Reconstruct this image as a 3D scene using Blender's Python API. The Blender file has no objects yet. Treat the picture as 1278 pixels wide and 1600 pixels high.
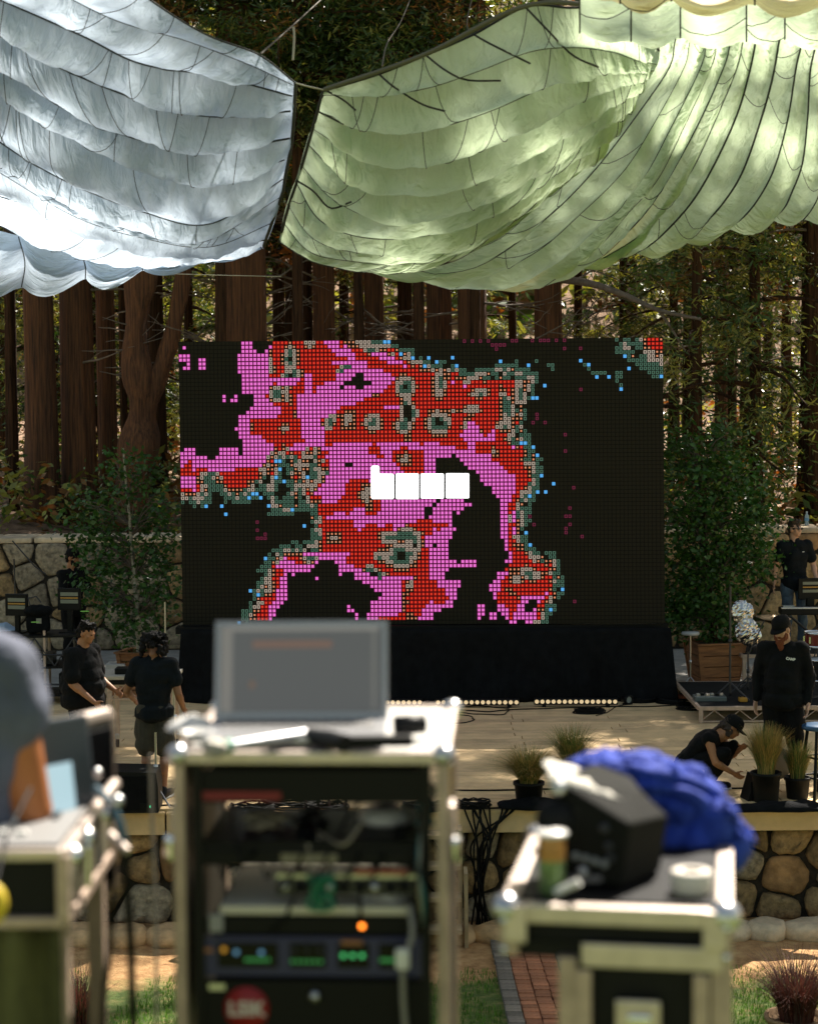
import bpy, bmesh, math, random
import numpy as np
from mathutils import Vector, Matrix, Euler, noise

sc = bpy.context.scene
R = math.radians
F = 3000.0                       # focal length in photograph pixels
CAMZ = 4.1
PITCH = -3.43
ROLL = 0.42
# ------------------------------------------------------------ camera
cam_data = bpy.data.cameras.new('camera'); cam = bpy.data.objects.new('camera', cam_data)
sc.collection.objects.link(cam); sc.camera = cam
cam_data.sensor_fit = 'VERTICAL'; cam_data.sensor_height = 36; cam_data.sensor_width = 36
cam_data.lens = F / 1600 * 36
cam_data.clip_start = 0.1; cam_data.clip_end = 1000
cam.location = (0, 0, CAMZ)
CAMROT = Euler((R(90 + PITCH), 0, 0)).to_matrix() @ Matrix.Rotation(R(-ROLL), 3, 'Z')
cam.rotation_euler = CAMROT.to_euler()
cam_data.dof.use_dof = True; cam_data.dof.focus_distance = 23.0; cam_data.dof.aperture_fstop = 2.7
# ------------------------------------------------------------ world and sun
SUN_EL, SUN_AZ = 50.0, 27.0       # azimuth from +Y towards +X: the sun stands behind the trees
w = bpy.data.worlds.new('World'); sc.world = w; w.use_nodes = True
nt = w.node_tree; nt.nodes.clear()
sky = nt.nodes.new('ShaderNodeTexSky'); sky.sky_type = 'NISHITA'; sky.sun_disc = False
sky.sun_elevation = R(SUN_EL); sky.sun_rotation = R(SUN_AZ)
bg = nt.nodes.new('ShaderNodeBackground'); bg.inputs[1].default_value = 0.085
wo = nt.nodes.new('ShaderNodeOutputWorld')
tint = nt.nodes.new('ShaderNodeMixRGB'); tint.blend_type = 'MULTIPLY'; tint.inputs[0].default_value = 1; tint.inputs[2].default_value = (1.0, .84, .60, 1)
nt.links.new(sky.outputs[0], tint.inputs[1]); nt.links.new(tint.outputs[0], bg.inputs[0]); nt.links.new(bg.outputs[0], wo.inputs[0])
sl = bpy.data.lights.new('sun', 'SUN'); sl.energy = 5.0; sl.angle = R(0.5); sl.color = (1, 0.93, 0.82)
so = bpy.data.objects.new('sun', sl); sc.collection.objects.link(so)
sd = Vector((math.sin(R(SUN_AZ)) * math.cos(R(SUN_EL)), math.cos(R(SUN_AZ)) * math.cos(R(SUN_EL)), math.sin(R(SUN_EL))))
so.rotation_euler = sd.to_track_quat('Z', 'Y').to_euler(); so.location = sd * 60
sc.view_settings.view_transform = 'Standard'; sc.view_settings.look = 'None'
sc.view_settings.gamma = 1.0; sc.view_settings.use_curve_mapping = False
sc.view_settings.exposure = 1.33
sc.cycles.use_denoising = True
sc.cycles.max_bounces = 8; sc.cycles.diffuse_bounces = 4; sc.cycles.transmission_bounces = 4
sc.cycles.glossy_bounces = 3; sc.cycles.transparent_max_bounces = 8
sc.cycles.caustics_reflective = False; sc.cycles.caustics_refractive = False
sc.cycles.sample_clamp_indirect = 6.0

# ------------------------------------------------------------ helpers
def at(px, py, Y):
    r = CAMROT @ Vector(((px - 639) / F, (800 - py) / F, -1.0))
    return Vector((0, 0, CAMZ)) + r * (Y / r.y)
def on(px, py, z=0.0):
    r = CAMROT @ Vector(((px - 639) / F, (800 - py) / F, -1.0))
    return Vector((0, 0, CAMZ)) + r * ((z - CAMZ) / r.z)

def nz(p, s=1.0, o=0.0):
    return noise.noise((p[0] * s + o, p[1] * s + o * .7, p[2] * s - o))

def tag(o, label=None, cat=None, group=None, kind=None):
    if label: o['label'] = label
    if cat: o['category'] = cat
    if group: o['group'] = group
    if kind: o['kind'] = kind
    return o
def thing(name, label, cat, loc=(0, 0, 0), rz=0.0, group=None):
    o = bpy.data.objects.new(name, None); sc.collection.objects.link(o)
    o.location = loc; o.rotation_euler = (0, 0, rz); o.empty_display_size = .1
    return tag(o, label, cat, group)
def dup(root, loc=None, rz=None, label=None, group=None, scale=None):
    r = root.copy(); sc.collection.objects.link(r)
    if loc is not None: r.location = loc
    if rz is not None: r.rotation_euler = (0, 0, rz)
    if scale: r.scale = (scale,) * 3
    if label: r['label'] = label
    if group: r['group'] = group
    for ch in list(root.children):
        c = ch.copy(); sc.collection.objects.link(c); c.parent = r
        for g in list(ch.children):
            d = g.copy(); sc.collection.objects.link(d); d.parent = c
    return r

class MB:
    """collects shapes, links them as one mesh object"""
    def __init__(s, world=None):
        s.v = []; s.f = []; s.mi = []; s.smooth = []
        s.off = Vector((0, 0, 0)) if world is None else -Vector(world)
        s.cur = 0
    def add(s, vs, fs, M=None, smooth=False):
        b = len(s.v)
        for p in vs:
            p = Vector(p)
            if M is not None: p = M @ p
            s.v.append(p + s.off)
        for f in fs:
            s.f.append([b + i for i in f]); s.mi.append(s.cur); s.smooth.append(smooth)
        return s
    def box(s, c, d, M=None, bev=0.0):
        c = Vector(c); x, y, z = d[0] / 2, d[1] / 2, d[2] / 2
        if bev <= 0:
            vs = [c + Vector((i * x, j * y, k * z)) for i in (-1, 1) for j in (-1, 1) for k in (-1, 1)]
            fs = [(0, 1, 3, 2), (4, 6, 7, 5), (0, 4, 5, 1), (2, 3, 7, 6), (0, 2, 6, 4), (1, 5, 7, 3)]
            return s.add(vs, fs, M)
        bm = bmesh.new(); bmesh.ops.create_cube(bm, size=1)
        for v in bm.verts: v.co = Vector((v.co.x * d[0], v.co.y * d[1], v.co.z * d[2]))
        bmesh.ops.bevel(bm, geom=bm.edges[:], offset=min(bev, min(d) * .45), segments=2, affect='EDGES', profile=.6)
        bm.verts.index_update()
        s.add([c + v.co for v in bm.verts], [[v.index for v in f.verts] for f in bm.faces], M)
        bm.free(); return s
    def tube(s, pts, r, n=6, M=None, caps=True, smooth=True):
        pts = [Vector(p) for p in pts]; m = len(pts)
        rs = r if isinstance(r, (list, tuple)) else [r] * m
        vs = []; up = Vector((0, 0, 1)); prev = None
        for i, p in enumerate(pts):
            t = (pts[min(i + 1, m - 1)] - pts[max(i - 1, 0)])
            t = t.normalized() if t.length > 1e-9 else Vector((0, 0, 1))
            if prev is None:
                a = t.cross(up if abs(t.z) < .9 else Vector((1, 0, 0))).normalized()
            else:
                a = (prev - t * prev.dot(t)); a = a.normalized() if a.length > 1e-6 else t.orthogonal().normalized()
            prev = a; b = t.cross(a)
            for k in range(n):
                an = 2 * math.pi * k / n
                vs.append(p + (a * math.cos(an) + b * math.sin(an)) * rs[i])
        fs = []
        for i in range(m - 1):
            for k in range(n):
                k2 = (k + 1) % n
                fs.append((i * n + k, i * n + k2, (i + 1) * n + k2, (i + 1) * n + k))
        s.add(vs, fs, M, smooth)
        if caps:
            s.add(vs[:n], [tuple(range(n))[::-1]], M); s.add(vs[-n:], [tuple(range(n))], M)
        return s
    def lathe(s, prof, n=20, M=None, c=(0, 0, 0), smooth=True):
        c = Vector(c); vs = []; fs = []
        for (r, z) in prof:
            for k in range(n):
                an = 2 * math.pi * k / n
                vs.append(c + Vector((r * math.cos(an), r * math.sin(an), z)))
        for i in range(len(prof) - 1):
            for k in range(n):
                k2 = (k + 1) % n
                fs.append((i * n + k, i * n + k2, (i + 1) * n + k2, (i + 1) * n + k))
        return s.add(vs, fs, M, smooth)
    def ell(s, c, r, M=None, nu=12, nv=8):
        c = Vector(c); vs = [c + Vector((0, 0, -r[2]))]; fs = []
        for j in range(1, nv):
            th = -math.pi / 2 + math.pi * j / nv
            for k in range(nu):
                an = 2 * math.pi * k / nu
                vs.append(c + Vector((r[0] * math.cos(th) * math.cos(an), r[1] * math.cos(th) * math.sin(an), r[2] * math.sin(th))))
        vs.append(c + Vector((0, 0, r[2])))
        for k in range(nu): fs.append((0, 1 + (k + 1) % nu, 1 + k))
        for j in range(nv - 2):
            for k in range(nu):
                a = 1 + j * nu + k; b = 1 + j * nu + (k + 1) % nu
                fs.append((a, b, b + nu, a + nu))
        l = len(vs) - 1
        for k in range(nu): fs.append((l, 1 + (nv - 2) * nu + k, 1 + (nv - 2) * nu + (k + 1) % nu))
        return s.add(vs, fs, M, True)
    def ext(s, poly, y0, y1, M=None):
        """polygon in x,z extruded along y"""
        n = len(poly)
        vs = [Vector((x, y0, z)) for x, z in poly] + [Vector((x, y1, z)) for x, z in poly]
        fs = [tuple(range(n)), tuple(range(n, 2 * n))[::-1]] + [(i, n + i, n + (i + 1) % n, (i + 1) % n) for i in range(n)]
        return s.add(vs, fs, M)
    def build(s, name, m, parent=None, smooth=None):
        me = bpy.data.meshes.new(name)
        me.from_pydata([tuple(p) for p in s.v], [], s.f)
        mats = m if isinstance(m, (list, tuple)) else [m]
        for q in mats: me.materials.append(q)
        if len(mats) > 1: me.polygons.foreach_set('material_index', s.mi)
        me.polygons.foreach_set('use_smooth', s.smooth if smooth is None else [smooth] * len(s.f))
        bm = bmesh.new(); bm.from_mesh(me); bmesh.ops.recalc_face_normals(bm, faces=bm.faces[:]) if len(s.f) < 20000 else None
        bm.to_mesh(me); bm.free()
        me.update()
        o = bpy.data.objects.new(name, me); sc.collection.objects.link(o)
        if parent is not None: o.parent = parent
        return o

def npmesh(name, V, Fq, mats, parent=None, mi=None, smooth=False, cols=None):
    """numpy arrays -> mesh object; Fq (n,3) or (n,4); cols per-face scalar attribute 'var'"""
    me = bpy.data.meshes.new(name); k = Fq.shape[1]
    me.vertices.add(len(V)); me.vertices.foreach_set('co', np.ascontiguousarray(V, dtype=np.float32).ravel())
    me.loops.add(len(Fq) * k); me.loops.foreach_set('vertex_index', np.ascontiguousarray(Fq, dtype=np.int32).ravel())
    me.polygons.add(len(Fq)); me.polygons.foreach_set('loop_start', np.arange(0, len(Fq) * k, k, dtype=np.int32))
    for q in mats: me.materials.append(q)
    if mi is not None: me.polygons.foreach_set('material_index', np.ascontiguousarray(mi, dtype=np.int32))
    me.polygons.foreach_set('use_smooth', np.full(len(Fq), smooth))
    if cols is not None:
        a = me.attributes.new('var', 'FLOAT', 'FACE'); a.data.foreach_set('value', np.ascontiguousarray(cols, dtype=np.float32))
    me.update(calc_edges=True); me.validate()
    o = bpy.data.objects.new(name, me); sc.collection.objects.link(o)
    if parent is not None: o.parent = parent
    return o

# ------------------------------------------------------------ materials
MATS = {}
def mat(name, col, rough=.6, metal=0.0, var=0.0, vscale=8.0, bump=0.0, bscale=40.0, col2=None, stretch=(1, 1, 1), emit=None, estr=1.0,
        transl=0.0, spec=None, attr=False, coat=0.0, objrand=0.0, trcol=None):
    if name in MATS: return MATS[name]
    if col and max(col) < .03 and not emit and spec is None and name not in ('eye', 'sunglasses'): spec = .18; col = tuple(c * .42 for c in col)
    m = bpy.data.materials.new(name); m.use_nodes = True; MATS[name] = m
    n = m.node_tree; L = n.links; b = n.nodes['Principled BSDF']; out = n.nodes['Material Output']
    b.inputs['Roughness'].default_value = rough; b.inputs['Metallic'].default_value = metal
    if spec is not None: b.inputs['Specular IOR Level'].default_value = spec
    if coat: b.inputs['Coat Weight'].default_value = coat
    c4 = (*col, 1); b.inputs['Base Color'].default_value = c4
    src = None
    tc = n.nodes.new('ShaderNodeTexCoord'); mp = n.nodes.new('ShaderNodeMapping'); mp.inputs['Scale'].default_value = stretch
    L.new(tc.outputs['Object'], mp.inputs[0])
    if var > 0 or col2:
        t = n.nodes.new('ShaderNodeTexNoise'); t.inputs['Scale'].default_value = vscale; t.inputs['Detail'].default_value = 5; t.inputs['Roughness'].default_value = .62
        L.new(mp.outputs[0], t.inputs['Vector'])
        rp = n.nodes.new('ShaderNodeValToRGB'); L.new(t.outputs[0], rp.inputs[0])
        if col2: a, z = col, col2
        else: a = tuple(max(0, c * (1 - var)) for c in col); z = tuple(min(1, c * (1 + var)) for c in col)
        rp.color_ramp.elements[0].position = .32; rp.color_ramp.elements[1].position = .68
        rp.color_ramp.elements[0].color = (*a, 1); rp.color_ramp.elements[1].color = (*z, 1)
        src = rp.outputs[0]
    if attr or objrand:
        mx = n.nodes.new('ShaderNodeMixRGB'); mx.blend_type = 'MULTIPLY'; mx.inputs[0].default_value = 1
        if src: L.new(src, mx.inputs[1])
        else: mx.inputs[1].default_value = c4
        mr = n.nodes.new('ShaderNodeMapRange')
        if attr:
            an = n.nodes.new('ShaderNodeAttribute'); an.attribute_name = 'var'; L.new(an.outputs['Fac'], mr.inputs[0])
            mr.inputs[3].default_value = .55; mr.inputs[4].default_value = 1.5
        else:
            oi = n.nodes.new('ShaderNodeObjectInfo'); L.new(oi.outputs['Random'], mr.inputs[0])
            mr.inputs[3].default_value = 1 - objrand; mr.inputs[4].default_value = 1 + objrand
        L.new(mr.outputs[0], mx.inputs[2]); src = mx.outputs[0]
    if src: L.new(src, b.inputs['Base Color'])
    if bump > 0:
        t2 = n.nodes.new('ShaderNodeTexNoise'); t2.inputs['Scale'].default_value = bscale; t2.inputs['Detail'].default_value = 6
        L.new(mp.outputs[0], t2.inputs['Vector'])
        bn = n.nodes.new('ShaderNodeBump'); bn.inputs['Strength'].default_value = bump; bn.inputs['Distance'].default_value = .02
        L.new(t2.outputs[0], bn.inputs['Height']); L.new(bn.outputs[0], b.inputs['Normal'])
    if emit:
        b.inputs['Emission Color'].default_value = (*emit, 1); b.inputs['Emission Strength'].default_value = estr
    if transl > 0:
        tr = n.nodes.new('ShaderNodeBsdfTranslucent'); ms = n.nodes.new('ShaderNodeMixShader'); ms.inputs[0].default_value = transl
        if trcol: tr.inputs[0].default_value = (*trcol, 1)
        elif src: L.new(src, tr.inputs[0])
        else: tr.inputs[0].default_value = c4
        if trcol and src:
            mm = n.nodes.new('ShaderNodeMixRGB'); mm.blend_type = 'MULTIPLY'; mm.inputs[0].default_value = 1
            mm.inputs[2].default_value = (*trcol, 1); L.new(src, mm.inputs[1]); L.new(mm.outputs[0], tr.inputs[0])
        if bump > 0: L.new(bn.outputs[0], tr.inputs['Normal'])
        L.new(b.outputs[0], ms.inputs[1]); L.new(tr.outputs[0], ms.inputs[2]); L.new(ms.outputs[0], out.inputs[0])
    return m

black_paint = mat('black_paint', (.012, .012, .013), .45, var=.3)
black_matte = mat('black_matte', (.01, .01, .011), .9, var=.4, bump=.3)
black_rubber = mat('black_rubber', (.013, .013, .014), .6)
dark_metal = mat('dark_metal', (.05, .05, .055), .4, .7)
steel = mat('steel', (.55, .55, .56), .28, 1.0, var=.15)
chrome = mat('chrome', (.8, .8, .82), .12, 1.0)
alu = mat('aluminium', (.60, .51, .45), .42, .75, var=.12, vscale=20, bump=.1, bscale=120)
alu_dull = mat('aluminium_dull', (.47, .35, .27), .5, .25, var=.2, vscale=14)
laminate = mat('white_laminate', (.72, .70, .66), .35, var=.06)

def spline(ctrl, n):
    """Catmull-Rom through ctrl (tuples) -> n samples by parameter"""
    C = [np.array(c, float) for c in ctrl]
    if len(C) == 2: return [C[0] + (C[1] - C[0]) * t for t in np.linspace(0, 1, n)]
    C = [2 * C[0] - C[1]] + C + [2 * C[-1] - C[-2]]; out = []
    seg = len(C) - 3
    for t in np.linspace(0, seg, n):
        i = min(int(t), seg - 1); u = t - i
        a, b, c, d = C[i:i + 4]
        out.append(.5 * (2 * b + (c - a) * u + (2 * a - 5 * b + 4 * c - d) * u * u + (3 * b - a - 3 * c + d) * u ** 3))
    return out
def inpoly(x, y, P):
    c = False; j = len(P) - 1
    for i in range(len(P)):
        xi, yi = P[i]; xj, yj = P[j]
        if (yi > y) != (yj > y) and x < (xj - xi) * (y - yi) / (yj - yi) + xi: c = not c
        j = i
    return c

def remeshed(name, mb, m, parent, voxel=.009, smooth=3, disp=0.0, dscale=9.0, world=False):
    """unite the overlapping shapes of mb into one continuous skin"""
    o = mb.build(name, m, None, True)
    md = o.modifiers.new('r', 'REMESH'); md.mode = 'VOXEL'; md.voxel_size = voxel; md.use_smooth_shade = True
    sm = o.modifiers.new('s', 'SMOOTH'); sm.factor = .5; sm.iterations = smooth
    dg = bpy.context.evaluated_depsgraph_get(); ev = o.evaluated_get(dg)
    me = bpy.data.meshes.new_from_object(ev); old = o.data
    o.modifiers.clear(); o.data = me; bpy.data.meshes.remove(old); me.name = name
    if not me.materials: me.materials.append(m)
    if disp > 0:
        n = len(me.vertices); co = np.empty(n * 3, np.float32); me.vertices.foreach_get('co', co); co = co.reshape(-1, 3)
        no = np.empty(n * 3, np.float32); me.vertices.foreach_get('normal', no); no = no.reshape(-1, 3)
        d = np.array([abs(noise.noise((p[0] * dscale, p[1] * dscale, p[2] * dscale * .8))) * 1.6 - .5 for p in co])
        co += no * (d * disp)[:, None]; me.vertices.foreach_set('co', co.ravel())
    me.polygons.foreach_set('use_smooth', [True] * len(me.polygons)); me.update()
    if parent is not None: o.parent = parent
    return o
# ============================================================ SETTING
def sstep(a, b, x):
    t = min(1, max(0, (x - a) / (b - a))); return t * t * (3 - 2 * t)
def gz(x, y):
    if y < 15: z = 2.0 - 3.2 * sstep(0, 1, (y - 4.5) / 10.5) if y > 4.5 else 2.0
    elif y < 31.6: z = -1.2
    elif y < 32.2: z = -1.2 + 2.85 * (y - 31.6) / .6
    elif y < 58: z = 1.65 + (y - 32.2) * .09
    elif y < 110: z = 1.65 + 25.8 * .09 + (y - 58) * .42
    else: z = 1.65 + 25.8 * .09 + 52 * .42 + (y - 110) * .12
    if y < 15: z += .03 * noise.noise((x * .8, y * .8, 0))
    elif y < 18.6: z += .025 * noise.noise((x * 1.7, y * 1.7, 2)) 
    if y > 32.2: z += .35 * noise.noise((x * .25, y * .25, 1)) + 1.2 * noise.noise((x * .06, y * .06, 3)) * sstep(36, 60, y)
    return z
xs = np.concatenate([np.arange(-90, -14, 4.0), np.arange(-14, 14, .5), np.arange(14, 91, 4.0)])
ys = np.concatenate([np.arange(-40, 4, 4.0), np.arange(4, 19, .5), [19.2, 24, 31.6, 32.2], np.arange(33, 60, 1.0), np.arange(60, 240, 5.0)])
V = []; 
for y in ys:
    for x in xs: V.append((x, y, gz(x, y)))
nx = len(xs); Fq = [(j * nx + i, j * nx + i + 1, (j + 1) * nx + i + 1, (j + 1) * nx + i) for j in range(len(ys) - 1) for i in range(nx - 1)]
gm = bpy.data.materials.new('earth'); gm.use_nodes = True
n = gm.node_tree; L = n.links; b = n.nodes['Principled BSDF']; b.inputs['Roughness'].default_value = .95
geo = n.nodes.new('ShaderNodeNewGeometry'); sep = n.nodes.new('ShaderNodeSeparateXYZ'); L.new(geo.outputs['Position'], sep.inputs[0])
def ramp(src, stops, interp='LINEAR'):
    r = n.nodes.new('ShaderNodeValToRGB'); r.color_ramp.interpolation = interp
    els = r.color_ramp.elements
    while len(els) < len(stops): els.new(.5)
    for e, (p, c) in zip(els, stops): e.position = p; e.color = (*c, 1)
    L.new(src, r.inputs[0]); return r.outputs[0]
def ntex(scale, det=6, rough=.65):
    t = n.nodes.new('ShaderNodeTexNoise'); t.inputs['Scale'].default_value = scale; t.inputs['Detail'].default_value = det; t.inputs['Roughness'].default_value = rough
    L.new(geo.outputs['Position'], t.inputs['Vector']); return t.outputs[0]
grass_c = ramp(ntex(9), [(.3, (.06, .10, .018)), (.5, (.12, .17, .035)), (.7, (.30, .23, .09))])
dirt_c = ramp(ntex(6), [(.3, (.30, .15, .055)), (.5, (.52, .29, .12)), (.72, (.66, .43, .20))])
litter_c = ramp(ntex(2.2, 9, .75), [(.32, (.06, .033, .02)), (.46, (.20, .12, .07)), (.6, (.40, .25, .16)), (.75, (.16, .15, .05))])
def mrange(src, a, b_, lo=0, hi=1):
    m_ = n.nodes.new('ShaderNodeMapRange'); m_.inputs[1].default_value = a; m_.inputs[2].default_value = b_; m_.inputs[3].default_value = lo; m_.inputs[4].default_value = hi
    L.new(src, m_.inputs[0]); return m_.outputs[0]
def mixc(f, a, b_):
    m_ = n.nodes.new('ShaderNodeMixRGB'); L.new(f, m_.inputs[0]); L.new(a, m_.inputs[1]); L.new(b_, m_.inputs[2]); return m_.outputs[0]
jit = n.nodes.new('ShaderNodeMath'); jit.operation = 'MULTIPLY_ADD'; L.new(ntex(1.6), jit.inputs[0]); jit.inputs[1].default_value = 1.6; L.new(sep.outputs[1], jit.inputs[2])
c1 = mixc(mrange(jit.outputs[0], 17.75, 18.1), grass_c, dirt_c)
c2 = mixc(mrange(sep.outputs[1], 30, 30.5), c1, litter_c)
L.new(c2, b.inputs['Base Color'])
bn = n.nodes.new('ShaderNodeBump'); bn.inputs['Strength'].default_value = .8; bn.inputs['Distance'].default_value = .06
L.new(ntex(14, 8, .7), bn.inputs['Height']); L.new(bn.outputs[0], b.inputs['Normal'])
ground = npmesh('ground', np.array(V), np.array(Fq), [gm], smooth=True); tag(ground, kind='structure')

# ---- stage: painted boards, edge board
paint = mat('stage_paint', (.78, .55, .28), .75, var=.18, vscale=2.2, bump=.15, bscale=30, col2=None)
paint2 = mat('stage_paint_worn', (.67, .47, .245), .8, var=.22, vscale=3.5, bump=.2, bscale=30)
conc = mat('concrete', (.33, .31, .28), .85, var=.25, vscale=3, bump=.3, bscale=25)
random.seed(4)
st = thing('stage', None, None); st['kind'] = 'structure'
mb = MB(); y = 19.0; row = 0
while y < 27.0:
    x = -7.2 + (-1.1 if row % 2 else 0)
    while x < 7.4:
        l = random.choice((2.4, 2.44, 2.4, 1.22))
        mb.cur = random.choice((0, 0, 1))
        mb.box((x + l / 2, y + .1, -.02 + random.uniform(-.001, .001)), (l - .012, .192, .04))
        x += l
    y += .2; row += 1
bo = mb.build('deck_boards', [paint, paint2], st); bo['kind'] = 'stuff'
mb = MB(); mb.box((0, 22.97, -.1), (14.6, 7.9, .11)); mb.build('deck_frame', black_matte, st)
for i in range(3):
    mb = MB(); mb.box((-4.9 + i * 4.9, 18.975, -.135), (4.88, .045, .23), bev=.004); mb.build('fascia_board', paint, st)
    mb = MB(); mb.box((-4.9 + i * 4.9, 18.95, -.035), (4.885, .03, .02)); mb.build('nosing', paint, st)
mb = MB(); mb.box((0, 29.6, -.14), (24, 5.1, .28)); o = mb.build('patio', conc); tag(o, kind='structure')

# ---- rubble stone walls, each stone a mesh of its own
stone_m = [mat('stone_tan', (.33, .215, .10), .9, var=.5, vscale=11, bump=1.0, bscale=22, objrand=.35),
           mat('stone_grey', (.29, .23, .155), .9, var=.5, vscale=13, bump=1.0, bscale=24, objrand=.35),
           mat('stone_rust', (.33, .185, .08), .9, var=.4, vscale=6, bump=.9, bscale=12, objrand=.3)]
mortar = mat('mortar', (.035, .028, .02), 1.0, var=.4, vscale=20, bump=.8, bscale=30)
def clip(P, nx_, ny_, d):
    out = []
    for i in range(len(P)):
        a = P[i]; b_ = P[(i + 1) % len(P)]
        da = a[0] * nx_ + a[1] * ny_ - d; db = b_[0] * nx_ + b_[1] * ny_ - d
        if da <= 0: out.append(a)
        if (da < 0) != (db < 0):
            t = da / (da - db); out.append((a[0] + (b_[0] - a[0]) * t, a[1] + (b_[1] - a[1]) * t))
    return out
def stone_cells(w, h, cw, ch, seed):
    rnd = random.Random(seed); S = []
    rows = max(1, round(h / ch))
    for r_ in range(rows):
        x = rnd.uniform(-.5, 0) * cw
        while x < w + cw * .5:
            sz = rnd.choice((.5, .75, 1, 1.2, 1.5))
            S.append((x + cw * sz / 2, (r_ + .5 + rnd.uniform(-.46, .46)) * h / rows)); x += cw * sz
    cells = []
    for i, (sx, sy) in enumerate(S):
        P = [(0, 0), (w, 0), (w, h), (0, h)]
        for j, (tx, ty) in enumerate(S):
            if i == j: continue
            dx, dy = tx - sx, ty - sy; q = dx * dx + dy * dy
            if q > 9 * cw * cw or q < 1e-6: continue
            P = clip(P, dx, dy, (tx * tx + ty * ty - sx * sx - sy * sy) / 2)
            if len(P) < 3: break
        if len(P) >= 3: cells.append(P)
    return cells
def stone_mesh(P, rnd, gap, bulge):
    cx = sum(p[0] for p in P) / len(P); cy = sum(p[1] for p in P) / len(P)
    # resample outline and round it
    Q = []
    for i in range(len(P)):
        a = P[i]; b_ = P[(i + 1) % len(P)]; l = math.hypot(b_[0] - a[0], b_[1] - a[1])
        k = max(1, round(l / .09))
        for t in range(k): Q.append((a[0] + (b_[0] - a[0]) * t / k, a[1] + (b_[1] - a[1]) * t / k))
    for _ in range(1):
        Q = [((Q[i - 1][0] + 2 * Q[i][0] + Q[(i + 1) % len(Q)][0]) / 4, (Q[i - 1][1] + 2 * Q[i][1] + Q[(i + 1) % len(Q)][1]) / 4) for i in range(len(Q))]
    r0 = min(math.hypot(x - cx, y - cy) for x, y in Q); s0 = max(.5, 1 - gap / max(r0, .02))
    vs = []; m_ = len(Q)
    for s_, d in ((s0, 0), (s0 * .97, .55), (s0 * .84, .86), (s0 * .55, 1.0)):
        for x, y in Q:
            vs.append((cx + (x - cx) * s_ + rnd.uniform(-.008, .008), -bulge * d + rnd.uniform(-.022, .022) * d, cy + (y - cy) * s_ + rnd.uniform(-.008, .008)))
    fs = [(a * m_ + i, a * m_ + (i + 1) % m_, (a + 1) * m_ + (i + 1) % m_, (a + 1) * m_ + i) for a in range(3) for i in range(m_)]
    fs.append(tuple(3 * m_ + i for i in range(m_)))
    return vs, fs
def stone_wall(name, label, loc, rz, w, h, th, cw, ch, seed, gap=.014, bulge=.09, tint=(0, 0, 1, 2), cap=False, capm=None):
    root = thing(name, label, 'stone wall', loc, rz); rnd = random.Random(seed)
    MB().box((w / 2, th / 2, h / 2), (w, th, h - .01)).build('wall_core', mortar, root)
    for P in stone_cells(w, h, cw, ch, seed):
        vs, fs = stone_mesh(P, rnd, gap, bulge * rnd.uniform(.7, 1.25))
        MB().add(vs, fs, None, True).build('stone', stone_m[rnd.choice(tint)], root)
    if cap:
        x = 0
        while x < w - .05:
            l = min(rnd.uniform(.5, .95), w - x); d = th + rnd.uniform(.02, .1)
            q = MB().box((x + l / 2, th / 2 - .03, h + .035 + rnd.uniform(-.01, .01)), (l - .03, d, .08 + rnd.uniform(0, .04)), bev=.03)
            q.build('cap_stone', capm or stone_m[1], root); x += l
    return root
pale = mat('stone_sunlit', (.66, .51, .34), .9, var=.25, vscale=6, bump=.8, bscale=14, objrand=.2)  # lightened to paint sun on the wall tops and the border's right end
stone_wall('stone_wall', 'low rubble stone retaining wall directly below the front edge of the stage', (-7.2, 19.22, -1.22), 0, 14.4, .97, .3, .42, .33, 11, gap=.013, bulge=.10, tint=(0, 0, 1, 0, 2))
MB().box((0, 19.3, -.245), (14.4, .4, .03)).build('wall_ledge', black_matte, st)
stone_wall('stone_wall', 'rubble stone wall with pale sunlit top at the back left behind the small tree', (-9.5, 31.2, 0), 0, 9.2, 1.78, .9, .45, .42, 21, tint=(1, 1, 0), cap=True, capm=pale)
stone_wall('stone_wall', 'golden rubble stone wall at the back right behind the man in sunglasses', (2.5, 31.0, 0), R(-4), 6.5, 1.88, .8, .46, .42, 33, tint=(0, 0, 2, 0), cap=True, capm=pale)

# ---- sandstone border under the wall, a row of low boulders (each a thing of its own would be lifted away singly)
bd = thing('stone_border', 'low pale sandstone border lying on the ground along the foot of the stone wall', 'border', (0, 18.55, -1.2))
rnd = random.Random(8); x = -5.2
while x < 5.2:
    l = rnd.uniform(.35, .75); mb = MB(); mb.ell((0, 0, .04), (l * .56, .27, .15 + rnd.uniform(-.02, .04)), nu=14, nv=8)
    for i, p in enumerate(mb.v):
        q = 1 + .22 * nz(p, 5, x); mb.v[i] = Vector((p.x * q, p.y * q, min(p.z * q, .14 + .02 * nz(p, 9, x))))
    o = mb.build('border_stone', pale if x > 2.2 else mat('stone_sand', (.56, .36, .18), .95, var=.3, vscale=6, bump=.9, bscale=12, objrand=.2), bd)  # lighter stones at the right end stand for sunlight there
    o.location = (x + l / 2, rnd.uniform(-.05, .05), 0); x += l * .93

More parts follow.
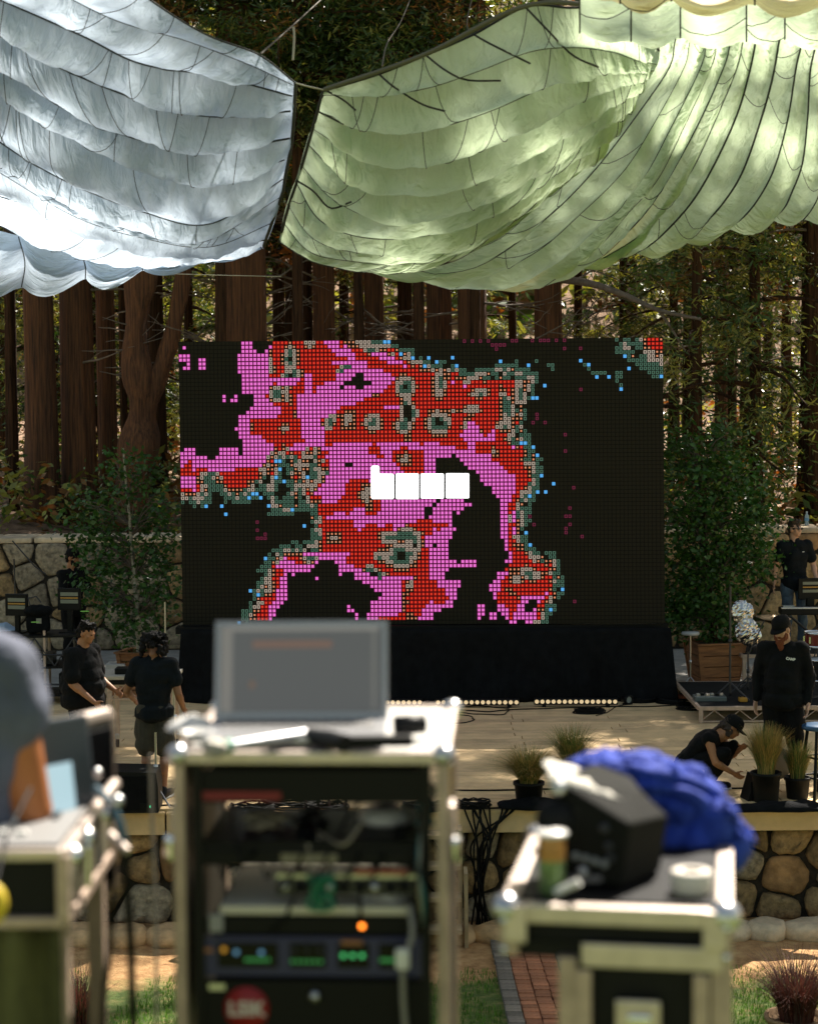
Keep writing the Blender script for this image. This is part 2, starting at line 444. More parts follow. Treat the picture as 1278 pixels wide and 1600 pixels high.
# ---- brick path in the lawn
pth = thing('path', None, None, (on(832, 1500, -1.18).x, 17.2, -1.185)); pth['kind'] = 'structure'
brick_m = mat('brick_orange', (.42, .17, .085), .9, var=.3, vscale=9, bump=.5, objrand=.3)
brick_g = mat('brick_grey', (.20, .17, .14), .9, var=.3, vscale=9, bump=.5, objrand=.3)
base = None; rnd = random.Random(3)
for r_ in range(30):
    for c_ in range(5):
        m_ = brick_g if c_ in (0, 4) else brick_m
        key = 'g' if c_ in (0, 4) else 'o'
        yy = -1.5 + r_ * .1; xx = -.28 + c_ * .145 - yy * .02
        o = MB().box((0, 0, 0), (.138, .093, .06), bev=.008).build('brick', m_, pth) if r_ == 0 else None
        if o: 
            if c_ == 0: bg_ = o
            if c_ == 1: bo_ = o
            oo = o
        else:
            oo = (bg_ if key == 'g' else bo_).copy(); sc.collection.objects.link(oo); oo.parent = pth
        oo.location = (xx + rnd.uniform(-.004, .004), yy, rnd.uniform(-.006, .006)); oo.rotation_euler = (0, 0, rnd.uniform(-.04, .04))

# ---- grass blades
def blades(name, pts, h, wd, m, parent=None, lean=.35, seed=0, kind='stuff', seg=2):
    rs = np.random.RandomState(seed); N = len(pts); P = np.array(pts)
    az = rs.rand(N) * 6.283; ln = rs.rand(N) * lean; hh = h * (.55 + .6 * rs.rand(N))
    dx = np.cos(az); dy = np.sin(az); px_ = -dy * wd / 2; py_ = dx * wd / 2
    V = np.zeros((N, 5, 3)); z0 = np.zeros(N)
    V[:, 0] = P + np.stack([px_, py_, z0], 1); V[:, 1] = P - np.stack([px_, py_, z0], 1)
    mid = P + np.stack([dx * ln * hh * .35, dy * ln * hh * .35, hh * .6], 1)
    V[:, 2] = mid - np.stack([px_, py_, z0], 1) * .7; V[:, 3] = mid + np.stack([px_, py_, z0], 1) * .7
    V[:, 4] = P + np.stack([dx * ln * hh, dy * ln * hh, hh * (1 - .45 * ln)], 1)
    b0 = np.arange(N) * 5
    T = np.concatenate([np.stack([b0, b0 + 1, b0 + 2], 1), np.stack([b0, b0 + 2, b0 + 3], 1), np.stack([b0 + 3, b0 + 2, b0 + 4], 1)])
    o = npmesh(name, V.reshape(-1, 3), T, [m], parent, cols=np.tile(rs.rand(N), 3))
    if kind: o['kind'] = kind
    return o
lawn_m = mat('lawn_grass', (.12, .24, .03), .6, transl=.35, attr=True)
rnd = random.Random(5); pts = []
while len(pts) < 26000:
    x = rnd.uniform(-4.2, 4.4); y = rnd.uniform(14.6, 17.9)
    k = noise.noise((x * 1.3, y * 1.3, 0)) - (y - 16.9) * .9 + .25
    if k > rnd.uniform(-.1, .3) and abs(x - pth.location.x) > .36: pts.append((x, y, gz(x, y)))
blades('lawn', pts, .05, .009, lawn_m, seed=1)
# ============================================================ TREES
bark = mat('bark_cedar', (.030, .014, .008), .9, col2=(.17, .068, .026), vscale=9, stretch=(3.2, 3.2, .14), bump=1.0, bscale=14, objrand=.2)
bark_d = mat('bark_dark', (.018, .010, .006), .9, col2=(.08, .038, .018), vscale=9, stretch=(3, 3, .2), bump=1.0, bscale=14, objrand=.2)
twig_m = mat('dead_twig', (.16, .125, .10), .9, var=.35, vscale=12)
needle = mat('cedar_leaf', (.060, .105, .024), .33, transl=.4, attr=True, trcol=(.36, .46, .08), objrand=0)
needle_y = mat('sunlit_leaf', (.30, .32, .09), .33, transl=.45, attr=True, trcol=(.80, .72, .22))  # yellow leaves, base colour lightened to paint in sun sparkles
needle_o = mat('dead_leaf', (.26, .14, .045), .7, transl=.4, attr=True, trcol=(.7, .32, .08))
leaf_m = mat('broad_leaf', (.055, .13, .024), .35, transl=.4, attr=True, trcol=(.20, .40, .06))

def trunk_mesh(r0, h, seed, taper=.45, flare=.35, n=36, m=46, lean=(0, 0), ridges=.11):
    rnd = random.Random(seed); ph = [rnd.uniform(0, 6.28) for _ in range(6)]
    V = []; Fq = []
    for j in range(m):
        t = j / (m - 1); z = h * t ** 1.25
        rr = r0 * (1 - taper * t) * (1 + flare * math.exp(-z / .7))
        cx = lean[0] * z + .03 * math.sin(z * .35 + ph[0]); cy = lean[1] * z + .03 * math.sin(z * .3 + ph[1])
        for k in range(n):
            a = 2 * math.pi * k / n
            tw = z * .06
            q = 1 + ridges * 1.3 * noise.noise((math.cos(a + tw) * 4.5 + seed, math.sin(a + tw) * 4.5, z * .10)) + ridges * .8 * noise.noise((math.cos(a) * 2.4, math.sin(a) * 2.4, z * .25 + seed)) \
                + .10 * math.exp(-z / .9) * math.sin(5 * a + ph[3])
            V.append((cx + rr * q * math.cos(a), cy + rr * q * math.sin(a), z))
    for j in range(m - 1):
        for k in range(n):
            k2 = (k + 1) % n; Fq.append((j * n + k, j * n + k2, (j + 1) * n + k2, (j + 1) * n + k))
    return V, Fq

def limb_path(rnd, base, az, length, droop, k=7, wob=.12):
    p = Vector(base); pts = [p.copy()]; el = rnd.uniform(.0, .35)
    d = Vector((math.cos(az) * math.cos(el), math.sin(az) * math.cos(el), math.sin(el)))
    for i in range(k - 1):
        d = (d + Vector((rnd.uniform(-wob, wob), rnd.uniform(-wob, wob), -droop / k + rnd.uniform(-wob, wob) * .6))).normalized()
        p = p + d * (length / (k - 1)); pts.append(p.copy())
    return pts

def spray_leaves(C, rs, per, spread, ls, asp, hang):
    """C (n,3) clump centres -> quads"""
    n = len(C); P = np.repeat(C, per, 0) + rs.normal(0, 1, (n * per, 3)) * np.array(spread)
    N = len(P)
    d = rs.normal(0, 1, (N, 3)); d[:, 2] = d[:, 2] * .5 - hang; d /= np.linalg.norm(d, axis=1)[:, None]
    q = rs.normal(0, 1, (N, 3)); s = np.cross(d, q); s /= np.linalg.norm(s, axis=1)[:, None]
    l = ls * (.5 + rs.rand(N))[:, None]; w_ = l * asp
    V = np.stack([P, P + d * l * .5 + s * w_ * .5, P + d * l, P + d * l * .5 - s * w_ * .5], 1).reshape(-1, 3)
    Fq = np.arange(N * 4).reshape(-1, 4)
    clump = np.repeat(rs.rand(n), per)
    return V, Fq, np.clip(clump * .7 + rs.rand(N) * .35, 0, 1), np.repeat(rs.rand(n), per)

CROWNS = {}
def crown_parts(key, z0, z1, Rr, nb, seed, per=16, ls=.2, asp=.42, droop=.9, hang=.6, dead=.08, yel=.25, top=.25, clumps=9, thick=.03, limb_m=None, spread=(.24, .24, .13)):
    """limbs and foliage meshes; built once per key"""
    if key in CROWNS: return CROWNS[key]
    rnd = random.Random(seed); rs = np.random.RandomState(seed); C = []; lb = MB()
    for i in range(nb):
        t = (i + rnd.random()) / nb; z = z0 + (z1 - z0) * t
        az = rnd.uniform(0, 6.283); ln = Rr * (1 - (1 - top) * t ** 1.3) * rnd.uniform(.55, 1.1)
        pts = limb_path(rnd, (0, 0, z), az, ln, droop)
        lb.tube(pts, [thick * (1.1 - .95 * j / 6) * (1.6 - t) for j in range(7)], 5)
        for c in range(clumps):
            u = rnd.uniform(.3, 1) * 6; a = int(min(u, 5)); p = pts[a].lerp(pts[a + 1], u - a)
            off = ln * .16
            C.append((p.x + rnd.gauss(0, off), p.y + rnd.gauss(0, off), p.z + rnd.gauss(0, off * .5) - .1))
    V, Fq, var, cl = spray_leaves(np.array(C), rs, per, spread, ls, asp, hang)
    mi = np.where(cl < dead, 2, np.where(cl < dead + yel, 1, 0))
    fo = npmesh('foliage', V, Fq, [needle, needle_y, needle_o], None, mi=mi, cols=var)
    li = lb.build('limbs', limb_m or bark_d)
    fm, lm = fo.data, li.data; bpy.data.objects.remove(fo); bpy.data.objects.remove(li)
    CROWNS[key] = (fm, lm); return fm, lm
def part(name, me, parent, loc=(0, 0, 0), rz=0, s=(1, 1, 1)):
    o = bpy.data.objects.new(name, me); sc.collection.objects.link(o); o.parent = parent
    o.location = loc; o.rotation_euler = (0, 0, rz); o.scale = s; return o

# px centre, width px at y~650, Y, height, lean x, bark, label
TR = [
 (20, 15, 37, 19, 0, bark_d, 'slim dark trunk at the far left edge behind the stone wall'),
 (64, 50, 34.5, 25, -.004, bark, 'straight reddish cedar trunk, leftmost thick one behind the left stone wall'),
 (123, 52, 35, 26, -.012, bark, 'broad cedar trunk with paler fibrous bark, second thick one from the left'),
 (168, 30, 36, 22, -.012, bark, 'narrower cedar trunk between the pale broad one and the forked one'),
 (197, 12, 38, 18, 0, bark_d, 'thin pole-like dark trunk leaning close behind the forked cedar'),
 (246, 26, 37.5, 20, .0, bark_d, 'dark cedar trunk rising behind the left edge of the screen'),
 (381, 76, 34, 30, 0, bark, 'widest cedar trunk of all, rising above the left part of the screen'),
 (440, 20, 41, 21, 0, bark_d, 'slender trunk just right of the widest cedar, between the two canopies'),
 (507, 34, 36, 26, -.003, bark, 'cedar trunk rising above the screen under the left tip of the green canopy'),
 (545, 9, 44, 17, 0, bark_d, 'thin distant pole trunk above the screen left of centre'),
 (587, 32, 36.5, 26, .002, bark, 'cedar trunk above the middle of the screen, second right of the widest one'),
 (629, 14, 40, 20, 0, bark_d, 'slim cedar trunk between two thicker ones above the screen centre'),
 (686, 39, 35.5, 28, 0, bark, 'grey-brown cedar trunk above the screen right of centre'),
 (741, 46, 34.5, 29, .002, bark, 'stout cedar trunk above the screen under the lowest point of the green canopy'),
 (858, 45, 35, 27, .006, bark, 'stout cedar trunk with a long dead limb to its right above the screen'),
 (1079, 23, 40, 20, 0, bark_d, 'trunk half hidden in foliage just right of the screen'),
 (1124, 21, 37, 19, .004, bark, 'slim reddish trunk in the middle of the right hand foliage'),
 (1272, 26, 33.5, 25, 0, bark_d, 'dark trunk at the right edge of the picture with a bright rim'),
 (985, 16, 44, 20, 0, bark_d, 'distant trunk behind the top right corner of the screen'),
 (1200, 14, 45, 19, 0, bark_d, 'distant thin trunk deep in the right hand foliage'),
 (1400, 40, 32.5, 17, 0, bark, 'added unseen short cedar just right of the picture, shading the stage'), (1335, 30, 36, 17, 0, bark, 'added unseen short cedar behind the right edge, shading the stage'), (1570, 40, 34, 17.5, 0, bark, 'added unseen short cedar further right, shading the stage'), (1520, 44, 35, 26, 0, bark, 'added unseen tall cedar on the right, feathery crown dappling the canopies'), (1650, 50, 36, 29, 0, bark, 'second added unseen feathery cedar on the right, dappling the canopies'), (1950, 50, 35, 29, 0, bark, 'fourth added unseen cedar on the right, dappling the canopies'), (2200, 50, 33, 28, 0, bark, 'fifth added unseen cedar on the right, dappling the canopies'),  # unseen trees added and sized to shade the stage and dapple the canopies
]
CR = [crown_parts('tall_a', 8.5, 23, 3.4, 34, 1, per=110, ls=.24, asp=.26, clumps=3),
      crown_parts('tall_b', 6, 20, 3.0, 30, 2, per=110, ls=.24, asp=.26, dead=.14, clumps=3)]
CRf = crown_parts('feathery', 13, 23, 3.6, 34, 14, per=30, ls=.2, asp=.3, clumps=9, spread=(.15, .15, .1))
CRs = crown_parts('sparse', 13, 20, 1.8, 16, 8, per=50, ls=.2, asp=.24, clumps=3)
CRlow = [crown_parts('low_a', 2.2, 13, 2.6, 32, 3, per=60, clumps=6, ls=.16, asp=.2, dead=.07, yel=.4, top=.4),
         crown_parts('low_b', 1.2, 9, 2.4, 28, 4, per=60, clumps=6, ls=.15, asp=.2, dead=.06, yel=.35, top=.5),
         crown_parts('low_c', 4.2, 15, 2.8, 28, 5, per=56, clumps=6, ls=.18, asp=.2, dead=.12, yel=.45, top=.4), crown_parts('high_d', 6.3, 14, 2.2, 34, 6, per=90, ls=.14, asp=.22, dead=.13, yel=.1, top=.6, clumps=7)]
random.seed(12)
for i, (px, wpx, Y, h, lean, bm_, lab) in enumerate(TR):
    p = at(px, 700, Y); z = gz(p.x, Y) - .15
    r = wpx / F * Y / 2; h *= 1.38
    t = thing('cedar_tree', lab, 'tree', (p.x - lean * 2, Y, z), 0, 'cedar trunks behind the stage')
    V, Fq = trunk_mesh(r * 1.04, h, i * 7 + 1, taper=.5, flare=.15, lean=(lean, 0))
    npmesh('trunk', np.array(V), np.array(Fq), [bm_], t, smooth=True)
    if Y >= 40: h *= .62
    if 14 < i < 20 and i != 17: fm, lm = CRs
    elif 'feathery' in lab or px == 1272: fm, lm = CRf
    else: fm, lm = CR[i % 2]
    a = random.uniform(0, 6.28); s = h / 25; s = s * 1.1
    q = part('crown', fm, t, (lean * h * .5, 0, 0), a, (1.15, 1.15, s)); part('limbs', lm, q)
    if 4 < i < 19 or i == 2:       # dead twiggy limbs on the lower trunk
        rnd = random.Random(i); mb = MB()
        for k in range(13):
            zz = rnd.uniform(2.5, 8.5); az = rnd.choice((rnd.uniform(-.7, .7), math.pi + rnd.uniform(-.7, .7)))
            ln = rnd.uniform(.8, 2.6); pts = limb_path(rnd, (lean * zz, 0, zz), az, ln, rnd.uniform(-.6, .8), 8, .3)
            mb.tube(pts, [.028 * (1 - j / 8.5) for j in range(8)], 5)
            for g in range(4):
                j = rnd.randint(2, 6); q_ = limb_path(rnd, pts[j], az + rnd.uniform(-1.2, 1.2), ln * .4, rnd.uniform(-.6, .9), 5, .35)
                mb.tube(q_, [.012 * (1 - jj / 6) for jj in range(5)], 4)
        mb.build('dead_limbs', twig_m, t)
# forked cedar at the left
p = at(222, 700, 33.6)
t = thing('cedar_tree', 'twisted forked cedar with two rising stems just left of the screen', 'tree', (p.x, 33.6, gz(p.x, 33.6) - .1), 0, 'cedar trunks behind the stage')
mb = MB(); s_ = 33.6 / F
def PX(px, py): return Vector(((px - 222) * s_, 0, at(px, py, 33.6).z - t.location.z))
stem = [PX(205, 850), PX(206, 780), PX(214, 720), PX(220, 670), PX(222, 620), PX(214, 560), PX(218, 480), PX(228, 400), PX(232, 300), PX(236, 100), PX(238, -150)]
stem2 = [PX(222, 690), PX(228, 650), PX(240, 600), PX(258, 565), PX(275, 520), PX(285, 470), PX(292, 380), PX(300, 250)]
mb.tube(spline(stem, 40), [.34 - .2 * i / 39 + .05 * math.sin(i * .8) for i in range(40)], 20); mb.tube(spline(stem2, 26), [.20 - .12 * i / 25 + .015 * math.sin(i * 1.1) for i in range(26)], 14)
for i, v in enumerate(mb.v):
    q = Vector((noise.noise((v.x * 5, v.y * 5, v.z * .9)), noise.noise((v.x * 5, v.y * 5, v.z * .9 + 9)), 0)) * .09; mb.v[i] = v + q
mb.build('trunk', bark, t)
mb = MB()
rnd = random.Random(77)
for k in range(9):
    mb.tube(limb_path(rnd, PX(225, rnd.uniform(430, 640)), rnd.choice((0.2, 3.0)), rnd.uniform(.6, 1.6), .3, 7, .3), [.02 * (1 - j / 8) for j in range(7)], 4)
mb.build('dead_limbs', twig_m, t)
q = part('crown', CR[1][0], t, (0, 0, 0), 1); part('limbs', CR[1][1], q)
# long pale dead limb right of the stout cedar
mb = MB(world=(0, 0, 0)); big = spline([tuple(at(878, 436, 34.6)), tuple(at(930, 445, 33.5)), tuple(at(985, 465, 33)), tuple(at(1030, 485, 32.6)), tuple(at(1095, 499, 32.2))], 24)
lt = [o for o in sc.objects if o.get('label', '').startswith('stout cedar trunk with a long')][0]
big = [Vector(q) - lt.location for q in big]
mb.tube(big, [.075 - .05 * i / 23 for i in range(24)], 8)
b2 = spline([tuple(big[17]), tuple(big[17] + Vector((.15, 0, -.2))), tuple(big[17] + Vector((.45, -.1, -.7)))], 8); mb.tube(b2, [.035 - .02 * i / 7 for i in range(8)], 6)
mb.build('long_dead_limb', twig_m, lt)

# understorey trees with foliage right down, behind the trunks
US = [(1090, 32.8, 1, 1.05, 'full leafy evergreen nearest the right edge of the screen'), (1180, 33.2, 1, 1.2, 'dark dense evergreen rising over the right stone wall'),
      (1255, 34.6, 0, 1.0, 'tall evergreen at the right edge behind the man in sunglasses'), (1140, 37.5, 2, 1.0, 'bright ragged evergreen behind the slim reddish trunk'),
      (1050, 39.5, 0, .9, 'pale sunlit evergreen showing beside the screen corner'), (1225, 40, 2, 1.1, 'high pale evergreen in the upper right distance'),
      (975, 40.5, 0, .8, 'sunlit small evergreen above the right end of the screen'), (905, 42, 2, .8, 'bushy evergreen between the stout trunk and the screen corner'),
      (800, 43, 0, .8, 'patchy yellow-green evergreen behind the centre trunks'), (650, 44, 2, .8, 'olive evergreen showing between the slim trunks above the screen centre'),
      (540, 42, 0, .8, 'orange-flecked evergreen behind the screen left of centre'), (455, 39, 2, .85, 'dark evergreen in the gap right of the widest trunk'),
      (300, 40, 0, .8, 'evergreen behind the left edge of the screen'), (20, 39, 2, .8, 'evergreen foliage at the far left above the wall'),
      (265, 46, 1, .8, 'low sunlit evergreen left of the screen in the distance'), (90, 47, 2, .9, 'far evergreen behind the two thick left trunks'),
     
     
      (480, 36.5, 2, 1.0, 'evergreen with orange sprays in the gap between the canopies'), (640, 38, 2, 1.1, 'evergreen with hanging orange sprays above the green canopy edge'),
      (60, 41, 1, 1.15, 'dense green thicket tree behind the leftmost thick trunk'), (150, 42.5, 1, 1.2, 'dense thicket tree between the second and third trunks'), (210, 44, 1, 1.2, 'leafy thicket tree in the distance behind the forked cedar'), (5, 45, 1, 1.3, 'leafy thicket tree at the very left edge in the distance'), (300, 48, 1, 1.3, 'leafy thicket tree far behind the screen edge on the left'), (1165, 44, 1, 1.3, 'bright distant thicket tree in the right hand gap'),
      (350, 32.9, 3, 1.0, 'dark evergreen with high boughs in front of the widest trunk'), (470, 33, 3, 1.1, 'dark evergreen whose high boughs fill the gap between the canopies'), (560, 33.2, 3, 1.0, 'evergreen with orange tips high above the left end of the green canopy'), (655, 33, 3, 1.05, 'dark evergreen with high boughs under the curved rope'), (745, 33.4, 3, 1.0, 'dark evergreen with high boughs behind the top corner of the green canopy')]
for i, (px, Y, k, s, lab) in enumerate(US):
    p = at(px, 700, Y); t = thing('evergreen_tree', lab, 'tree', (p.x, Y, gz(p.x, Y) - .1), 0, 'understorey evergreens')
    V, Fq = trunk_mesh(.13, 14 * s, 300 + i, taper=.8, n=12, m=16)
    npmesh('trunk', np.array(V), np.array(Fq), [bark_d], t, smooth=True)
    q = part('crown', CRlow[k][0], t, (0, 0, 1.2 if px < 1000 and px > 280 and Y < 45 else 0), i * 1.3, (s, s, s * .95)); part('limbs', CRlow[k][1], q)
# forest beyond (reads as one mass)
rs = np.random.RandomState(9); C = []
for i in range(230):
    y = rs.uniform(60, 120); x = rs.uniform(-.32, .32) * y; hgt = rs.uniform(3, 9)
    for k in range(9):
        C.append((x + rs.normal(0, 1.0), y + rs.normal(0, 1.0), gz(x, y) + hgt * rs.rand()))
V, Fq, var, cl = spray_leaves(np.array(C), rs, 16, (.7, .7, .8), .6, .5, .4)
o = npmesh('far_woodland', V, Fq, [needle, needle_y, needle_o], None, mi=np.where(cl < .10, 2, np.where(cl < .7, 1, 0)), cols=var); tag(o, kind='stuff')
# brush on the slope
C = []
for i in range(1500):
    y = 33 + 27 * rs.rand() ** 1.8; x = rs.uniform(-.3, .3) * y
    C.append((x, y, gz(x, y) + rs.rand() * .8))
V, Fq, var, cl = spray_leaves(np.array(C), rs, 14, (.3, .3, .25), .2, .4, -.2)
o = npmesh('underbrush', V, Fq, [needle, needle_y, needle_o], None, mi=np.where(cl < .35, 2, np.where(cl < .8, 1, 0)), cols=var); tag(o, kind='stuff')

# ---- potted broad-leaved trees on the patio
def broad_tree(name, lab, base, px_pts, Y, trunk_r, blobs, nleaf, ls, seed, bark_=None, group=None):
    t = thing(name, lab, 'tree', base, 0, group); rnd = random.Random(seed); rs = np.random.RandomState(seed)
    st_ = [at(a, b_, Y) - Vector(base) for a, b_ in px_pts]; st_[0] = Vector((st_[0].x, st_[0].y, 0.0)); P = spline([tuple(s) for s in st_], 24)
    mb = MB(); mb.tube(P, [trunk_r * (1 - .75 * i / 23) for i in range(24)], 8)
    mb.build('trunk', bark_ or bark_d, t)
    C = []; lb = MB()
    for (bx, by, rx, rz_, k) in blobs:
        c = at(bx, by, Y) - Vector(base)
        near = min(P[3:], key=lambda q: (q[0] - c.x) ** 2 + (q[2] - c.z + .3) ** 2)
        for j in range(k):
            a = rnd.uniform(0, 6.28); q = rnd.random() ** .45; th = rnd.uniform(-1, 1)
            pc = Vector((c.x + rx * q * math.cos(a) * math.sqrt(1 - th * th), c.y + rx * .9 * q * math.sin(a) * math.sqrt(1 - th * th), c.z + rz_ * q * th))
            C.append(tuple(pc))
            if j % 4 == 0:
                nn = Vector(near); lb.tube([nn, nn.lerp(pc, .5) + Vector((0, 0, .08)), pc], [.012, .008, .003], 4)
    lb.build('branches', twig_m, t)
    per = max(1, nleaf // len(C))
    V, Fq, var, cl = spray_leaves(np.array(C), rs, per, (.15, .15, .13), ls, .62, .35)
    npmesh('foliage', V, Fq, [leaf_m], t, cols=var); return t
birch = mat('birch_bark', (.42, .37, .29), .8, var=.4, vscale=12, stretch=(1, 1, 3), bump=.3)
Yb = 27.5; bp = on(218, 1012, 0.42); bp = Vector((at(218, 1000, Yb).x, Yb, .45))
broad_tree('young_tree', 'slender young tree with pale bark and dark leaves standing left of the screen', bp,
    [(218, 1005), (215, 950), (211, 905), (207, 860), (202, 800), (197, 750), (193, 700)], Yb, .045,
    [(200, 740, .45, .35, 60), (150, 790, .4, .3, 50), (235, 800, .4, .35, 50), (180, 860, .55, .35, 80), (250, 870, .35, .4, 60), (160, 920, .45, .4, 70), (235, 930, .45, .4, 70), (215, 980, .5, .25, 50), (130, 830, .3, .2, 25)], 4600, .08, 5, birch, 'potted trees beside the screen')
Yr = 26.9; bp2 = Vector((at(1115, 1010, Yr).x, Yr, .62))
broad_tree('young_tree', 'bushy potted tree with fresh green leaves between the screen and the man in sunglasses', bp2,
    [(1115, 1012), (1113, 960), (1108, 900), (1100, 820), (1095, 720)], Yr, .055,
    [(1095, 740, .55, .5, 90), (1075, 820, .45, .5, 90), (1140, 800, .5, .5, 80), (1080, 890, .5, .5, 100), (1130, 880, .55, .5, 100), (1075, 950, .4, .35, 70), (1125, 960, .4, .4, 80), (1165, 850, .4, .35, 50), (1055, 960, .25, .3, 40), (1160, 760, .4, .4, 50), (1050, 700, .35, .3, 30), (1130, 690, .4, .3, 30), (1185, 800, .3, .3, 25), (1190, 880, .25, .25, 20)], 11500, .075, 6, bark_d, 'potted trees beside the screen')
# ============================================================ CANOPIES of parachute cloth
def cloth_mat(name, col, tcol):
    m = bpy.data.materials.new(name); m.use_nodes = True; n = m.node_tree; L = n.links
    b = n.nodes['Principled BSDF']; out = n.nodes['Material Output']
    b.inputs['Base Color'].default_value = (*col, 1); b.inputs['Roughness'].default_value = .55
    b.inputs['Sheen Weight'].default_value = .2
    tr = n.nodes.new('ShaderNodeBsdfTranslucent'); tr.inputs[0].default_value = (*tcol, 1)
    ms = n.nodes.new('ShaderNodeMixShader'); ms.inputs[0].default_value = .68
    uv = n.nodes.new('ShaderNodeUVMap'); mp = n.nodes.new('ShaderNodeMapping'); mp.inputs['Scale'].default_value = (26, 2.2, 1)
    L.new(uv.outputs[0], mp.inputs[0])
    t = n.nodes.new('ShaderNodeTexNoise'); t.inputs['Scale'].default_value = 1.5; t.inputs['Detail'].default_value = 4; t.inputs['Distortion'].default_value = .6
    L.new(mp.outputs[0], t.inputs['Vector'])
    bn = n.nodes.new('ShaderNodeBump'); bn.inputs['Strength'].default_value = .9; bn.inputs['Distance'].default_value = .05
    L.new(t.outputs[0], bn.inputs['Height']); L.new(bn.outputs[0], b.inputs['Normal']); L.new(bn.outputs[0], tr.inputs['Normal'])
    L.new(b.outputs[0], ms.inputs[1]); L.new(tr.outputs[0], ms.inputs[2]); L.new(ms.outputs[0], out.inputs[0])
    return m
cl_white = cloth_mat('cloth_white', (.42, .47, .51), (.58, .69, .82))
cl_green = cloth_mat('cloth_green', (.33, .41, .29), (.70, .84, .57))
cl_cream = cloth_mat('cloth_cream', (.74, .66, .50), (.80, .66, .46))
cord_m = mat('cord_dark', (.035, .035, .035), .8)
rope_m = mat('rope', (.42, .38, .30), .8)

def sail(parent, seams, sag, cloth, n_al=150, n_bt=10, seed=0, cords=None, cord_r=.0058, thread=.32, fold=1.0, name='gore', edge_last=None):
    """seams: lists of (px, py, Y); each pair is bridged by one billowing gore, a mesh of its own"""
    S = []
    for s in seams:
        P = [at(*q) for q in spline(s, n_al)]
        S.append(P)
    rnd = random.Random(seed)
    for k in range(len(S) - 1):
        a, b_ = S[k], S[k + 1]; V = np.zeros((n_al, n_bt + 1, 3)); sg = sag[k] if isinstance(sag, (list, tuple)) else sag
        for i in range(n_al):
            u = i / (n_al - 1); pa, pb = a[i], b_[i]; w_ = (pb - pa).length
            for j in range(n_bt + 1):
                t = j / n_bt
                p = pa.lerp(pb, t)
                # belly hangs down and towards the audience, fullest past the middle
                be = math.sin(math.pi * t ** .8) * min(1, w_ / .35)
                endf = min(1, u / .05, (1 - u) / .05)
                wr = noise.noise((u * 34 + seed, t * 1.3 + u * 6, k * 3.1)) * .04 + abs(noise.noise((u * 62 + t * 5, t * 1.6, k * 5.1))) * .018 + noise.noise((u * 13 + seed, t * .9 + 4, k * 1.7)) * .055
                wr *= math.sin(math.pi * t) * fold
                d = sg * be * (.75 + .35 * noise.noise((u * 4.5, k * 2.3, seed))) * endf
                V[i, j] = (p.x, p.y - d * .75 + wr, p.z - d * .85 + wr * .6)
        idx = np.arange(n_al * (n_bt + 1)).reshape(n_al, n_bt + 1)
        Fq = np.stack([idx[:-1, :-1], idx[1:, :-1], idx[1:, 1:], idx[:-1, 1:]], -1).reshape(-1, 4)
        o = npmesh(name, V.reshape(-1, 3), Fq, [cloth], parent, smooth=True)
        uvl = o.data.uv_layers.new(name='UVMap'); uu = np.stack(np.meshgrid(np.linspace(0, 1, n_al), np.linspace(0, 1, n_bt + 1) + k * 2.3 + seed, indexing='ij'), -1).reshape(-1, 2)
        li = np.empty(len(o.data.loops), np.int32); o.data.loops.foreach_get('vertex_index', li)
        uvl.data.foreach_set('uv', uu[li].astype(np.float32).ravel())
        # slack cross threads of the panel seams
        mb = MB(); nth = int(n_al * thread / 10)
        for q in range(nth):
            i0 = int(rnd.uniform(.04, .93) * n_al); dlt = rnd.choice((-1, 1)) * rnd.uniform(2, 8); t0 = 0; t1 = 1; pts = []
            for c in range(9):
                t = t0 + (t1 - t0) * c / 8; ii = min(n_al - 1, max(0, i0 + dlt * math.sin(c / 8 * 1.5))); i1 = int(ii); fr = ii - i1; i2 = min(n_al - 1, i1 + 1)
                jj = t * n_bt; j1 = int(jj); fj = jj - j1; j2 = min(n_bt, j1 + 1)
                p = (V[i1, j1] * (1 - fr) + V[i2, j1] * fr) * (1 - fj) + (V[i1, j2] * (1 - fr) + V[i2, j2] * fr) * fj
                pts.append(Vector(p) + Vector((0, -.018, -.012)))
            mb.tube(pts, cord_r * .5, 4)
        if mb.v:
            o = mb.build('thread', cord_m, parent); o['kind'] = 'stuff'
    for k, P in enumerate(S):
        if cords is None or cords[k] > 0:
            r_ = cord_r * (1 if cords is None else cords[k])
            MB().tube([p + Vector((0, -.012, -.01)) for p in P[::2]], r_, 5).build('seam_cord', cord_m, parent)
    return S

def Yc(py): return 14.0 + 3.2 * py / 450
def yy(L_, off=0.0): return [(a, b_, Yc(b_) + off) for a, b_ in L_]
# ---- white canopy, left
wc = thing('parachute_canopy', 'white parachute canopy slung over the left side, hanging in swags to a point', 'canopy', (0, 0, 0), 0)
seams = [
 [(-60, -170), (120, -90), (235, -2), (322, 52), (405, 84), (462, 128)],
 [(-60, -90), (60, -30), (180, 30), (290, 62), (390, 100), (461, 133)],
 [(-60, -30), (10, 2), (130, 55), (220, 98), (340, 118), (461, 150)],
 [(-60, 8), (0, 48), (65, 90), (205, 150), (325, 180), (459, 172)],
 [(-60, 62), (0, 102), (120, 178), (220, 217), (320, 235), (458, 214)],
 [(-60, 110), (0, 145), (70, 190), (210, 257), (330, 284), (449, 247)],
 [(-60, 165), (0, 220), (100, 280), (225, 330), (330, 348), (446, 276)],
 [(-60, 215), (0, 255), (115, 325), (220, 362), (320, 376), (441, 305)],
 [(-60, 235), (0, 268), (120, 338), (230, 372), (330, 384), (430, 345)],
]
S1 = sail(wc, [yy(s) for s in seams], [.14, .2, .24, .26, .26, .22, .18, .1], cl_white, seed=1, cords=[1.3, .5, 1.2, 1.5, 1.5, .9, .9, .5, .6], thread=.55)
